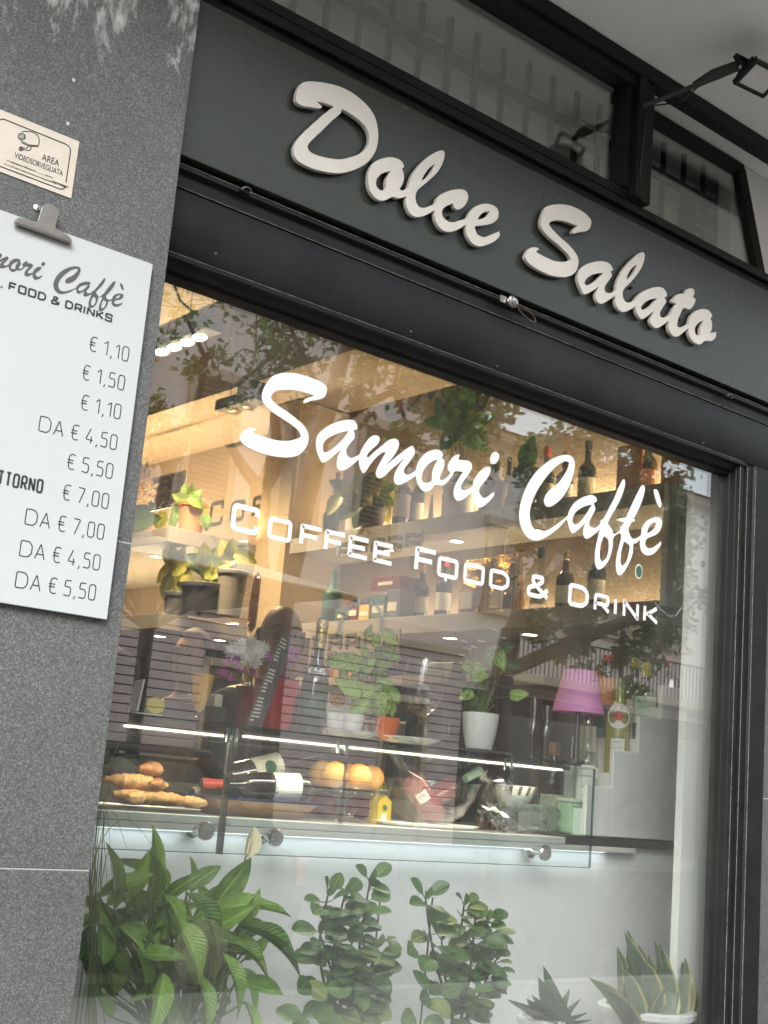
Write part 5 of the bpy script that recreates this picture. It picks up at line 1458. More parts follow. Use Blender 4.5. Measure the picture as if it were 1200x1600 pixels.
# ================================================================== THINGS ON AND IN THE COUNTER
ZT_ = 1.362                                   # counter top
def P3(px, py, Y): return at(px, py, Y)
def bottle(name, label, cat, base, axis, h, r, glass, parts, neck=0.30, nr=0.36, shoulder=0.16, group=None, flat=1.0, look=True):
    """parts: list of (kind, material, z0, z1[, angle]) with z as a share of the height"""
    base = Vector(base)
    t = thing(name, label, cat, base, group)
    M_ = orient(base, axis)
    if look:                                  # turn local -Y (label side) to the camera
        v = M_.inverted() @ CAM
        M_ = M_ @ Matrix.Rotation(math.atan2(v.y, v.x), 4, 'Z')
    bh = h * (1 - neck - shoulder)
    nrad = r * nr
    prof = [(r * .55, 0.0), (r * .93, 0.0), (r, h * .02), (r, bh)]
    for i in range(1, 6):
        u = i / 6
        prof.append((nrad + (r - nrad) * (0.5 + 0.5 * math.cos(math.pi * u)) ** .8, bh + h * shoulder * u))
    prof += [(nrad, h * (1 - neck)), (nrad * .94, h * .93), (nrad * 1.12, h * .935), (nrad * 1.12, h * .965), (nrad, h * .97), (nrad * .95, h)]
    MB().lathe(prof, 24, M_).build('bottle_body', glass, t, smooth=True)
    for pt in parts:
        kind, m = pt[0], pt[1]
        z0, z1 = pt[2] * h, pt[3] * h
        if kind == 'label':
            ang = pt[4] if len(pt) > 4 else 1.0
            MB().patch(r + .0006, z0, z1, -ang, ang, M_).build('label', m, t)
        elif kind == 'cap':
            MB().lathe([(nrad * 1.02, z0), (nrad * 1.16, z0 + .002), (nrad * 1.16, z1 - .003), (nrad * 1.02, z1)], 18, M_).build('cap', m, t, smooth=True)
        elif kind == 'foil':
            MB().lathe([(nrad * 1.06, z0), (nrad * 1.10, (z0 + z1) / 2), (nrad * 1.22, z1 - .012), (nrad * 1.05, z1 + .002), (nrad * .4, z1 + .004)], 18, M_).build('foil', m, t, smooth=True)
        elif kind == 'liquid':
            MB().lathe([(r * .90, h * .02), (r * .94, h * .04), (r * .94, min(z1, bh)), (r * .5, min(z1, bh) + .002)], 20, M_).build('liquid', m, t, smooth=True)
        elif kind == 'text':
            text, size, zc = pt[4], pt[5], (z0 + z1) / 2
            tm = text_obj('label_print', text, size, m, t, Matrix(), 'CENTER')
            for v in tm.data.vertices:
                q = v.co + org(t)
                a = q.x / (r + .002)
                v.co = (M_ @ Vector(((r + .0018) * math.cos(a), (r + .0018) * math.sin(a), zc + q.z - size * .35))) - org(t)
        elif kind == 'disc':
            zc = (z0 + z1) / 2; rr = (z1 - z0) / 2
            mb = MB(); n = 20; b = len(mb.v); k = pt[4] if len(pt) > 4 else 0
            mb.v.append(M_ @ Vector((r + .0012 + k, 0, zc)))
            for i in range(n):
                a = 2 * math.pi * i / n
                yy, zz_ = rr * math.cos(a), zc + rr * math.sin(a)
                th = yy / r
                mb.v.append(M_ @ Vector(((r + .0012 + k) * math.cos(th), (r + .0012 + k) * math.sin(th), zz_)))
            for i in range(n):
                mb.face(b, b + 1 + i, b + 1 + (i + 1) % n)
            mb.build('label', m, t)
    return t
def ground(px, py, Y, z=None):
    p = at(px, py, Y)
    return Vector((p.x, Y, p.z if z is None else z))
def on_top(px, Y, py=1140):                   # stand on the counter top at a photo column
    p = at(px, py, Y)
    return Vector((p.x, Y, ZT_ + .0005))

# --- tray with yellow oval badge, clear L stand
p = at(196, 1112, .70); q = at(352, 1120, .70)
t = thing('napkin_tray', 'long black napkin tray with yellow oval badge on the counter top', 'tray', (p.x, .70, ZT_))
boxo('tray_floor', 'machine_black', t, p.x, q.x, .70, .86, ZT_ + .0005, ZT_ + .008, .002)
boxo('tray_front', 'machine_black', t, p.x, q.x, .696, .7005, ZT_ + .0085, ZT_ + .045, .001)
boxo('tray_back', 'machine_black', t, p.x, q.x, .8605, .866, ZT_ + .0085, ZT_ + .045, .001)
o_ = at(243, 1102, .694)
bad = MB().lathe([(.021, 0), (.021, .0015)], 22, Matrix.Translation(o_) @ Matrix.Rotation(R(90), 4, 'X') @ Matrix.Diagonal((1.25, 1, 1, 1))).build('oval_badge', 'label_yellow', t)
for i, x in enumerate((300, 322, 338)):
    a = at(x, 1108, .72)
    boxo('napkin_stack', 'label_cream' if i != 1 else 'shelf_grey', t, a.x - .012, a.x + .012, .712, .85, ZT_ + .0085, ZT_ + .062 + .008 * i, .003)
p = at(208, 1112, .66)
t = thing('card_stand', 'clear L-shaped card stand at the left end of the counter', 'card stand', (p.x, .66, ZT_))
MB().hexa([(p.x - .004, .64, ZT_ + .001), (p.x + .07, .64, ZT_ + .001), (p.x + .07, .68, ZT_ + .001), (p.x - .004, .68, ZT_ + .001), (p.x - .004, .64, ZT_ + .005), (p.x + .07, .64, ZT_ + .005), (p.x + .07, .68, ZT_ + .005), (p.x - .004, .68, ZT_ + .005)]).build('stand_foot', 'porcelain', t)
MB().bar((p.x, .66, ZT_ + .006), (p.x + .014, .67, ZT_ + .085), .006, .04, (0, 1, 0)).build('stand_back', 'porcelain', t)

# --- glass of orange juice
b = on_top(309, .62, 1124)
t = thing('juice_glass', 'tall footed glass of orange juice on the counter', 'glass', b)
M_ = Matrix.Translation(b)
hh = .135
MB().lathe([(.022, .0), (.024, .002), (.020, .006), (.007, .010), (.008, .018), (.016, .030), (.024, .060), (.031, .100), (.034, hh), (.0325, hh), (.029, .100), (.022, .060), (.013, .030), (.004, .020)], 28, M_, cap=True).build('glass_bowl', 'thin_glass', t, smooth=True)
MB().lathe([(.003, .021), (.012, .031), (.0212, .060), (.0282, .100), (.0302, .116), (.001, .1165)], 28, M_).build('juice', 'juice', t, smooth=True)

# --- flower vases
def flower(mb, c, d, r, n, rnd, k=2, cup=.25):
    d = Vector(d).normalized(); x = d.orthogonal().normalized(); y = d.cross(x)
    for ring in range(k):
        for i in range(n):
            a = 2 * math.pi * (i + .5 * ring) / n + rnd.uniform(-.1, .1)
            u = (x * math.cos(a) + y * math.sin(a))
            L = r * (1 - .25 * ring)
            w = r * .32
            s_ = d.cross(u)
            e = c + u * L + d * L * (cup + .35 * ring)
            m_ = c + u * L * .55 + d * L * (cup * .35 + .15 * ring)
            b0 = len(mb.v)
            mb.v += [c, m_ + s_ * w * .5, e, m_ - s_ * w * .5]
            mb.face(b0, b0 + 1, b0 + 2, b0 + 3)
def vase_flowers(name, label, base, w0, w1, h, vm, flowers, rnd):
    t = thing(name, label, 'vase', base)
    MB().hexa([base + Vector((-w0, -w0, 0)), base + Vector((w0, -w0, 0)), base + Vector((w0, w0, 0)), base + Vector((-w0, w0, 0)), base + Vector((-w1, -w1, h)), base + Vector((w1, -w1, h)), base + Vector((w1, w1, h)), base + Vector((-w1, w1, h))]).build('vase_body', vm, t, bevel=.003)
    for (px, py, Y, m, r, n) in flowers:
        c = at(px, py, Y)
        top = base + Vector((rnd.uniform(-.02, .02), rnd.uniform(-.02, .02), h - .005))
        st = MB().tube([top, top.lerp(c, .5) + Vector((0, 0, .015)), c - Vector((0, 0, .004))], .0014, 5).build('flower_stem', 'stem_green', t)
        mb = MB()
        dd = (CAM - c).normalized() + Vector((rnd.uniform(-.6, .6), rnd.uniform(-.3, .3), rnd.uniform(.2, .9)))
        flower(mb, c, dd, r, n, rnd, 3 if m == 'petal_white' else 2, .25)
        mb.build('flower', m, t, fix=False)
    for _ in range(10):
        fx = rnd.choice(flowers)
        c = at(fx[0] + rnd.uniform(-10, 10), fx[1] + rnd.uniform(8, 28), fx[2])
        mb = MB(); d = Vector((rnd.uniform(-1, 1), rnd.uniform(-1, 1), rnd.uniform(-.2, .8))).normalized()
        s_ = d.orthogonal().normalized() * .008
        b0 = len(mb.v); mb.v += [c, c + d * .02 + s_, c + d * .045, c + d * .02 - s_]; mb.face(b0, b0 + 1, b0 + 2, b0 + 3)
        mb.build('flower_leaf', 'leaf_dark', t, fix=False)
    return t
rf = random.Random(4)
fw = [(365, 1018, .80, 'petal_white', .030, 11), (380, 1010, .80, 'petal_white', .030, 11), (393, 1008, .80, 'petal_white', .030, 11), (402, 1022, .78, 'petal_white', .028, 11), (372, 1030, .78, 'petal_white', .028, 11), (388, 1026, .77, 'petal_white', .030, 11), (412, 1014, .80, 'petal_white', .026, 11), (398, 1036, .77, 'petal_white', .026, 11)]
pu = [(355, 1036, .78, 'petal_purple', .020, 7), (349, 1052, .78, 'petal_purple', .020, 7), (370, 1032, .77, 'petal_purple', .018, 7), (375, 1046, .77, 'petal_purple', .020, 7), (360, 1060, .78, 'petal_purple', .016, 7), (396, 1052, .78, 'petal_purple', .018, 7)]
vase_flowers('flower_vase', 'dark red vase of white daisies and purple blooms on the counter', on_top(386, .80, 1122), .020, .030, .115, 'dark_red_vase', fw + pu, rf)
pu2 = [(456, 1020, .84, 'petal_purple', .022, 7), (450, 1034, .84, 'petal_purple', .022, 7), (462, 1028, .84, 'petal_purple', .018, 7), (447, 1058, .84, 'petal_purple', .020, 7), (440, 1046, .84, 'petal_purple', .018, 7), (418, 1028, .82, 'petal_purple', .020, 7)]
vase_flowers('flower_vase', 'bright red vase of purple blooms behind the slanted price list', on_top(426, .84, 1128), .034, .047, .150, 'red_vase', pu2, rf)
# --- slanted acrylic price list
cs = [at(384, 1126, .66), at(409, 1130, .645), at(458, 1001, .70), at(440, 989, .715)]
cs[0].z = cs[1].z = ZT_ + .002
t = thing('price_list', 'leaning acrylic stand holding a narrow black price list', 'price list', cs[0])
nrm = (cs[1] - cs[0]).cross(cs[3] - cs[0]).normalized()
if nrm.dot(CAM - cs[0]) < 0: nrm = -nrm
def slabq(name, m, parent, q, n, t0, t1):
    return MB().hexa([v + n * t0 for v in q] + [v + n * t1 for v in q]).build(name, m, parent)
slabq('list_card', 'machine_black', t, cs, nrm, 0, .0015)
slabq('acrylic_cover', 'acrylic', t, [cs[0] + (cs[0] - cs[2]) * .02, cs[1] + (cs[1] - cs[3]) * .02, cs[2] + (cs[2] - cs[0]) * .02, cs[3] + (cs[3] - cs[1]) * .02], nrm, .003, .005)
for i in range(24):
    u = .06 + .88 * i / 23
    a = cs[0].lerp(cs[3], u); b = cs[1].lerp(cs[2], u)
    if i in (7, 15, 16): continue
    L = .25 + .3 * ((i * 7919) % 10) / 10
    slabq('print_line', 'label_cream', t, [a.lerp(b, .12), a.lerp(b, .12 + L), a.lerp(b, .12 + L) + (cs[3] - cs[0]) * .016, a.lerp(b, .12) + (cs[3] - cs[0]) * .016], nrm, .0017, .002)

# --- sparkling wine
b = on_top(484, .66, 1142)
bottle('sparkling_wine_bottle', 'green sparkling wine bottle with gold neck foil on the counter', 'bottle', b, (.03, 0, 1), .315, .0385, 'bottle_green',
       [('foil', 'gold_foil', .74, .985), ('label', 'silver_foil', .50, .56, 3.14), ('label', 'label_green', .16, .32, .75), ('text', 'label_cream', .25, .29, 'BRUT', .009)], neck=.34, shoulder=.26, nr=.37)
# --- white carton with oval badge, two espresso cups, saucer
a, c = at(505, 1128, .74), at(548, 1132, .74)
t = thing('cup_carton', 'white carton with an orange oval badge behind the espresso cups', 'carton', (a.x, .74, ZT_))
boxo('carton_body', 'porcelain', t, a.x, c.x + .03, .74, .82, ZT_ + .0005, ZT_ + .125, .002)
o_ = at(527, 1092, .739)
MB().lathe([(.021, 0), (.021, .001)], 24, Matrix.Translation(o_) @ Matrix.Rotation(R(90), 4, 'X') @ Matrix.Diagonal((1.45, 1, 1, 1))).build('oval_badge', 'logo_orange', t)
mb = MB(); ribbon(mb, [(o_.x + .027 * math.cos(a), o_.z + .0185 * math.sin(a)) for a in [2 * math.pi * i / 18 for i in range(18)]], .0012, True, o_.y - .002, o_.y - .0012, .01); mb.build('badge_ring', 'stem_brown', t)
mb = MB(); ribbon(mb, [(o_.x - .018, o_.z + .004), (o_.x - .010, o_.z - .006), (o_.x - .004, o_.z + .007), (o_.x + .004, o_.z - .003), (o_.x + .012, o_.z + .003), (o_.x + .019, o_.z - .001)], .0030, False, o_.y - .002, o_.y - .0012, .004); mb.build('badge_print', 'stem_brown', t)
def plate(label, c, r, sx=1.0):
    t = thing('saucer_plate', label, 'plate', c, 'plates on the counter')
    MB().lathe([(r * .62, 0), (r * .66, .002), (r, .016), (r * 1.01, .019), (r * .985, .019), (r * .65, .006), (.002, .006)], 36, Matrix.Translation(c) @ Matrix.Diagonal((sx, 1, 1, 1))).build('plate_body', 'porcelain', t, smooth=True)
    return t
plate('white oval plate holding the espresso cups', on_top(547, .615, 1146), .075, 1.0)
plate('second white plate holding the orange cup', on_top(638, .62, 1160), .092, 1.0)
def cup(label, c, r, h, m, tilt=0.0, hd=0.0, name='espresso_cup'):
    t = thing(name, label, 'cup', c, 'cups on the counter')
    M_ = Matrix.Translation(c) @ Matrix.Rotation(hd, 4, 'Z') @ Matrix.Rotation(tilt, 4, 'X')
    MB().lathe([(r * .5, 0), (r * .6, .003), (r * .9, h * .5), (r, h), (r * .94, h), (r * .82, h * .5), (r * .45, .006), (.001, .006)], 26, M_).build('cup_body', m, t, smooth=True)
    pts = [M_ @ Vector((r * .88 + h * .42 * math.sin(a), 0, h * .55 + h * .33 * math.cos(a))) for a in [math.pi * i / 8 for i in range(9)]]
    MB().tube(pts, .0035, 8).build('cup_handle', m, t, smooth=True)
    return t
cup('white espresso cup nearest the green bottle', on_top(523, .63, 1130) + Vector((0, 0, .008)), .030, .052, 'porcelain', 0, R(-20))
cup('white espresso cup under the trailing plant', on_top(550, .60, 1134) + Vector((0, 0, .008)), .034, .056, 'porcelain', 0, R(160))
cup('bright orange cup on the second plate', on_top(605, .63, 1146) + Vector((0, 0, .008)), .034, .060, 'orange_cup', 0, R(200))
cup('small smoky glass cup on the second plate', on_top(664, .64, 1152) + Vector((0, 0, .008)), .026, .056, 'case_edge', 0, R(180))
# --- big stemmed balloon glass
b = on_top(655, .70, 1150)
t = thing('balloon_glass', 'large stemmed balloon glass standing behind the plates', 'glass', b)
MB().lathe([(.045, 0), (.046, .002), (.008, .008), (.005, .02), (.005, .075), (.010, .085), (.040, .105), (.062, .145), (.066, .185), (.056, .235), (.050, .255), (.0485, .255), (.0645, .185), (.060, .146), (.038, .107), (.002, .088)], 32, Matrix.Translation(b)).build('glass_bowl', 'thin_glass', t, smooth=True)
rr = random.Random(9)
mb = MB()
for _ in range(26):
    c = b + Vector((rr.gauss(0, .014), rr.gauss(0, .014), .125 + rr.uniform(0, .05)))
    mb.ball(c, rr.uniform(.006, .011), 7, (1, 1, .8), .2, rr)
o = mb.build('crushed_ice', 'silver_foil', t); o['kind'] = 'stuff'
# --- arched clear tube (tap) behind the trailing plant
pts = [at(530, 1010, .80), at(530, 990, .80), at(534, 970, .80), at(545, 950, .80), at(562, 939, .80), at(578, 939, .80), at(592, 951, .80), at(597, 970, .80), at(597, 995, .80), at(594, 1030, .80), at(590, 1090, .80), Vector((at(588, 1132, .80).x, .80, ZT_ + .02))]
t = thing('arched_tap', 'arched clear tube with clips rising behind the trailing plant', 'tap', pts[-1])
P2 = []
for i in range(len(pts) - 1):
    for j in range(4):
        u = j / 4; a, b = pts[i], pts[i + 1]; pa = pts[max(i - 1, 0)]; pb = pts[min(i + 2, len(pts) - 1)]
        P2.append(0.5 * ((2 * a) + (b - pa) * u + (2 * pa - 5 * a + 4 * b - pb) * u * u + (3 * a - pa - 3 * b + pb) * u ** 3))
MB().tube(P2, .0095, 12).build('clear_tube', 'bottle_clear', t, smooth=True)
MB().tube(P2, .0035, 8).build('inner_hose', 'shelf_white', t, smooth=True)
for i in (4, 10, 15, 20, 26, 31):
    MB().tube([P2[i] - (P2[i + 1] - P2[i]).normalized() * .003, P2[i] + (P2[i + 1] - P2[i]).normalized() * .003], .013, 10).build('tube_clip', 'porcelain', t)
MB().lathe([(.035, 0), (.035, .012), (.018, .020), (.012, .05)], 20, Matrix.Translation(Vector((pts[-1].x, .80, ZT_ + .0005)))).build('tap_foot', 'chrome', t, smooth=True)
# --- black coffee grinder
a, c = at(690, 1160, .80), at(792, 1168, .80)
t = thing('coffee_grinder', 'black coffee grinder standing behind the white flower pot', 'grinder', (a.x, .80, ZT_))
boxo('grinder_body', 'machine_black', t, a.x, c.x, .80, .98, ZT_ + .0005, ZT_ + .135, .006)
boxo('grinder_tower', 'machine_black', t, at(775, 1100, .86).x, at(802, 1100, .86).x, .86, .98, ZT_ + .1355, ZT_ + .27, .006)
boxo('grinder_door', 'rubber_black', t, at(698, 1120, .79).x, at(716, 1120, .79).x, .794, .7995, ZT_ + .03, ZT_ + .10, .003)
boxo('door_handle', 'chrome', t, at(701, 1120, .79).x, at(704, 1120, .79).x, .788, .7935, ZT_ + .045, ZT_ + .09)
h0 = at(708, 1070, .80)
MB().hexa([h0 + Vector((-.05, -.02, .0)), h0 + Vector((.05, -.02, -.03)), h0 + Vector((.05, .1, -.03)), h0 + Vector((-.05, .1, 0)), h0 + Vector((-.02, -.02, .07)), h0 + Vector((.03, -.02, .06)), h0 + Vector((.03, .1, .06)), h0 + Vector((-.02, .1, .07))]).build('bean_hopper', 'clip_metal', t, bevel=.004)
# --- slate with the white pot is in the plants section
# --- glasses and bottles to the right of the pot
for (px, py, lab, h) in ((832, 1165, 'slim stemmed glass beside the white flower pot', .19), (852, 1170, 'slim stemmed glass just left of the purple lamp', .17)):
    b = on_top(px, .66, py)
    t = thing('flute_glass', lab, 'glass', b, 'slim glasses on the counter')
    MB().lathe([(.028, 0), (.029, .002), (.006, .006), (.004, .012), (.004, h * .35), (.008, h * .38), (.018, h * .5), (.022, h * .7), (.021, h), (.0195, h), (.0205, h * .7), (.016, h * .5), (.001, h * .40)], 22, Matrix.Translation(b)).build('glass_bowl', 'thin_glass', t, smooth=True)
# --- purple lamp: shade on a bottle-like foot standing on the case top
sc_ = at(903, 1112, .70)
t = thing('table_lamp', 'table lamp with a plain purple cone shade at the right of the counter', 'lamp', (sc_.x, .70, ZT_))
zt, zb_ = at(905, 1048, .70).z, at(902, 1114, .70).z
r1 = 41 * pxm(sc_)
r0 = r1 * .62
cxl = (at(943, 1120, .70).x + at(862, 1110, .70).x) / 2
MB().lathe([(r1, zb_), (r0, zt), (r0 - .003, zt), (r1 - .003, zb_)], 40, Matrix.Translation(Vector((cxl, .70, 0))), cap=False).build('lamp_shade', 'shade_purple', t, smooth=True)
MB().lathe([(.045, ZT_ + .0005), (.045, ZT_ + .010), (.012, ZT_ + .02), (.009, zb_ + .01), (.016, zb_ + .015), (.016, zt - .05)], 20, Matrix.Translation(Vector((cxl, .70, 0)))).build('lamp_foot', 'bottle_black', t, smooth=True)
MB().ball((cxl, .70, (zt + zb_) / 2), .024, 12, (1, 1, 1.3)).build('bulb', 'porcelain', t, smooth=True)
for a in range(3):
    an = 2 * math.pi * a / 3
    MB().tube([(cxl + .014 * math.cos(an), .70 + .014 * math.sin(an), zt - .02), (cxl + (r0 - .001) * math.cos(an), .70 + (r0 - .001) * math.sin(an), zt - .006)], .0015, 5).build('shade_spoke', 'chrome', t)
# --- bottles on the steps of the rack
YB_ = YR + .075
def step_bottle(name, label, px, i, h, r, glass, parts, Y=YB_, **kw):
    p = at(px, 1100, Y)
    return bottle(name, label, 'bottle', Vector((p.x, Y, STEP[i] - .0745)), (0, 0, 1), h, r, glass, parts, **kw)
step_bottle('vermouth_bottle', 'pale vermouth bottle with round white and red label on the white rack', 968, 1, .32, .042, 'martini_liquid', [('cap', 'bottle_clear', .90, 1.0), ('disc', 'label_white', .46, .72), ('disc', 'label_red', .54, .64, .0008), ('text', 'print_black', .56, .62, 'MARTINI', .018), ('label', 'label_white', .22, .36, .55), ('text', 'print_black', .31, .34, 'BIANCO', .008), ('text', 'print_black', .25, .28, "L'Aperitivo", .008)], neck=.24, shoulder=.16)
step_bottle('amaro_bottle', 'dark amaro bottle with orange diamond label behind the vermouth', 947, 2, .29, .040, 'bottle_green', [('label', 'label_orange', .38, .70, .9), ('text', 'label_red', .52, .60, 'AVERNA', .017), ('cap', 'label_red', .90, 1.0)], Y=YB_ + .10, neck=.26)
step_bottle('mint_liqueur_bottle', 'mint liqueur bottle with pale green label on the second highest step', 1008, 2, .27, .040, 'bottle_green', [('label', 'label_mint', .22, .56, 1.1), ('text', 'print_black', .46, .54, 'BRANCA', .014), ('text', 'print_black', .38, .46, 'MENTA', .014), ('cap', 'label_yellow', .82, 1.0)], Y=YB_ + .02, neck=.26)
step_bottle('grappa_bottle', 'clear grappa bottle with tall white label on the lowest step', 921, 0, .30, .040, 'bottle_clear', [('label', 'label_white', .08, .46, .75), ('text', 'print_black', .40, .45, 'NARDINI', .012), ('text', 'print_black', .33, .37, 'Acquavite', .010), ('text', 'print_black', .22, .25, 'BASSANO', .007), ('text', 'print_black', .13, .16, '50% vol', .007), ('cap', 'chrome', .90, 1.0)], neck=.30, shoulder=.24)
step_bottle('gin_bottle', 'clear bottle with blue grey cap at the back of the rack', 921, 1, .34, .038, 'bottle_clear', [('cap', 'label_green', .9, 1.0), ('label', 'label_cream', .2, .45, .8)], Y=YB_ + .12)
step_bottle('bitter_bottle', 'dark bottle with red band just right of the purple lampshade', 938, 1, .36, .034, 'bottle_black', [('cap', 'label_red', .92, 1.0), ('label', 'label_red', .62, .70, .9)], Y=YB_ + .17)
step_bottle('liqueur_bottle', 'green bottle with gold cap beside the highest step', 990, 2, .30, .034, 'bottle_green', [('cap', 'label_yellow', .88, 1.0), ('label', 'label_cream', .25, .5, .8)], Y=YB_ + .15)
step_bottle('red_cap_bottle', 'short bottle with dark red cap on the highest step', 1046, 3, .20, .036, 'bottle_black', [('cap', 'label_red', .78, 1.0)], Y=YB_ + .05)
b = ground(905, 1205, .78); b.z = STEP[0] - .074
bottle('brandy_bottle', 'brown brandy decanter with pale paper hood below the purple lamp', 'bottle', Vector((at(866, 1180, .86).x, .86, ZT_ - .15)), (0, 0, 1), .22, .045, 'bottle_brown', [('label', 'label_cream', .05, .22, 1.0), ('cap', 'wood_warm', .80, 1.0)], neck=.3)
# little white tag on the rack
a = at(931, 1215, YR - .004)
tg = boxo('price_tag', 'label_white', None, a.x - .008, a.x + .008, YR - .006, YR - .003, a.z - .004, a.z + .030)
props(tg, 'small white tag hung on the edge of the stepped rack', 'tag')

# ------------------------------------------------------------------ inside the case
ZF = 1.1345
# pastries on a dark grid tray
a, c = at(170, 1255, .66), at(300, 1262, .66)
t = thing('pastry_tray', 'dark wire tray under the pastries at the left end of the case', 'tray', (a.x, .64, ZF))
boxo('tray_base', 'strip_dark', t, a.x - .2, c.x, .62, .90, ZF + .0005, ZF + .008, .002)
for i in range(9):
    y = .62 + i * .034
    MB().tube([(a.x - .2, y, ZF + .012), (c.x, y, ZF + .012)], .0016, 5).build('tray_wire', 'clip_metal', t)
rp = random.Random(21)
def pastry(label, c, L, r, ang, m, twist=True):
    t = thing('pastry', label, 'pastry', c, 'pastries in the display case')
    mb = MB(); n = 14
    d = Vector((math.cos(ang), math.sin(ang), 0)); s_ = Vector((-d.y, d.x, 0))
    pts = []; rad = []
    for i in range(n + 1):
        u = i / n * 2 - 1
        pts.append(c + d * u * L / 2 + s_ * (u * u) * L * .16 + Vector((0, 0, r * .9)))
        rad.append(r * (1 - .62 * abs(u) ** 1.8) * (1 + .12 * math.cos(i * 2.4)))
    mb.tube(pts, rad, 12)
    mb.v = [Vector((v.x, v.y, c.z + (v.z - c.z) * .85)) for v in mb.v]
    mb.build('crust', m, t, smooth=True)
labs = ['pastry lying at the %s of the heap in the case' % s for s in ('bottom left', 'bottom middle', 'bottom right end', 'second row left', 'second row middle', 'second row right', 'very top', 'front left corner', 'front right corner', 'back left', 'back right')]
for (px, py, L, r, an, m), lb_ in zip(((210, 1248, .12, .024, .3, 'crust'), (236, 1250, .12, .024, .25, 'crust'), (262, 1252, .11, .020, .15, 'crust'), (200, 1232, .11, .023, -.2, 'crust'), (222, 1228, .12, .024, .2, 'crust'), (243, 1228, .08, .020, .9, 'crust_dark'), (236, 1214, .08, .022, .4, 'crust_dark'), (196, 1252, .09, .020, .9, 'crust'), (280, 1254, .08, .018, -.5, 'crust'), (206, 1222, .08, .018, 1.2, 'crust_dark'), (252, 1220, .08, .018, -.9, 'crust')), labs):
    Y = .70
    c = at(px, py + 10, Y)
    zbase = {0: ZF + .015}.get(0)
    lvl = 0 if 'bottom' in lb_ or 'front' in lb_ else (1 if 'second' in lb_ or 'back' in lb_ else 2)
    if 'front' in lb_: c.y -= .05
    if 'back' in lb_: c.y += .05
    c.z = ZF + .0145 + lvl * .034
    pastry(lb_, c, L, r, an, m)
# wooden basket with wine on a blue tray
a, c = at(340, 1262, .66), at(488, 1270, .66)
t = thing('wood_crate', 'shallow pale wooden crate under the wine bottles in the case', 'crate', (a.x, .66, ZF))
MB().hexa([(a.x + .03, .68, ZF + .0005), (c.x - .03, .68, ZF + .0005), (c.x - .03, .84, ZF + .0005), (a.x + .03, .84, ZF + .0005), (a.x - .02, .64, ZF + .040), (c.x, .64, ZF + .040), (c.x, .88, ZF + .040), (a.x - .02, .88, ZF + .040)]).build('crate_body', 'wood_warm', t)
tb = boxo('blue_tray', 'tray_blue', None, a.x - .04, c.x + .02, .63, .90, ZF + .041, ZF + .047, .001)
props(tb, 'thin dark blue tray laid across the wooden crate', 'tray')
zt0 = ZF + .0475
def lying(name, label, p0, p1, r, glass, parts, h=None):
    ax = (p1 - p0)
    return bottle(name, label, 'bottle', p0, ax, h or ax.length, r, glass, parts)
p0 = at(474, 1262, .70); p0.z = zt0 + .0385
p1 = at(372, 1258, .74); p1.z = zt0 + .030
d_ = (p1 - p0).normalized()
lying('red_wine_bottle', 'lying wine bottle with white label at the front of the blue tray', p0, p0 + d_ * .30, .037, 'bottle_black', [('label', 'label_white', .08, .34, 1.25), ('text', 'print_black', .3, .36, 'BOLLO', .013), ('foil', 'label_red', .80, .985)])
p0 = at(352, 1240, .80); p0.z = zt0 + .045
p1 = at(470, 1205, .80); p1.z = zt0 + .115
d_ = (p1 - p0).normalized()
lying('red_wine_bottle', 'wine bottle leaning up on the first, cream oval label', p0, p0 + d_ * .30, .037, 'bottle_black', [('label', 'label_cream', .25, .55, 1.2), ('disc', 'label_green', .34, .46, .0012), ('foil', 'bottle_black', .80, .985)])
p0 = at(318, 1228, .86); p0.z = zt0 + .036
p1 = at(350, 1232, .80); p1.z = zt0 + .036
lying('red_wine_bottle', 'wine bottle lying at the back with its neck to the pastries', at(420, 1235, .86) * 1.0, at(310, 1238, .80), .034, 'bottle_black', [('foil', 'label_cream', .82, .985), ('label', 'label_cream', .3, .5, 1.2)], .30)
# crumpled cellophane over the bottles
def cellophane(label, cs, rows, Y0, cat='wrapping', seed=2, m='thin_glass', amp=.02):
    rr = random.Random(seed)
    tl, tr_, br, bl = [at(*c) for c in cs]
    n, k = rows
    mb = MB(); b0 = len(mb.v)
    for i in range(n + 1):
        for j in range(k + 1):
            u, v = j / k, i / n
            p = tl.lerp(tr_, u).lerp(bl.lerp(br, u), v)
            mb.v.append(p + Vector((rr.gauss(0, amp * .5), rr.gauss(0, amp), rr.gauss(0, amp * .5))))
    for i in range(n):
        for j in range(k):
            a = b0 + i * (k + 1) + j
            mb.face(a, a + 1, a + k + 2); mb.face(a, a + k + 2, a + k + 1)
    nv = len(mb.v)
    o = mb.build('cellophane_wrap', m, None, fix=False)
    props(o, label, cat)
    so_ = o.modifiers.new('skin', 'SOLIDIFY'); so_.thickness = .0006
    return o
cellophane('crumpled clear cellophane draped over the wine bottles', [(398, 1208, .77), (470, 1180, .79), (500, 1240, .72), (420, 1250, .70)], (7, 12), .75, seed=3, amp=.012)
cellophane('shiny clear cellophane gathered beside the striped bowl', [(748, 1205, .66), (800, 1215, .66), (850, 1312, .64), (770, 1300, .64)], (9, 9), .65, seed=5, amp=.014)
# glass cloche with handle behind the bottles
b = at(420, 1255, .98); b.z = ZF + .0005
t = thing('glass_cloche', 'clear glass cloche with a knob behind the wine bottles', 'cloche', b)
MB().lathe([(.085, 0), (.085, .05), (.075, .10), (.045, .135), (.012, .145), (.012, .155), (.020, .165), (.012, .178), (.001, .18)], 30, Matrix.Translation(b), cap=False).build('dome', 'thin_glass', t, smooth=True)
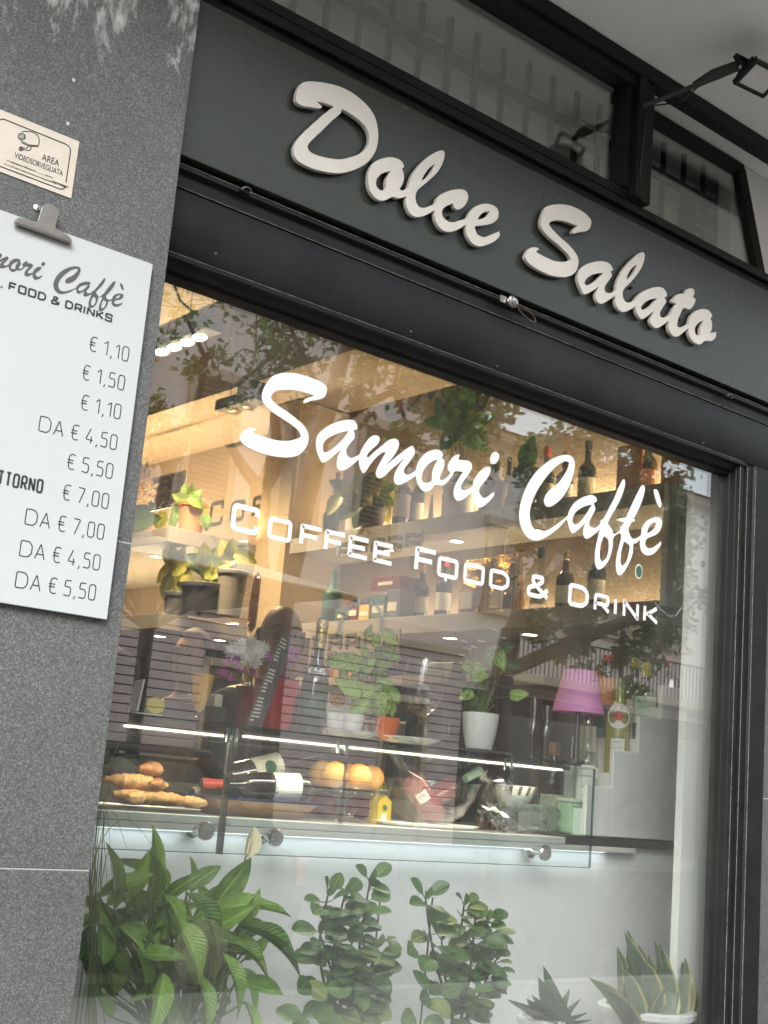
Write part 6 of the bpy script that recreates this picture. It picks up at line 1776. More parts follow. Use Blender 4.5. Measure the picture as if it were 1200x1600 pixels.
# cake stand with oranges
def cakestand(label, px, Y, r, h, m='thin_glass'):
    p = at(px, 1240, Y); b = Vector((p.x, Y, ZF + .0005))
    t = thing('cake_stand', label, 'cake stand', b, 'cake stands in the case')
    MB().lathe([(r * .55, 0), (r * .5, .004), (.016, .014), (.012, .022), (.024, .034), (.012, .046), (.016, h - .012), (r * .6, h - .006), (r, h - .004), (r * 1.02, h + .006), (r, h + .006), (r * .98, h), (.001, h)], 36, Matrix.Translation(b)).build('stand_body', m, t, smooth=True)
    n = 30
    for i in range(0, n):
        a = 2 * math.pi * i / n
        if i == 0:
            f0 = MB().ball(b + Vector((r * 1.015, 0, h - .002)), .008, 7, (1, 1, 1.3)).build('scallop', 'bottle_clear', t, smooth=True)
        else:
            c = f0.copy(); COL.objects.link(c); c.rotation_euler.z = a
            c.location = Vector((0, 0, 0))
    return b + Vector((0, 0, h))
cb = cakestand('scalloped glass cake stand carrying five oranges', 548, .74, .105, .090)
for (px, py, dy, lab) in ((503, 1212, .02, 'orange at the far left of the cake stand'), (522, 1210, -.05, 'second orange from the left on the cake stand'), (541, 1214, .03, 'middle orange on the cake stand'), (560, 1212, -.045, 'second orange from the right on the cake stand'), (580, 1215, .02, 'orange at the right end of the cake stand')):
    p = at(px, py, .74 + dy)
    r = .038
    c = Vector((p.x, .74 + dy, cb.z + r * .95 + .0008))
    o = MB().ball(c, r, 22, (1, 1, .95)).build('orange', 'peach', None, smooth=True)
    props(o, lab, 'orange', 'oranges on the cake stand')
# yellow cartons
for (px, py, h, w, lab) in ((592, 1272, .115, .045, 'yellow carton standing behind the oranges'), (600, 1278, .062, .05, 'small yellow gable carton below the cake stand')):
    Y = .88 if h > .1 else .72
    p = at(px, py, Y)
    t = thing('yellow_carton', lab, 'carton', (p.x, Y, ZF), 'yellow cartons in the case')
    boxo('carton_body', 'box_yellow', t, p.x - w / 2, p.x + w / 2, Y, Y + .04, ZF + .0005, ZF + h, .001)
    MB().prism([(p.x - w / 2, ZF + h + .0005), (p.x + w / 2, ZF + h + .0005), (p.x, ZF + h + .02)], Y, Y + .04).build('carton_gable', 'box_yellow', t)
    boxo('carton_print', 'label_white', t, p.x - .012, p.x + .008, Y - .001, Y - .0002, ZF + .012, ZF + .012 + h * .3)
    MB().lathe([(.008, 0), (.008, .0006)], 12, Matrix.Translation(Vector((p.x, Y - .001, ZF + h * .75))) @ Matrix.Rotation(R(90), 4, 'X')).build('carton_badge', 'label_green', t)
# dark round tins
for (px, lab) in ((505, 'dark fruit in the shade left of the stand foot'), (560, 'dark fruit in the shade right of the stand foot')):
    p = at(px, 1262, .86); r = .042
    o = MB().ball((p.x, .86, ZF + r * .9 + .001), r, 16, (1, 1, .9)).build('dark_fruit', 'dark_red_vase', None, smooth=True)
    props(o, lab, 'fruit', 'dark fruits in the case')
# big glass bowl with two rosé bottles and glasses
bp_ = at(668, 1275, .72); bb = Vector((bp_.x, .72, ZF + .0005))
pl = thing('white_platter', 'long white platter under the glass bowl', 'platter', (bb.x, .72, ZF))
MB().lathe([(.15, 0), (.155, .002), (.17, .010), (.168, .012), (.15, .006), (.001, .006)], 36, Matrix.Translation(bb) @ Matrix.Diagonal((1.15, .55, 1, 1))).build('platter_body', 'porcelain', pl, smooth=True)
t = thing('glass_bowl', 'large round clear glass bowl holding two pink bottles', 'bowl', bb + Vector((0, 0, .012)))
MB().lathe([(.045, .010), (.06, .012), (.105, .040), (.135, .085), (.150, .135), (.153, .135), (.148, .13), (.131, .085), (.10, .043), (.055, .018), (.001, .016)], 40, Matrix.Translation(bb)).build('bowl_body', 'thin_glass', t, smooth=True)
rb = bb + Vector((.035, 0, .030))
top = at(612, 1172, .70); ax = (top - rb)
bottle('rose_bottle', 'pink rosé bottle leaning left out of the glass bowl', 'bottle', rb, ax, .30, .036, 'bottle_clear', [('liquid', 'rose_liquid', 0, .62), ('foil', 'bottle_clear', .78, .985), ('label', 'label_white', .30, .42, .5), ('text', 'label_red', .36, .42, 'rosé', .014)], neck=.3, shoulder=.2)
rb = bb + Vector((.02, .07, .055))
top = at(765, 1195, .80); ax = (top - rb)
bottle('rose_bottle', 'pink rosé bottle leaning right out of the glass bowl', 'bottle', rb, ax, .29, .034, 'bottle_clear', [('liquid', 'rose_liquid', 0, .62), ('foil', 'label_mint', .74, .985)], neck=.3, shoulder=.2)
for (x0, y0, x1, y1, lab) in ((640, 1200, 668, 1175, 'empty wine glass tipped against the back of the glass bowl'), (690, 1205, 730, 1180, 'empty wine glass lying across the rim of the glass bowl')):
    a, c = at(x0, y0, .90), at(x1, y1, .90)
    t = thing('tipped_glass', lab, 'glass', a, 'tipped wine glasses')
    M_ = orient(a, c - a)
    MB().lathe([(.03, 0), (.004, .006), (.004, .05), (.02, .062), (.033, .095), (.030, .135), (.0285, .135), (.0315, .095), (.018, .064)], 24, M_, cap=False).build('glass_bowl', 'thin_glass', t, smooth=True)
# striped white bowl on a stand
cb2 = cakestand('small glass stand carrying the striped bowl', 805, .70, .075, .075)
b = cb2 + Vector((0, 0, .0008))
t = thing('striped_bowl', 'white bowl with dark slanted stripes on a glass stand', 'bowl', b)
MB().lathe([(.022, 0), (.026, .002), (.046, .018), (.060, .042), (.066, .066), (.064, .066), (.057, .042), (.043, .020), (.001, .006)], 36, Matrix.Translation(b)).build('bowl_body', 'porcelain', t, smooth=True)
for i in range(9):
    a0 = R(-150 + i * 26) - .1
    mb = MB(); q = []
    for (rr_, z, sh) in ((.0612, .044, 0), (.0668, .064, .10)):
        q.append((rr_, z, sh))
    def pt(a, r_, z): return b + Vector((r_ * math.cos(a), r_ * math.sin(a), z))
    v = [pt(a0, .0600, .038), pt(a0 + .17, .0600, .038), pt(a0 + .25, .0672, .064), pt(a0 + .08, .0672, .064)]
    mb.v += v + [b + (x - b) * 1.0 + (x - b).normalized() * .0006 for x in v]
    mb.face(0, 1, 2, 3); mb.face(4, 7, 6, 5); mb.face(0, 4, 5, 1); mb.face(1, 5, 6, 2); mb.face(2, 6, 7, 3); mb.face(3, 7, 4, 0)
    mb.build('bowl_stripe', 'stem_brown', t)
# brown praline cups, green packet, mint carton
for (px, py, lab) in ((770, 1290, 'brown wrapped praline left of the bowl stand'), (786, 1286, 'brown wrapped praline right of the bowl stand'), (752, 1292, 'brown wrapped praline nearest the glass bowl')):
    p = at(px, py, .78)
    t = thing('praline', lab, 'praline', (p.x, .78, ZF), 'wrapped pralines')
    MB().lathe([(.018, ZF + .0005), (.024, ZF + .02), (.020, ZF + .034), (.006, ZF + .040)], 14, Matrix.Translation(Vector((p.x, .78, 0)))).build('praline_body', 'bottle_brown', t, smooth=True)
    mb = MB()
    for i in range(10):
        a = 2 * math.pi * i / 10
        mb.bar((p.x, .78, ZF + .040), (p.x + .018 * math.cos(a), .78 + .018 * math.sin(a), ZF + .060), .006, .0008)
    mb.build('wrapper_twist', 'silver_foil', t)
cellophane('green clear wrapping of a gift at the right end of the case', [(838, 1240, .72), (870, 1245, .72), (876, 1315, .70), (826, 1310, .70)], (8, 6), .7, seed=9, m='bottle_clear', amp=.012)
p = at(905, 1290, .66)
t = thing('mint_carton', 'pale mint carton at the right end of the case', 'carton', (p.x, .66, ZF))
boxo('carton_body', 'label_mint', t, p.x - .045, p.x + .035, .66, .72, ZF + .0065, ZF + .105, .008)
boxo('carton_lid', 'porcelain', t, p.x - .047, p.x + .037, .658, .722, ZF + .1055, ZF + .118, .004)

# ------------------------------------------------------------------ things on the wall shelves
def shelf_pt(px, X, z): 
    d = ray(px, 800); 
    # point over the shelf at photo column px, seen at height z
    lo, hi = .3, 8.0
    for _ in range(40):
        m_ = (lo + hi) / 2
        v = Vector((X, m_, z)) - CAM
        x_ = 600 + FPX * v.dot(cam_r) / v.dot(fwd)
        if x_ > px: lo = m_
        else: hi = m_
    return Vector((X, (lo + hi) / 2, z))
def shelf_bottle(label, px, X, z, h, r, m, parts=()):
    b = shelf_pt(px, X, z + .0006)
    return bottle('shelf_bottle', label, 'bottle', b, (0, 0, 1), h, r, m, list(parts), group='bottles on the wall shelves')
shelf_bottle('dark bottle on the upper shelf under the vinyl letter m', 625, 3.68, ZU, .30, .04, 'bottle_black', [('label', 'shelf_grey', .15, .5, 1.2)])
shelf_bottle('slim dark bottle on the upper shelf under the vinyl letter a', 519, 3.70, ZU, .33, .03, 'bottle_brown')
shelf_bottle('squat black bottle on the upper shelf behind the vinyl letter i', 768, 3.70, ZU, .24, .06, 'bottle_black')
shelf_bottle('tall black bottle on the upper shelf behind the squat one', 790, 3.80, ZU, .28, .03, 'bottle_black')
shelf_bottle('tall dark bottle on the lower shelf left of its neighbour', 399, 3.62, ZL_, .42, .042, 'bottle_brown', [('cap', 'bottle_black', .86, 1.0)])
shelf_bottle('tall dark bottle on the lower shelf beside the warm alcove', 416, 3.66, ZL_, .36, .042, 'bottle_black', [('cap', 'dark_red_vase', .84, 1.0)])
shelf_bottle('green ribbed bottle hanging at the end of the lower shelf', 515, 3.66, ZL_ - .002, .26, .045, 'label_green')
for i_, (px, h_, m_, lab) in enumerate(((548, .29, 'bottle_black', 'black bottle at the far end of the upper right shelf'), (648, .30, 'bottle_green', 'green bottle on the upper shelf between two dark ones'), (700, .26, 'bottle_brown', 'brown bottle on the upper shelf left of the tall plant'), (850, .28, 'bottle_green', 'green bottle on the upper shelf under the vinyl C'), (880, .24, 'bottle_brown', 'brown bottle on the upper shelf under the vinyl a'), (915, .27, 'bottle_black', 'black bottle on the upper shelf left of the kraft sheet'), (1010, .25, 'bottle_green', 'green bottle on the upper shelf right of the kraft sheet'))):
    shelf_bottle(lab, px, 3.76, ZU, h_, .036, m_, [('label', 'label_cream' if i_ % 2 else 'label_white', .14, .42, 1.1), ('cap', ['label_red', 'gold_foil', 'bottle_black'][i_ % 3], .84, 1.0)])
for i_, (px, h_, m_, lab) in enumerate(((655, .26, 'bottle_brown', 'brown bottle on the lower shelf right of the tea boxes'), (690, .28, 'bottle_green', 'green bottle on the lower shelf left of the coffee bags'), (840, .27, 'bottle_clear', 'clear bottle on the lower shelf right of the coffee bags'), (880, .25, 'bottle_brown', 'brown bottle on the lower shelf under the vinyl Caffè'), (930, .28, 'bottle_black', 'black bottle on the lower shelf behind the word drink'))):
    shelf_bottle(lab, px, 3.74, ZL_, h_, .036, m_, [('label', 'label_white' if i_ % 2 else 'label_cream', .14, .42, 1.1), ('cap', ['gold_foil', 'label_red', 'bottle_black'][i_ % 3], .84, 1.0)])
# white paper wine bag cone between shelves
b = shelf_pt(672, 3.68, ZU + .0006)
t = thing('paper_cone', 'pale paper cone standing on the upper shelf', 'cone', b)
MB().lathe([(.016, 0), (.016, .004), (.004, .13)], 14, Matrix.Translation(b)).build('cone_body', 'porcelain', t, smooth=True)
# gold coffee bags
for (px, X, lab, h) in ((742, 3.68, 'gold coffee bag on the lower shelf, the left one', .24), (790, 3.70, 'gold coffee bag on the lower shelf, the right one', .26)):
    b = shelf_pt(px, X, ZL_ + .0006)
    t = thing('coffee_bag', lab, 'coffee bag', b, 'gold coffee bags')
    rr = random.Random(int(px))
    mb = MB(); n, k = 9, 14; b0 = 0
    for i in range(n + 1):
        u = i / n
        wx, wy = .085 * (1 - .05 * u), .05 * (1 - u) ** .6 + .004
        for j in range(k):
            a = 2 * math.pi * j / k
            cx_, sy_ = math.cos(a), math.sin(a)
            mb.v.append(b + Vector((wy * sy_ * (1 + rr.uniform(-.12, .12)), wx * math.copysign(abs(cx_) ** .6, cx_) * (1 + rr.uniform(-.05, .05)), u * h + rr.uniform(-.004, .004))))
    for i in range(n):
        for j in range(k):
            mb.face(i * k + j, i * k + (j + 1) % k, (i + 1) * k + (j + 1) % k, (i + 1) * k + j)
    mb.face(*reversed(range(k))); mb.face(*[n * k + j for j in range(k)])
    mb.build('bag_body', 'bag_gold', t)
    mb = MB().box(b.x - .058, b.x - .052, b.y - .035, b.y + .035, b.z + .02, b.z + .09); mb.build('bag_label', 'label_cream', t)
# tea boxes
mats_ = ['label_green', 'dark_red_vase', 'box_yellow', 'label_green', 'pot_grey', 'label_green', 'label_red', 'shelf_grey']
k_ = 0
for (px, z, w, h, m, lab) in ((560, ZL_, .10, .09, 'dark_red_vase', 'dark red tea box at the left of the lower shelf stack'), (578, ZL_, .10, .07, 'box_yellow', 'yellow tea box in the lower shelf stack'), (600, ZL_, .13, .11, 'label_green', 'wide green tea box in the lower shelf stack'), (622, ZL_, .10, .13, 'pot_grey', 'dark grey tea box at the right of the lower shelf stack'), (545, ZL_, .12, .06, 'label_green', 'low green tea box at the left end of the lower shelf')):
    b = shelf_pt(px, 3.66, z + .0006)
    t = thing('tea_box', lab, 'box', b, 'tea boxes on the lower shelf')
    boxo('box_body', m, t, b.x - .04, b.x + .10, b.y - w / 2, b.y + w / 2, b.z, b.z + h, .002)
    boxo('box_print', 'label_cream', t, b.x - .0415, b.x - .0402, b.y - w * .3, b.y + w * .3, b.z + h * .25, b.z + h * .55)
b = shelf_pt(612, 3.66, ZL_ + .132)
t = thing('tea_box', 'dark red tea box on top of the lower shelf stack', 'box', b, 'tea boxes on the lower shelf')
boxo('box_body', 'dark_red_vase', t, b.x - .04, b.x + .10, b.y - .10, b.y + .10, b.z, b.z + .06, .002)
boxo('box_print', 'label_cream', t, b.x - .0415, b.x - .0402, b.y - .05, b.y + .05, b.z + .02, b.z + .035)
# warm kraft boxes / sheets on the upper right
b = shelf_pt(981, 3.70, ZU + .0006)
t = thing('kraft_sheet', 'upright orange kraft sheet on the upper shelf behind the vinyl f', 'kraft paper', b)
MB().box(b.x, b.x + .004, b.y - .06, b.y + .06, b.z, b.z + .20).build('paper_sheet', 'label_orange', t)
b = shelf_pt(1065, 3.72, ZU + .0006)
t = thing('kraft_box', 'orange kraft box on the near end of the upper shelf', 'box', b)
boxo('box_body', 'label_orange', t, b.x, b.x + .14, b.y - .02, b.y + .10, b.z, b.z + .22, .003)
boxo('box_tape', 'wood_warm', t, b.x + .05, b.x + .08, b.y - .0215, b.y - .0202, b.z + .01, b.z + .21)
# dark cabinet and machine below the lower shelf
t = thing('back_cabinet', 'dark back-bar cabinet and coffee machine under the wall shelves', 'cabinet', (3.5, 1.8, 0.1))
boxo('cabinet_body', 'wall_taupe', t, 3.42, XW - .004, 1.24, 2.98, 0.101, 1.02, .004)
boxo('cabinet_top', 'strip_dark', t, 3.40, XW - .004, 1.22, 3.0, 1.022, 1.05, .002)
boxo('machine_body', 'machine_black', t, 3.46, 3.86, 1.75, 2.5, 1.052, 1.42, .01)
boxo('machine_hood', 'clip_metal', t, 3.44, 3.88, 1.72, 2.53, 1.422, 1.50, .01)
for y in (1.9, 2.3):
    MB().lathe([(.035, 0), (.035, .05)], 18, Matrix.Translation(Vector((3.45, y, 1.22)))).build('group_head', 'chrome', t, smooth=True)
    MB().tube([(3.45, y, 1.215), (3.28, y, 1.20)], [.010, .014], 8).build('filter_handle', 'rubber_black', t, smooth=True)
# row of spirits below the lower shelf, orange spines
for i, px in enumerate((500, 512, 524, 536, 548)):
    b = shelf_pt(px, 3.66, 1.70)
    t = boxo('book_spine', ['pot_terracotta', 'label_orange', 'wood_warm', 'label_green', 'pot_terracotta'][i], None, b.x, b.x + .16, b.y - .022, b.y + .022, 1.702, 1.702 + .15 + .012 * (i % 3), .002)
    props(t, ['terracotta', 'orange', 'brown', 'green', 'second terracotta'][i] + ' book in the row beneath the lower shelf', 'book', 'books below the shelf')
t = boxo('short_shelf', 'shelf_grey', None, 3.58, XW - .004, 1.2, 2.98, 1.66, 1.70, .002)
props(t, 'plain grey shelf board under the row of books', 'shelf')
# fretwork plaques
def fret(label, px, py, X, W, H):
    c = atx(px, py, X)
    t = thing('fretwork_panel', label, 'panel', c, 'fretwork panels')
    boxo('panel_back', 'shelf_grey', t, X, X + .01, c.y - W / 2, c.y + W / 2, c.z - H / 2, c.z + H / 2)
    n = max(2, int(W / .12)); m_ = 2
    for i in range(n):
        for j in range(m_):
            y0 = c.y - W / 2 + (i + .1) * W / n; z0 = c.z - H / 2 + (j + .12) * H / m_
            w, h = W / n * .8, H / m_ * .76
            boxo('fret_piece', 'pot_grey', t, X - .004, X - .0005, y0, y0 + w * .22, z0, z0 + h * .8)
            boxo('fret_piece', 'pot_grey', t, X - .004, X - .0005, y0 + w * .3, y0 + w, z0 + h * .78, z0 + h)
            boxo('fret_piece', 'pot_grey', t, X - .004, X - .0005, y0 + w * .78, y0 + w, z0 + .0, z0 + h * .6)
            boxo('fret_piece', 'pot_grey', t, X - .004, X - .0005, y0 + w * .3, y0 + w * .7, z0 + h * .30, z0 + h * .48)
fret('dark fretwork panel below the vinyl letters E E', 590, 850, 3.595, .60, .065)
fret('dark fretwork panel on the wall at the left behind the plants', 258, 768, 3.55, .42, .20)
fret('wide fretwork panel low behind the trailing plant', 550, 1015, 3.46, .62, .16)
# blind cords at the right
def cord(label, pts, tas):
    q = [at(x, y, .22) for x, y in pts]
    t = thing('blind_cord', label, 'cord', q[-1], 'blind cords')
    MB().tube(q, .0018, 5).build('cord_line', 'strip_dark' if 'dark' in label else 'shelf_white', t)
    if tas:
        MB().lathe([(.003, .012), (.006, .006), (.008, -.012), (.002, -.014)], 10, Matrix.Translation(q[-1])).build('tassel', 'porcelain', t, smooth=True)
cord('dark blind cord with white tassel hanging in front of the shelf end', [(1061, 717), (1057, 880), (1053, 980), (1049, 1068)], True)
cord('white blind cord with tassel hanging beside the corner post', [(1082, 760), (1078, 900), (1075, 1100), (1071, 1130), (1068, 1168)], True)
cord('looped pale cable hanging below the shelf end panel', [(1082, 880), (1078, 920), (1068, 945), (1056, 962), (1045, 963), (1032, 952), (1022, 940)], False)
# ================================================================== PLANTS
def leaf_mesh(name, m, wf, n=9, droop=0.25, fold=0.18, wave=0.0, tip=0.0, seed=0):
    """unit leaf: base at the origin, runs along +Y, width along X, face up +Z"""
    rr = random.Random(seed)
    V = []; F = []; UV = []
    ph = rr.uniform(0, 6)
    for i in range(n + 1):
        u = i / n
        w = wf(u)
        yy = u - droop * .25 * u * u
        zz = -droop * u * u + tip * u ** 3
        for k, s in enumerate((-1, -.55, 0, .55, 1)):
            wv = wave * math.sin(u * 9 + ph + (1 if s > 0 else 2.2)) * abs(s)
            V.append((s * w * .5, yy, zz + abs(s) * fold * w + wv))
            UV.append((.5 + s * .5, u))
    for i in range(n):
        for k in range(4):
            a = i * 5 + k
            F.append((a, a + 1, a + 6, a + 5))
    me = bpy.data.meshes.new(name)
    me.from_pydata(V, [], F)
    uvl = me.uv_layers.new(name='UVMap')
    for lp in me.loops:
        uvl.data[lp.index].uv = UV[lp.vertex_index]
    me.materials.append(MATS[m])
    me.polygons.foreach_set('use_smooth', [True] * len(me.polygons))
    return me
def put_leaf(parent, me, base, d, nrm, L, W, name='leaf'):
    d = Vector(d).normalized()
    x = d.cross(Vector(nrm))
    if x.length < 1e-4: x = d.orthogonal()
    x.normalize(); z = x.cross(d)
    M_ = Matrix((x * W, d * L, z * L)).transposed().to_4x4()
    M_.translation = Vector(base) - org(parent)
    o = bpy.data.objects.new(name, me)
    COL.objects.link(o); o.parent = parent; o.matrix_local = M_
    return o
lance = lambda u: 1.0 * (math.sin(math.pi * min(1, u * 1.02 + .0)) ** .75) * (1 - .35 * u) + .02 * (1 - u)
heart = lambda u: (1.05 * math.sin(math.pi * (u * .93 + .07)) ** .62) * (1 - .45 * u)
rnd_ = lambda u: max(.03, math.sin(math.pi * (u * .97 + .02)) ** .55 * (.82 + .25 * u - .12 * u * u))
blade = lambda u: (.72 + .5 * math.sin(math.pi * (u * .6 + .15))) * (1 - u ** 3.2) + .01
spike = lambda u: (1 - u) ** .75 + .005
ZLE = 0.50                                    # window ledge
def pot(t, c, r0, r1, h, m, rim=.012, soil=True):
    MB().lathe([(r0 * .9, 0), (r0, .003), (r1, h - .02), (r1 + rim, h - .02), (r1 + rim + .002, h - .004), (r1 + rim - .003, h), (r1 - .006, h), (r1 - .010, h - .03), (.001, h - .03)], 36, Matrix.Translation(c)).build('pot', m, t, smooth=True)
    if soil:
        MB().lathe([(r1 - .012, h - .028), (r1 * .6, h - .022), (.001, h - .018)], 24, Matrix.Translation(c), cap=False).build('soil', 'soil', t, smooth=True)
rl = random.Random(77)
# ---- peace lily
LY = 0.34
c = at(285, 1640, LY); c = Vector((c.x, LY, ZLE + .0008))
t = thing('peace_lily', 'lush peace lily with one white spathe in the lower left window', 'plant', c)
pot(t, c, .085, .115, .16, 'pot_white')
lil = [leaf_mesh('lily_leaf', 'leaf_lily', lance, 12, dr, fo, .02, 0, i) for i, (dr, fo) in enumerate(((.18, .16), (.42, .2), (.08, .24), (.62, .16), (.3, .1)))]
def stem(t, a, b, r=.0032, m='stem_green', bow=.03):
    mid = a.lerp(b, .55) + Vector((0, 0, bow))
    MB().tube([a, a.lerp(mid, .5) + Vector((0, 0, bow * .5)), mid, b], [r * 1.3, r * 1.15, r, r * .8], 6).build('stem', m, t, smooth=True)
#        base px      tip px      dY   width  mesh   facing
LEAVES = [(228, 1405, 240, 1300, .00, .070, 2, (.3, -1, .2)), (205, 1400, 233, 1330, .02, .075, 0, (-.2, -1, .5)), (262, 1388, 235, 1340, .03, .06, 0, (0, -1, .4)),
 (190, 1395, 155, 1372, .0, .07, 1, (-.3, -.8, .7)), (170, 1440, 128, 1440, -.03, .065, 0, (-.3, -.7, .8)), (185, 1450, 205, 1462, -.06, .06, 1, (0, -.8, .6)), (150, 1470, 125, 1455, .02, .06, 3, (-.4, -.6, .7)),
 (290, 1390, 340, 1352, .02, .075, 0, (.1, -.8, .6)), (325, 1425, 390, 1345, .05, .115, 0, (-.1, -1, .3)), (345, 1425, 395, 1388, .0, .07, 1, (.1, -.7, .7)),
 (290, 1396, 343, 1462, -.08, .105, 1, (.2, -.9, .6)), (280, 1440, 305, 1508, -.10, .10, 1, (0, -1, .35)), (262, 1420, 268, 1440, -.05, .06, 3, (0, -.8, .6)), (250, 1470, 262, 1425, -.02, .06, 0, (0, -1, .4)),
 (230, 1470, 250, 1415, .04, .085, 4, (0, -1, .3)), (215, 1500, 245, 1460, -.04, .07, 0, (.1, -1, .4)), (195, 1520, 180, 1470, -.02, .07, 4, (-.1, -1, .2)), (160, 1500, 135, 1520, .02, .05, 1, (-.4, -.8, .5)),
 (375, 1450, 470, 1478, -.02, .075, 1, (.1, -.5, .9)), (360, 1475, 410, 1500, -.05, .065, 1, (.2, -.7, .8)), (345, 1490, 372, 1562, -.08, .075, 1, (.3, -1, .2)), (378, 1420, 450, 1418, .05, .05, 0, (.1, -.5, .9)),
 (305, 1520, 320, 1600, -.06, .07, 1, (.2, -1, .1)), (255, 1520, 225, 1600, -.10, .085, 1, (-.2, -1, .3)), (262, 1560, 250, 1640, -.10, .08, 1, (0, -1, .3)), (310, 1540, 290, 1480, -.02, .08, 4, (.1, -1, .3)),
 (335, 1540, 325, 1470, .02, .08, 4, (0, -1, .3)), (225, 1560, 215, 1500, .0, .08, 4, (0, -1, .2)), (180, 1560, 160, 1500, .02, .075, 4, (-.2, -1, .2)), (380, 1565, 392, 1620, -.05, .05, 1, (.3, -1, 0)), (335, 1580, 345, 1560, -.06, .06, 1, (.2, -1, .3)),
 (270, 1500, 300, 1440, .06, .085, 4, (0, -1, .3)), (330, 1500, 360, 1440, .06, .08, 4, (.1, -1, .3)), (200, 1480, 170, 1420, .06, .08, 0, (-.1, -1, .3)), (245, 1440, 215, 1390, .08, .08, 0, (-.1, -1, .2)), (300, 1460, 320, 1400, .08, .08, 0, (0, -1, .3)),
 (155, 1550, 130, 1500, .04, .06, 0, (-.2, -1, .3)), (175, 1590, 150, 1548, .0, .06, 0, (-.1, -1, .4)), (340, 1450, 310, 1380, .10, .075, 0, (0, -1, .2)), (380, 1500, 420, 1460, .08, .06, 0, (.1, -1, .4))]
for (bx, by, tx, ty, dy, w, k, fn) in LEAVES:
    b, e = at(bx, by, LY + dy), at(tx, ty, LY + dy - .01)
    e = e + Vector((0, -.01 - (.05 if k in (1, 3) else 0), 0))
    L = (e - b).length * 1.12
    put_leaf(t, lil[k], b, e - b, fn, L, max(w * .60, L * .26))
    root = c + Vector((rl.uniform(-.05, .05), rl.uniform(-.05, .05), .135))
    stem(t, root, b + (e - b) * .02, .0028, 'stem_green', rl.uniform(0, .02))
for i in range(60):                            # a tangle of more petioles low in the clump
    root = c + Vector((rl.uniform(-.06, .06), rl.uniform(-.06, .06), .135))
    b = at(rl.uniform(140, 385), rl.uniform(1390, 1560), LY + rl.uniform(-.06, .10))
    stem(t, root, b, .0026, 'stem_green', .01)
    d = Vector((rl.uniform(-1, 1), rl.uniform(-.8, .4), rl.uniform(-.3, .7)))
    put_leaf(t, rl.choice(lil), b, d, (0, -1, .6), rl.uniform(.09, .16), rl.uniform(.035, .052))
b, e = at(408, 1345, LY), at(385, 1340, LY)
s0, s1 = c + Vector((.04, 0, .135)), at(384, 1338, LY)
stem(t, s0, s1, .0025, 'stem_green', .02)
sp = leaf_mesh('spathe', 'petal_cream', lambda u: math.sin(math.pi * (u * .93 + .07)) ** .7, 10, .02, .22, 0)
put_leaf(t, sp, s1, at(396, 1297, LY) - s1, (.1, -1, .1), .070, .046, 'spathe')
MB().tube([s1 + Vector((0, -.006, .006)), at(391, 1312, LY - .012)], [.004, .003], 8).build('spadix', 'petal_cream', t, smooth=True)
# ---- dry ornamental grass at the pillar edge
c = at(150, 1640, .30); c = Vector((c.x, .30, ZLE + .0008))
t = thing('ornamental_grass', 'thin arching ornamental grass beside the stone pillar', 'plant', c)
pot(t, c, .05, .065, .10, 'pot_grey')
gm = leaf_mesh('grass_blade', 'leaf_grass', lambda u: (1 - u) ** .5 + .01, 8, .0, .1)
for (pts) in ([(150, 1300), (160, 1180), (190, 1135)], [(150, 1320), (175, 1190), (215, 1200)], [(152, 1330), (180, 1230), (205, 1290)], [(150, 1340), (165, 1200), (225, 1180)], [(150, 1360), (170, 1260), (200, 1330)], [(150, 1380), (190, 1280), (240, 1322)], [(148, 1350), (152, 1240), (185, 1165)], [(150, 1390), (165, 1250), (178, 1410)], [(150, 1420), (160, 1300), (170, 1430)], [(150, 1430), (172, 1330), (186, 1470)], [(148, 1410), (145, 1280), (150, 1200)], [(150, 1400), (155, 1290), (165, 1240)], [(150, 1400), (140, 1320), (135, 1430)]):
    q = [c + Vector((rl.uniform(-.045, .045), rl.uniform(-.04, .04), .09))] + [at(x + rl.uniform(-14, 8), y, .28 + rl.uniform(-.03, .05)) for x, y in pts[:1]] + [at(x, y, .28) for x, y in pts[1:]]
    P2 = []
    for i in range(len(q) - 1):
        a, b = q[i], q[i + 1]; pa = q[max(0, i - 1)]; pb = q[min(len(q) - 1, i + 2)]
        for j in range(5):
            u = j / 5
            P2.append(0.5 * ((2 * a) + (b - pa) * u + (2 * pa - 5 * a + 4 * b - pb) * u * u + (3 * a - pa - 3 * b + pb) * u ** 3))
    P2.append(q[-1])
    MB().tube(P2, [.0016 * (1 - .8 * i / len(P2)) for i in range(len(P2))], 5).build('blade', 'leaf_grass', t, smooth=True)
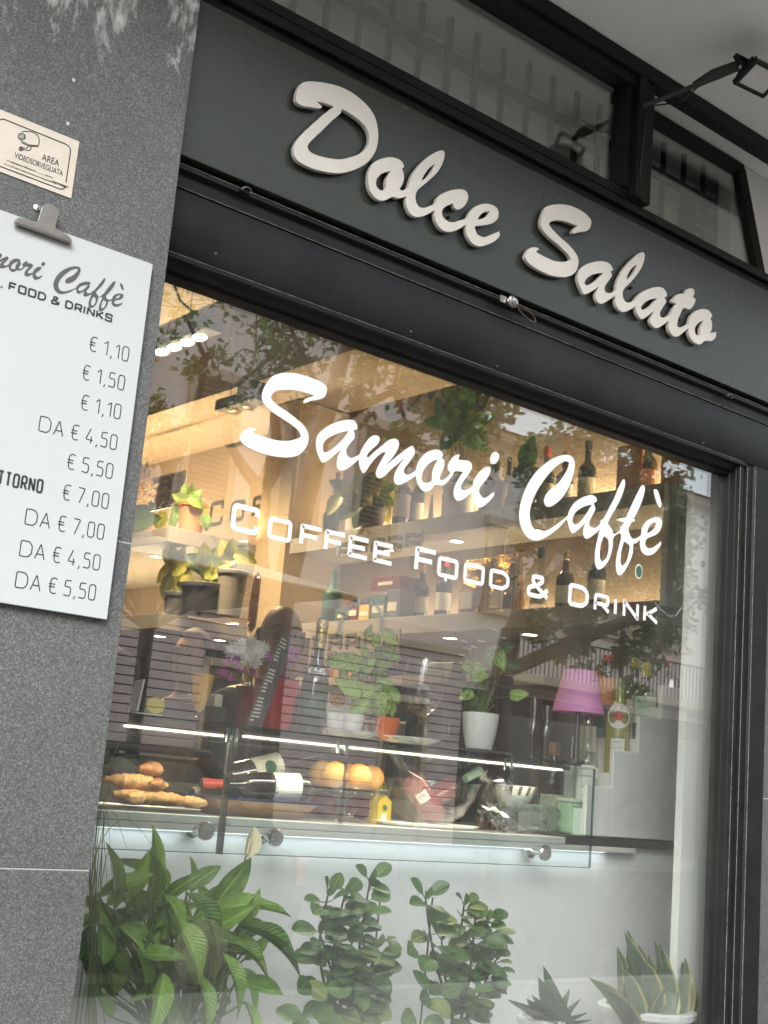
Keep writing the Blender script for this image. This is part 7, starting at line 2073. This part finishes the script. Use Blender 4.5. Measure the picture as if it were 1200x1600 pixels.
# ---- peperomia / rubber plants
pep = [leaf_mesh('round_leaf', 'leaf_pepper', rnd_, 8, dr, fo, .0, 0, i) for i, (dr, fo) in enumerate(((.08, .10), (.22, .12), (.0, .16)))]
pepp = [leaf_mesh('round_leaf', 'leaf_pepper_pale', rnd_, 8, .1, .12, .0, 0, 5)]
def pepper(label, cx, Y, stems, extra, stake):
    c = at(cx, 1660, Y); c = Vector((c.x, Y, ZLE + .0008))
    t = thing('rubber_plant', label, 'plant', c, 'round-leaved plants on the ledge')
    pot(t, c, .055, .075, .12, 'pot_white')
    rr = random.Random(int(cx))
    for (pts) in stems:
        q = [c + Vector((rr.uniform(-.03, .03), rr.uniform(-.02, .02), .10))] + [at(x, y, Y + rr.uniform(-.03, .03)) for x, y in pts]
        P2 = []
        for i in range(len(q) - 1):
            a, b = q[i], q[i + 1]; pa = q[max(0, i - 1)]; pb = q[min(len(q) - 1, i + 2)]
            for j in range(6):
                u = j / 6
                P2.append(0.5 * ((2 * a) + (b - pa) * u + (2 * pa - 5 * a + 4 * b - pb) * u * u + (3 * a - pa - 3 * b + pb) * u ** 3))
        P2.append(q[-1])
        MB().tube(P2, [.0042 * (1 - .45 * i / len(P2)) for i in range(len(P2))], 7).build('stem', 'stem_brown', t, smooth=True)
        n = len(P2)
        ang = rr.uniform(0, 6)
        for i in range(3, n):
            for _ in range(2 if i > n * .3 else 1):
                ang += 2.4 + rr.uniform(-.4, .4)
                hi = i / n
                d = Vector((math.cos(ang), -abs(math.sin(ang)) * .8 + .15, rr.uniform(.05, .5) if hi < .9 else rr.uniform(.5, 1.2)))
                L = (.060 if hi < .8 else .045) * rr.uniform(.8, 1.25)
                b = P2[i]; tip = b + d.normalized() * .018
                MB().tube([b, tip], .0013, 5).build('petiole', 'stem_green', t)
                put_leaf(t, (pepp[0] if rr.random() < .10 else rr.choice(pep)), tip, d + Vector((0, 0, rr.uniform(-.5, .1))), Vector((d.x * .3, -.75, .9)), L, L * rr.uniform(.72, .9))
        put_leaf(t, pep[2], P2[-1], (rr.uniform(-.4, .4), -.3, 1), (0, -1, .3), .035, .022)
        put_leaf(t, pepp[0], P2[-1], (rr.uniform(-.6, .6), .1, 1), (0, -1, .3), .022, .012)
    for (px, py, k) in extra:
        b = at(px, py, Y - .06)
        d = Vector((rr.uniform(-.8, .8), -.4, rr.uniform(-.5, .3)))
        put_leaf(t, (pepp[0] if k else rr.choice(pep)), b - d.normalized() * .03, d, (0, -1, .45), .062, .052)
    a = at(stake[0], stake[1], Y + .02)
    MB().tube([Vector((a.x - .012, Y + .02, c.z + .1)), a], .0024, 6).build('support_stake', 'stem_brown', t)
pepper('leafy rubber plant on the ledge, the taller of the two', 538, .36, [[(500, 1500), (512, 1400)], [(520, 1500), (538, 1400)], [(560, 1500), (578, 1378)], [(545, 1520), (555, 1440)], [(530, 1560), (500, 1460)], [(560, 1570), (590, 1480)]],
       [(475, 1540, 0), (495, 1548, 1), (450, 1585, 0), (505, 1580, 0), (530, 1545, 0), (565, 1560, 0), (600, 1540, 0), (545, 1590, 1), (580, 1590, 0), (600, 1580, 1), (470, 1600, 0), (520, 1600, 0), (615, 1475, 0)], (595, 1396))
pepper('leafy rubber plant on the ledge, the shorter one beside the small aloe', 705, .36, [[(680, 1500), (665, 1405)], [(715, 1500), (725, 1415)], [(735, 1510), (742, 1440)], [(745, 1540), (760, 1440)], [(700, 1560), (690, 1470)], [(740, 1570), (775, 1500)]],
       [(655, 1530, 0), (665, 1560, 0), (690, 1575, 1), (640, 1590, 0), (705, 1545, 0), (735, 1580, 0), (720, 1600, 0), (680, 1600, 0), (760, 1585, 0), (642, 1485, 0), (775, 1475, 0)], (676, 1402))
# ---- small aloe
c = at(850, 1598, .38); c = Vector((c.x, .38, ZLE + .0008))
t = thing('aloe_plant', 'small spiky aloe in a pale pot on the ledge', 'plant', c)
pot(t, c, .055, .068, at(850, 1592, .38).z - ZLE + .005, 'pot_white', .006)
al = leaf_mesh('aloe_leaf', 'leaf_aloe', spike, 7, -.12, .5)
zt = at(850, 1592, .38).z
for (tx, ty, w) in ((840, 1510, .022), (830, 1526, .02), (865, 1540, .024), (885, 1542, .024), (785, 1563, .02), (800, 1568, .018), (813, 1560, .018), (902, 1560, .02), (910, 1582, .018), (815, 1575, .02), (825, 1555, .02), (880, 1575, .02), (918, 1594, .016), (895, 1590, .018), (845, 1545, .02), (858, 1570, .022), (875, 1560, .018), (822, 1585, .018), (892, 1572, .015)):
    b = c + Vector((rl.uniform(-.025, .025), rl.uniform(-.025, .025), zt - ZLE - .01))
    e = at(tx, ty, .38 + rl.uniform(-.05, .04))
    put_leaf(t, al, b, e - b, Vector((-(e - b).x, -1, .2)), (e - b).length, w * .72)
# ---- snake plant
c = at(1010, 1600, .26); c = Vector((c.x, .26, ZLE + .0008))
zt = at(1010, 1580, .26).z
t = thing('snake_plant', 'yellow-edged snake plant in a white rimmed pot at the lower right', 'plant', c)
pot(t, c, .09, .122, zt - ZLE + .012, 'pot_white', .014)
sn = [leaf_mesh('sword_leaf', 'leaf_snake', blade, 12, dr, .16, .02, 0, i) for i, dr in enumerate((-.04, .08, .18))]
for (bx, tx, ty, w, k, dy) in ((968, 960, 1484, .045, 0, .03), (985, 978, 1458, .05, 0, .05), (1000, 984, 1460, .045, 1, -.02), (1010, 1000, 1500, .07, 0, -.05), (1020, 1026, 1480, .075, 0, -.03), (1035, 1020, 1475, .05, 0, .05), (1040, 1058, 1472, .045, 1, .04), (1050, 1050, 1480, .05, 0, .0), (1055, 1072, 1505, .05, 1, -.075), (975, 928, 1528, .035, 1, -.02), (985, 945, 1545, .04, 1, -.06), (990, 970, 1518, .055, 0, -.07), (1060, 1085, 1532, .06, 1, -.08), (1062, 1092, 1550, .05, 2, -.08), (1020, 1060, 1530, .055, 2, -.09), (1000, 1010, 1495, .055, 0, .02), (1030, 1035, 1500, .06, 0, -.06), (1045, 1066, 1500, .05, 0, -.08), (978, 985, 1500, .055, 0, .0), (1008, 995, 1480, .045, 0, .06)):
    b = at(bx, 1588, .26 + dy * .8); b.z = zt - .025
    e = at(tx, ty, .26 + dy)
    put_leaf(t, sn[k], b, e - b, (rl.uniform(-.4, .4), -1, .15), (e - b).length * 1.03, w * 1.3)

# ---- trailing plants on the counter and shelves
pot_l = [leaf_mesh('heart_leaf', 'leaf_pothos', heart, 8, dr, .16, .01, 0, i) for i, dr in enumerate((.12, .35, .0))]
pot_d = [leaf_mesh('heart_leaf', 'leaf_dark', heart, 8, .2, .14, .01, 0, 4)]
pot_y = [leaf_mesh('heart_leaf', 'leaf_yellow', heart, 8, .2, .14, .01, 0, 5)]
def leafy(t, pts, Y, meshes, root, rnd, L=.05, stems=True):
    for (px, py, an, *k) in pts:
        c = at(px, py, Y + rnd.uniform(-.03, .03)) if not callable(Y) else Y(px, py)
        a = R(an)
        d = cam_r * math.cos(a) + cam_u * math.sin(a) - fwd * rnd.uniform(.05, .5)
        l = L * (k[0] if k else 1) * rnd.uniform(.85, 1.15)
        b = c - d.normalized() * l * .5
        put_leaf(t, rnd.choice(meshes), b, d, -fwd + cam_u * rnd.uniform(.1, .6) + cam_r * rnd.uniform(-.4, .4), l, l * .72)
        if stems:
            mid = b.lerp(root, .45) + Vector((rnd.uniform(-.02, .02), 0, rnd.uniform(0, .03)))
            MB().tube([root, mid, b], .0014, 5).build('stem', 'stem_green', t, smooth=True)
rp2 = random.Random(31)
b = on_top(572, .72, 1138)
t = thing('pothos_plant', 'variegated pothos in a water glass between the cups and the tap', 'plant', b)
MB().lathe([(.026, 0), (.028, .003), (.034, .09), (.032, .09), (.025, .006)], 24, Matrix.Translation(b), cap=False).build('water_glass', 'thin_glass', t, smooth=True)
leafy(t, [(576, 985, 60, .7), (609, 996, -40, 1.3), (612, 1022, -25, 1.5), (585, 1000, 100, .8), (528, 1034, 175, 1.2), (545, 1036, 150, 1.3), (553, 1030, 120, 1.1), (543, 1072, 150, 1.5), (560, 1060, 40, 1.1), (575, 1040, 60, 1.0), (598, 1062, -20, 1.1), (608, 1074, -50, 1.1), (566, 1086, 200, 1.3), (580, 1096, 260, 1.3), (592, 1100, -70, 1.2), (604, 1098, -80, 1.2), (618, 1088, -60, .9), (596, 1116, -90, .9), (560, 1105, 210, 1.2), (590, 1020, 80, .8), (600, 1040, 0, .9), (568, 1016, 110, .7), (585, 1075, 20, 1.0), (612, 1108, -80, .9), (572, 1112, 240, 1.0), (596, 1080, 10, 1.1), (556, 1048, 160, 1.0)], .70, pot_l, b + Vector((0, 0, .085)), rp2, .058)
b = on_top(748, .64, 1166)
sl_ = thing('slate_tile', 'grey slate tile under the white flower pot', 'slate', (b.x, .64, ZT_))
boxo('slate_slab', 'slate', sl_, b.x - .075, b.x + .075, .56 + .012, .71, ZT_ + .0005, ZT_ + .008, .002)
b.z = ZT_ + .0085
t = thing('flowering_pot_plant', 'climbing plant with small pale flowers in a smooth white pot', 'plant', b)
hp = at(748, 1114, .64).z - b.z
MB().lathe([(.036, 0), (.040, .003), (.050, hp * .5), (.0555, hp - .004), (.054, hp), (.050, hp - .002), (.044, hp * .5), (.030, .008), (.001, .008)], 36, Matrix.Translation(b)).build('pot', 'pot_white', t, smooth=True)
MB().lathe([(.050, hp - .014), (.03, hp - .008), (.001, hp - .006)], 20, Matrix.Translation(b), cap=False).build('soil', 'soil', t)
rt = b + Vector((0, 0, hp - .01))
leafy(t, [(735, 1046, 150, 1.5), (745, 1056, 200, 1.4), (724, 1074, 140, 1.2), (777, 1030, -60, 1.5), (790, 1012, 20, 1.2), (733, 1098, 240, 1.2), (728, 1088, 200, 1.0), (757, 1048, 60, .9), (742, 1070, 30, 1.0), (768, 1026, 70, .9), (803, 1040, -10, 1.0), (812, 1086, 10, 1.0), (740, 1100, 60, .8)], .66, pot_l + pot_d, rt, rp2, .055)
for pts in ([(748, 1112), (752, 1040), (772, 1020), (785, 1010)], [(745, 1112), (735, 1060), (740, 1035), (730, 1010)], [(755, 1112), (772, 1080), (774, 1050), (768, 1020)], [(752, 1112), (745, 1085), (765, 1065), (800, 1078)], [(742, 1112), (728, 1090), (738, 1070), (765, 1055)], [(758, 1112), (772, 1102), (768, 1095), (745, 1085)]):
    q = [rt] + [at(x, y, .66) for x, y in pts[1:]]
    MB().tube(q, .0018, 5).build('vine', 'stem_green', t, smooth=True)
for (sx, sy, ex, ey) in ((770, 1018, 772, 985), (772, 1018, 786, 998), (765, 1018, 752, 1003), (735, 1030, 725, 1003), (738, 1030, 731, 1015), (740, 1030, 740, 1012), (735, 1032, 722, 1025)):
    a, e = at(sx, sy, .66), at(ex, ey, .66)
    MB().tube([a, e], .0022, 5).build('flower_stalk', 'stem_brown', t)
    mb = MB(); flower(mb, e, (0, -.3, 1), .016, 6, rp2, 2, .15); mb.build('flower', 'petal_white', t, fix=False)
def shelfplant(label, px, X, z, pts, meshes, L, potm, ph=.12, pr=.06, Yf=None, name='trailing_plant'):
    b = shelf_pt(px, X, z + .0006)
    t = thing(name, label, 'plant', b, 'plants on the wall shelves')
    pot(t, b, pr * .8, pr, ph, potm, .006)
    rt = b + Vector((0, 0, ph - .02))
    leafy(t, pts, b.y if Yf is None else Yf, meshes, rt, rp2, L)
    return t
pot_m = pot_d + pot_y
shelfplant('bushy backlit plant on the upper shelf beneath the vinyl letters am', 580, 3.70, ZU, [(520, 790, 230), (535, 775, 150), (545, 765, 120), (560, 755, 90), (575, 752, 70), (590, 755, 50), (605, 762, 20), (600, 780, -30), (590, 790, -60), (572, 790, 250), (555, 795, 230), (540, 800, 220), (515, 815, 250), (565, 772, 100), (585, 772, 60), (602, 800, -80), (548, 780, 160), (575, 805, 260), (610, 775, 0), (530, 760, 140), (596, 745, 60), (560, 810, 250)], pot_m, .115, 'pot_grey')
shelfplant('dark ivy trailing from the upper shelf between the vinyl words', 815, 3.68, ZU, [(808, 745, 100), (820, 730, 80), (830, 718, 60), (815, 760, 200), (805, 770, 230), (812, 780, 260), (825, 755, 30), (800, 790, 250), (796, 805, 270), (835, 740, 20), (818, 712, 100), (828, 700, 80), (838, 770, -40), (890, 770, -60)], pot_d, .10, 'pot_grey')
shelfplant('tall bushy plant on the upper shelf behind the vinyl letters or', 715, 3.72, ZU, [(690, 640, 120), (700, 655, 90), (720, 640, 70), (735, 655, 40), (710, 675, 250), (725, 680, -60), (740, 690, -80), (700, 690, 230), (745, 670, 0), (730, 620, 80), (705, 620, 110), (755, 655, 20), (752, 690, -70), (728, 780, -90), (720, 760, -90), (735, 770, -70), (680, 660, 170)], pot_d, .12, 'pot_white', .16, .07)
lx = lambda X: (lambda px, py: atx(px, py, X + rp2.uniform(-.05, .05)))
shelfplant('drooping plant in a terracotta pot on the far upper shelf', 297, 3.28, ZU, [(283, 780, 150), (290, 772, 100), (305, 775, 60), (312, 795, -70), (318, 812, -80), (322, 818, -90), (275, 800, 240), (270, 815, 250), (280, 790, 200), (300, 768, 90), (250, 815, 250), (308, 785, -30), (296, 825, 260)], pot_y + pot_l, .10, 'pot_terracotta', .16, .07, lx(3.28))
t = shelfplant('pale orchid in an orange pot on the far upper shelf by the pillar', 218, 3.2, ZU, [(222, 800, 40), (212, 810, 140), (228, 812, 10)], pot_d, .16, 'pot_terracotta', .10, .06, lx(3.2), 'orchid_plant')
for (px, py) in ((226, 735), (232, 748), (222, 752), (236, 762), (226, 768), (218, 740), (228, 778), (220, 765), (234, 775)):
    c = atx(px, py, 3.18)
    mb = MB(); flower(mb, c, -fwd + cam_u * .3 + cam_r * rp2.uniform(-.5, .5), .055, 5, rp2, 2, .1); mb.build('flower', 'petal_orchid', t, fix=False)
MB().tube([shelf_pt(218, 3.2, ZU + .1), atx(224, 790, 3.18), atx(228, 760, 3.18), atx(226, 730, 3.18)], .005, 6).build('flower_stalk', 'stem_green', t, smooth=True)
shelfplant('yellow-leaved trailing plant on the far lower shelf', 275, 3.24, ZL_, [(262, 870, 120), (270, 865, 90), (280, 870, 60), (262, 890, 200), (255, 900, 230), (260, 915, 250), (258, 925, 260), (270, 905, 240), (280, 915, 260), (285, 925, 270), (290, 900, -60), (295, 915, -70), (272, 885, 180), (283, 885, 30), (295, 885, -20), (288, 928, 270)], pot_y, .11, 'pot_grey', .12, .07, lx(3.24))
shelfplant('spiky plant in a dark bowl on the far lower shelf', 318, 3.26, ZL_, [(312, 872, 110), (320, 868, 90), (330, 872, 60), (335, 880, 40), (310, 885, 140), (325, 890, 80), (340, 890, 20), (305, 875, 150), (337, 910, -60), (328, 905, -80)], pot_d + pot_y, .13, 'pot_grey', .15, .12, lx(3.26))
shelfplant('leafy plant in a grey vase on the far lower shelf', 357, 3.32, ZL_, [(345, 868, 150), (352, 860, 110), (362, 858, 80), (372, 862, 40), (380, 868, 0), (385, 872, -20), (360, 872, 70), (350, 878, 200)], pot_d + pot_y, .13, 'shelf_grey', .22, .07, lx(3.32))
# ================================================================== PEOPLE (one continuous surface each)
def sdf_mesh(name, fn, lo, hi, res, mats, matfn, parent):
    nx, ny, nz = [int(math.ceil((b - a) / res)) + 1 for a, b in zip(lo, hi)]
    X, Y, Z = np.meshgrid(lo[0] + np.arange(nx) * res, lo[1] + np.arange(ny) * res, lo[2] + np.arange(nz) * res, indexing='ij')
    D = fn(X, Y, Z)
    S = D < 0
    cnt = np.zeros((nx - 1, ny - 1, nz - 1), int)
    for i in (0, 1):
        for j in (0, 1):
            for k in (0, 1):
                cnt += S[i:nx - 1 + i, j:ny - 1 + j, k:nz - 1 + k]
    act = (cnt > 0) & (cnt < 8)
    idx = -np.ones(act.shape, int)
    cells = np.argwhere(act)
    idx[act] = np.arange(len(cells))
    pos = np.zeros((len(cells), 3)); num = np.zeros(len(cells))
    corner = [(i, j, k) for i in (0, 1) for j in (0, 1) for k in (0, 1)]
    for a in range(8):
        for b in range(a + 1, 8):
            ca, cb = np.array(corner[a]), np.array(corner[b])
            if abs(ca - cb).sum() != 1: continue
            da = D[tuple((cells + ca).T)]; db = D[tuple((cells + cb).T)]
            cr = (da < 0) != (db < 0)
            t_ = np.where(cr, da / np.where(cr, da - db, 1), 0)
            p = (cells + ca) + t_[:, None] * (cb - ca)
            pos[cr] += p[cr]; num[cr] += 1
    pos = np.array(lo) + pos / num[:, None] * res
    faces = []
    for ax in range(3):
        o1, o2 = [(1, 2), (2, 0), (0, 1)][ax]
        sl0 = [slice(None)] * 3; sl1 = [slice(None)] * 3
        sl0[ax] = slice(0, -1); sl1[ax] = slice(1, None)
        E = np.argwhere(S[tuple(sl0)] != S[tuple(sl1)])
        for e in E:
            if e[o1] < 1 or e[o2] < 1 or e[o1] >= D.shape[o1] - 1 or e[o2] >= D.shape[o2] - 1: continue
            q = []
            for (u, v) in ((0, 0), (1, 0), (1, 1), (0, 1)):
                c = e.copy(); c[o1] -= u; c[o2] -= v
                q.append(idx[tuple(c)])
            if min(q) < 0: continue
            faces.append(q if S[tuple(e)] else q[::-1])
    o0 = org(parent)
    me = bpy.data.meshes.new(name)
    me.from_pydata([Vector(p) - o0 for p in pos], [], faces)
    for m_ in mats: me.materials.append(MATS[m_])
    for p in me.polygons:
        c = p.center + o0
        p.material_index = matfn(c)
        p.use_smooth = True
    return link_mesh(name, me, parent)
def smin(a, b, k):
    h = np.clip(.5 + .5 * (b - a) / k, 0, 1)
    return b * (1 - h) + a * h - k * h * (1 - h)
def cone(X, Y, Z, a, b, ra, rb):
    a, b = np.array(a), np.array(b); d = b - a
    t_ = np.clip(((X - a[0]) * d[0] + (Y - a[1]) * d[1] + (Z - a[2]) * d[2]) / (d @ d), 0, 1)
    return np.sqrt((X - a[0] - t_ * d[0]) ** 2 + (Y - a[1] - t_ * d[1]) ** 2 + (Z - a[2] - t_ * d[2]) ** 2) - (ra + (rb - ra) * t_)
def ell(X, Y, Z, c, r):
    k = np.sqrt(((X - c[0]) / r[0]) ** 2 + ((Y - c[1]) / r[1]) ** 2 + ((Z - c[2]) / r[2]) ** 2)
    return (k - 1) * min(r)
def person(label, base, H, face, clothes, arms, res=.013, beard=False, hair=None, legs_mat=None, lean=0.0):
    t = thing('person', label, 'person', base)
    s = H / 1.78
    ca, sa = math.cos(face), math.sin(face)
    def loc(X, Y, Z):                          # local: +y is where the person looks
        x = (X - base[0]) * ca + (Y - base[1]) * sa
        y = -(X - base[0]) * sa + (Y - base[1]) * ca
        return x / s, y / s, (Z - base[2]) / s
    def fn(X, Y, Z):
        x, y, z = loc(X, Y, Z)
        hd = ell(x, y, z, (0, .01, 1.665), (.076, .094, .115))
        hd = smin(hd, ell(x, y, z, (0, .035, 1.60), (.058, .070, .062)), .03)          # jaw
        hd = smin(hd, cone(x, y, z, (0, .098, 1.665), (0, .118, 1.630), .008, .015), .014)   # nose
        hd = smin(hd, cone(x, y, z, (-.035, .088, 1.690), (.035, .088, 1.690), .011, .011), .016)   # brow
        hd = smin(hd, cone(x, y, z, (-.018, .098, 1.598), (.018, .098, 1.598), .008, .008), .01)    # lips
        for sx in (-1, 1):
            hd = np.maximum(hd, -ell(x, y, z, (sx * .032, .108, 1.668), (.017, .018, .011)))
            hd = smin(hd, ell(x, y, z, (sx * .079, -.002, 1.655), (.012, .022, .034)), .008)
        d = smin(hd, cone(x, y, z, (0, -.012, 1.58), (0, -.02, 1.46), .055, .064), .03)
        tr = ell(x, y, z, (0, -.01, 1.25), (.185, .115, .26))
        tr = smin(tr, cone(x, y, z, (-.145, -.01, 1.41), (.145, -.01, 1.41), .062, .062), .07)
        tr = smin(tr, ell(x, y, z, (0, 0, .98), (.170, .120, .17)), .10)
        d = smin(d, tr, .045)
        for sx in (-1, 1):
            d = smin(d, cone(x, y, z, (sx * .09, 0, .92), (sx * .10, .01, .50), .088, .058), .04)
            d = smin(d, cone(x, y, z, (sx * .10, .01, .50), (sx * .105, -.01, .09), .055, .038), .03)
            d = smin(d, cone(x, y, z, (sx * .105, -.02, .045), (sx * .115, .14, .035), .042, .034), .03)
            sh, el, wr, fi = arms[0 if sx < 0 else 1]
            d = smin(d, cone(x, y, z, sh, el, .056, .044), .03)
            d = smin(d, cone(x, y, z, el, wr, .043, .030), .02)
            wr, fi, el = np.array(wr), np.array(fi), np.array(el)
            dv = fi - wr; pm = wr + dv * .45
            d = smin(d, cone(x, y, z, wr, pm, .028, .034), .015)
            side = np.cross(dv, (0, 0, 1.0)); 
            if np.linalg.norm(side) < 1e-4: side = np.array((1.0, 0, 0))
            side = side / np.linalg.norm(side)
            for k, (o_, L_) in enumerate(((-.027, .84), (-.009, 1.0), (.009, .96), (.027, .78))):
                a_ = pm + side * o_; b_ = wr + dv * L_ + side * o_ * 1.15 + np.array((0, 0, -.012))
                d = smin(d, cone(x, y, z, a_, (a_ + b_) / 2, .0095, .009), .004)
                d = smin(d, cone(x, y, z, (a_ + b_) / 2, b_ + np.array((0, 0, -.01)), .009, .008), .003)
            a_ = wr + dv * .15 + side * (.026 * -sx); d = smin(d, cone(x, y, z, a_, a_ + dv * .38 + side * (.026 * -sx), .011, .009), .006)
        return d * s
    lo = (base[0] - .52 * s, base[1] - .52 * s, base[2] - .01)
    hi = (base[0] + .52 * s, base[1] + .52 * s, base[2] + 1.82 * s)
    wr_ = [np.array(a[2]) for a in arms]; fi_ = [np.array(a[3]) for a in arms]
    def mf(c):
        x, y, z = loc(c.x, c.y, c.z)
        if z > 1.475: return 0
        p = np.array((x, y, z))
        for w, f in zip(wr_, fi_):
            if np.linalg.norm(p - (w + f) / 2) < np.linalg.norm(f - w) * .62: return 0
        if z < .95: return 2
        return 1
    body = sdf_mesh('body', fn, lo, hi, res, ['skin', clothes, legs_mat or 'cloth_navy'], mf, t)
    def W(x, y, z):
        x, y, z = x * s, y * s, z * s
        return Vector((base[0] + x * ca - y * sa, base[1] + x * sa + y * ca, base[2] + z))
    for sx in (-1, 1):
        MB().ball(W(sx * .032, .088, 1.667), .0105 * s, 12).build('eye', 'eye_white', t, smooth=True)
        MB().ball(W(sx * .032, .0945, 1.667), .0055 * s, 10).build('iris', 'eye_dark', t, smooth=True)
        MB().tube([W(sx * .052, .086, 1.692), W(sx * .034, .099, 1.698), W(sx * .016, .099, 1.692)], [.003, .005, .003], 6).build('eyebrow', 'hair_grey', t, smooth=True)
    if 'bald' in label:                        # thin spectacles
        for sx in (-1, 1):
            MB().tube([W(sx * .033 + .021 * math.cos(a), .112, 1.664 + .016 * math.sin(a)) for a in [2 * math.pi * i / 16 for i in range(16)]], .0014 * s, 5, closed=True).build('spectacle_rim', 'machine_black', t)
            MB().tube([W(sx * .054, .112, 1.668), W(sx * .082, .02, 1.668)], .0014 * s, 5).build('spectacle_arm', 'machine_black', t)
    if hair:
        mb = MB(); n = 26; rings = []
        for i in range(9):
            th = R(hair[0]) + (R(hair[1]) - R(hair[0])) * i / 8
            b0 = len(mb.v)
            for k in range(n):
                a = 2 * math.pi * k / n
                back = .5 - .5 * math.cos(a - math.pi / 2 + math.pi)
                r_ = math.sin(th)
                mb.v.append(W(.0815 * r_ * math.cos(a), .008 + .0995 * r_ * math.sin(a) - .004, 1.665 + .1205 * math.cos(th)))
            rings.append((b0, th))
        for (a, ta), (b, tb) in zip(rings, rings[1:]):
            for k in range(n):
                an = 2 * math.pi * (k + .5) / n
                if math.sin(an) > .45 and (ta + tb) / 2 > R(50): continue
                mb.face(a + k, a + (k + 1) % n, b + (k + 1) % n, b + k)
        o = mb.build('hair', 'hair_grey', t, smooth=True, fix=False)
        sd_ = o.modifiers.new('thick', 'SOLIDIFY'); sd_.thickness = .006
    return t
relaxed = [((-.185, 0, 1.40), (-.24, -.01, 1.12), (-.22, .10, .90), (-.20, .20, .80)), ((.185, 0, 1.40), (.24, -.01, 1.12), (.22, .10, .90), (.20, .20, .80))]
def foot(px, Y): 
    p = at(px, 1000, Y); return Vector((p.x, Y, .1005))
look = math.atan2(-(CAM.x - 2.55), (CAM.y - 1.45))
p = foot(437, 1.42)
person('bald man in a dark shirt standing behind the counter by the flowers', p, (at(440, 944, 1.42).z - .1) * 1.78 / 1.785, R(180) - R(22), 'cloth_black', relaxed, .0125, hair=(78, 112))
p2 = foot(306, 2.25)
person('second person in a beige top standing further back behind the juice glass', p2, (at(310, 986, 2.25).z - .1), R(180) - R(60), 'cloth_beige', relaxed, .016, hair=(8, 105))
p3 = foot(172, 1.62)
phone = [((-.185, 0, 1.40), (-.22, .05, 1.14), (-.14, .24, 1.10), (-.10, .36, 1.14)), ((.185, 0, 1.40), (.24, -.01, 1.12), (.22, .10, .90), (.20, .20, .80))]
person('person in a dark navy jacket at the counter, half hidden by the pillar', p3 - Vector((.12, 0, 0)), 1.80, R(-60), 'cloth_navy', relaxed, .016, hair=(0, 110), legs_mat='cloth_beige')
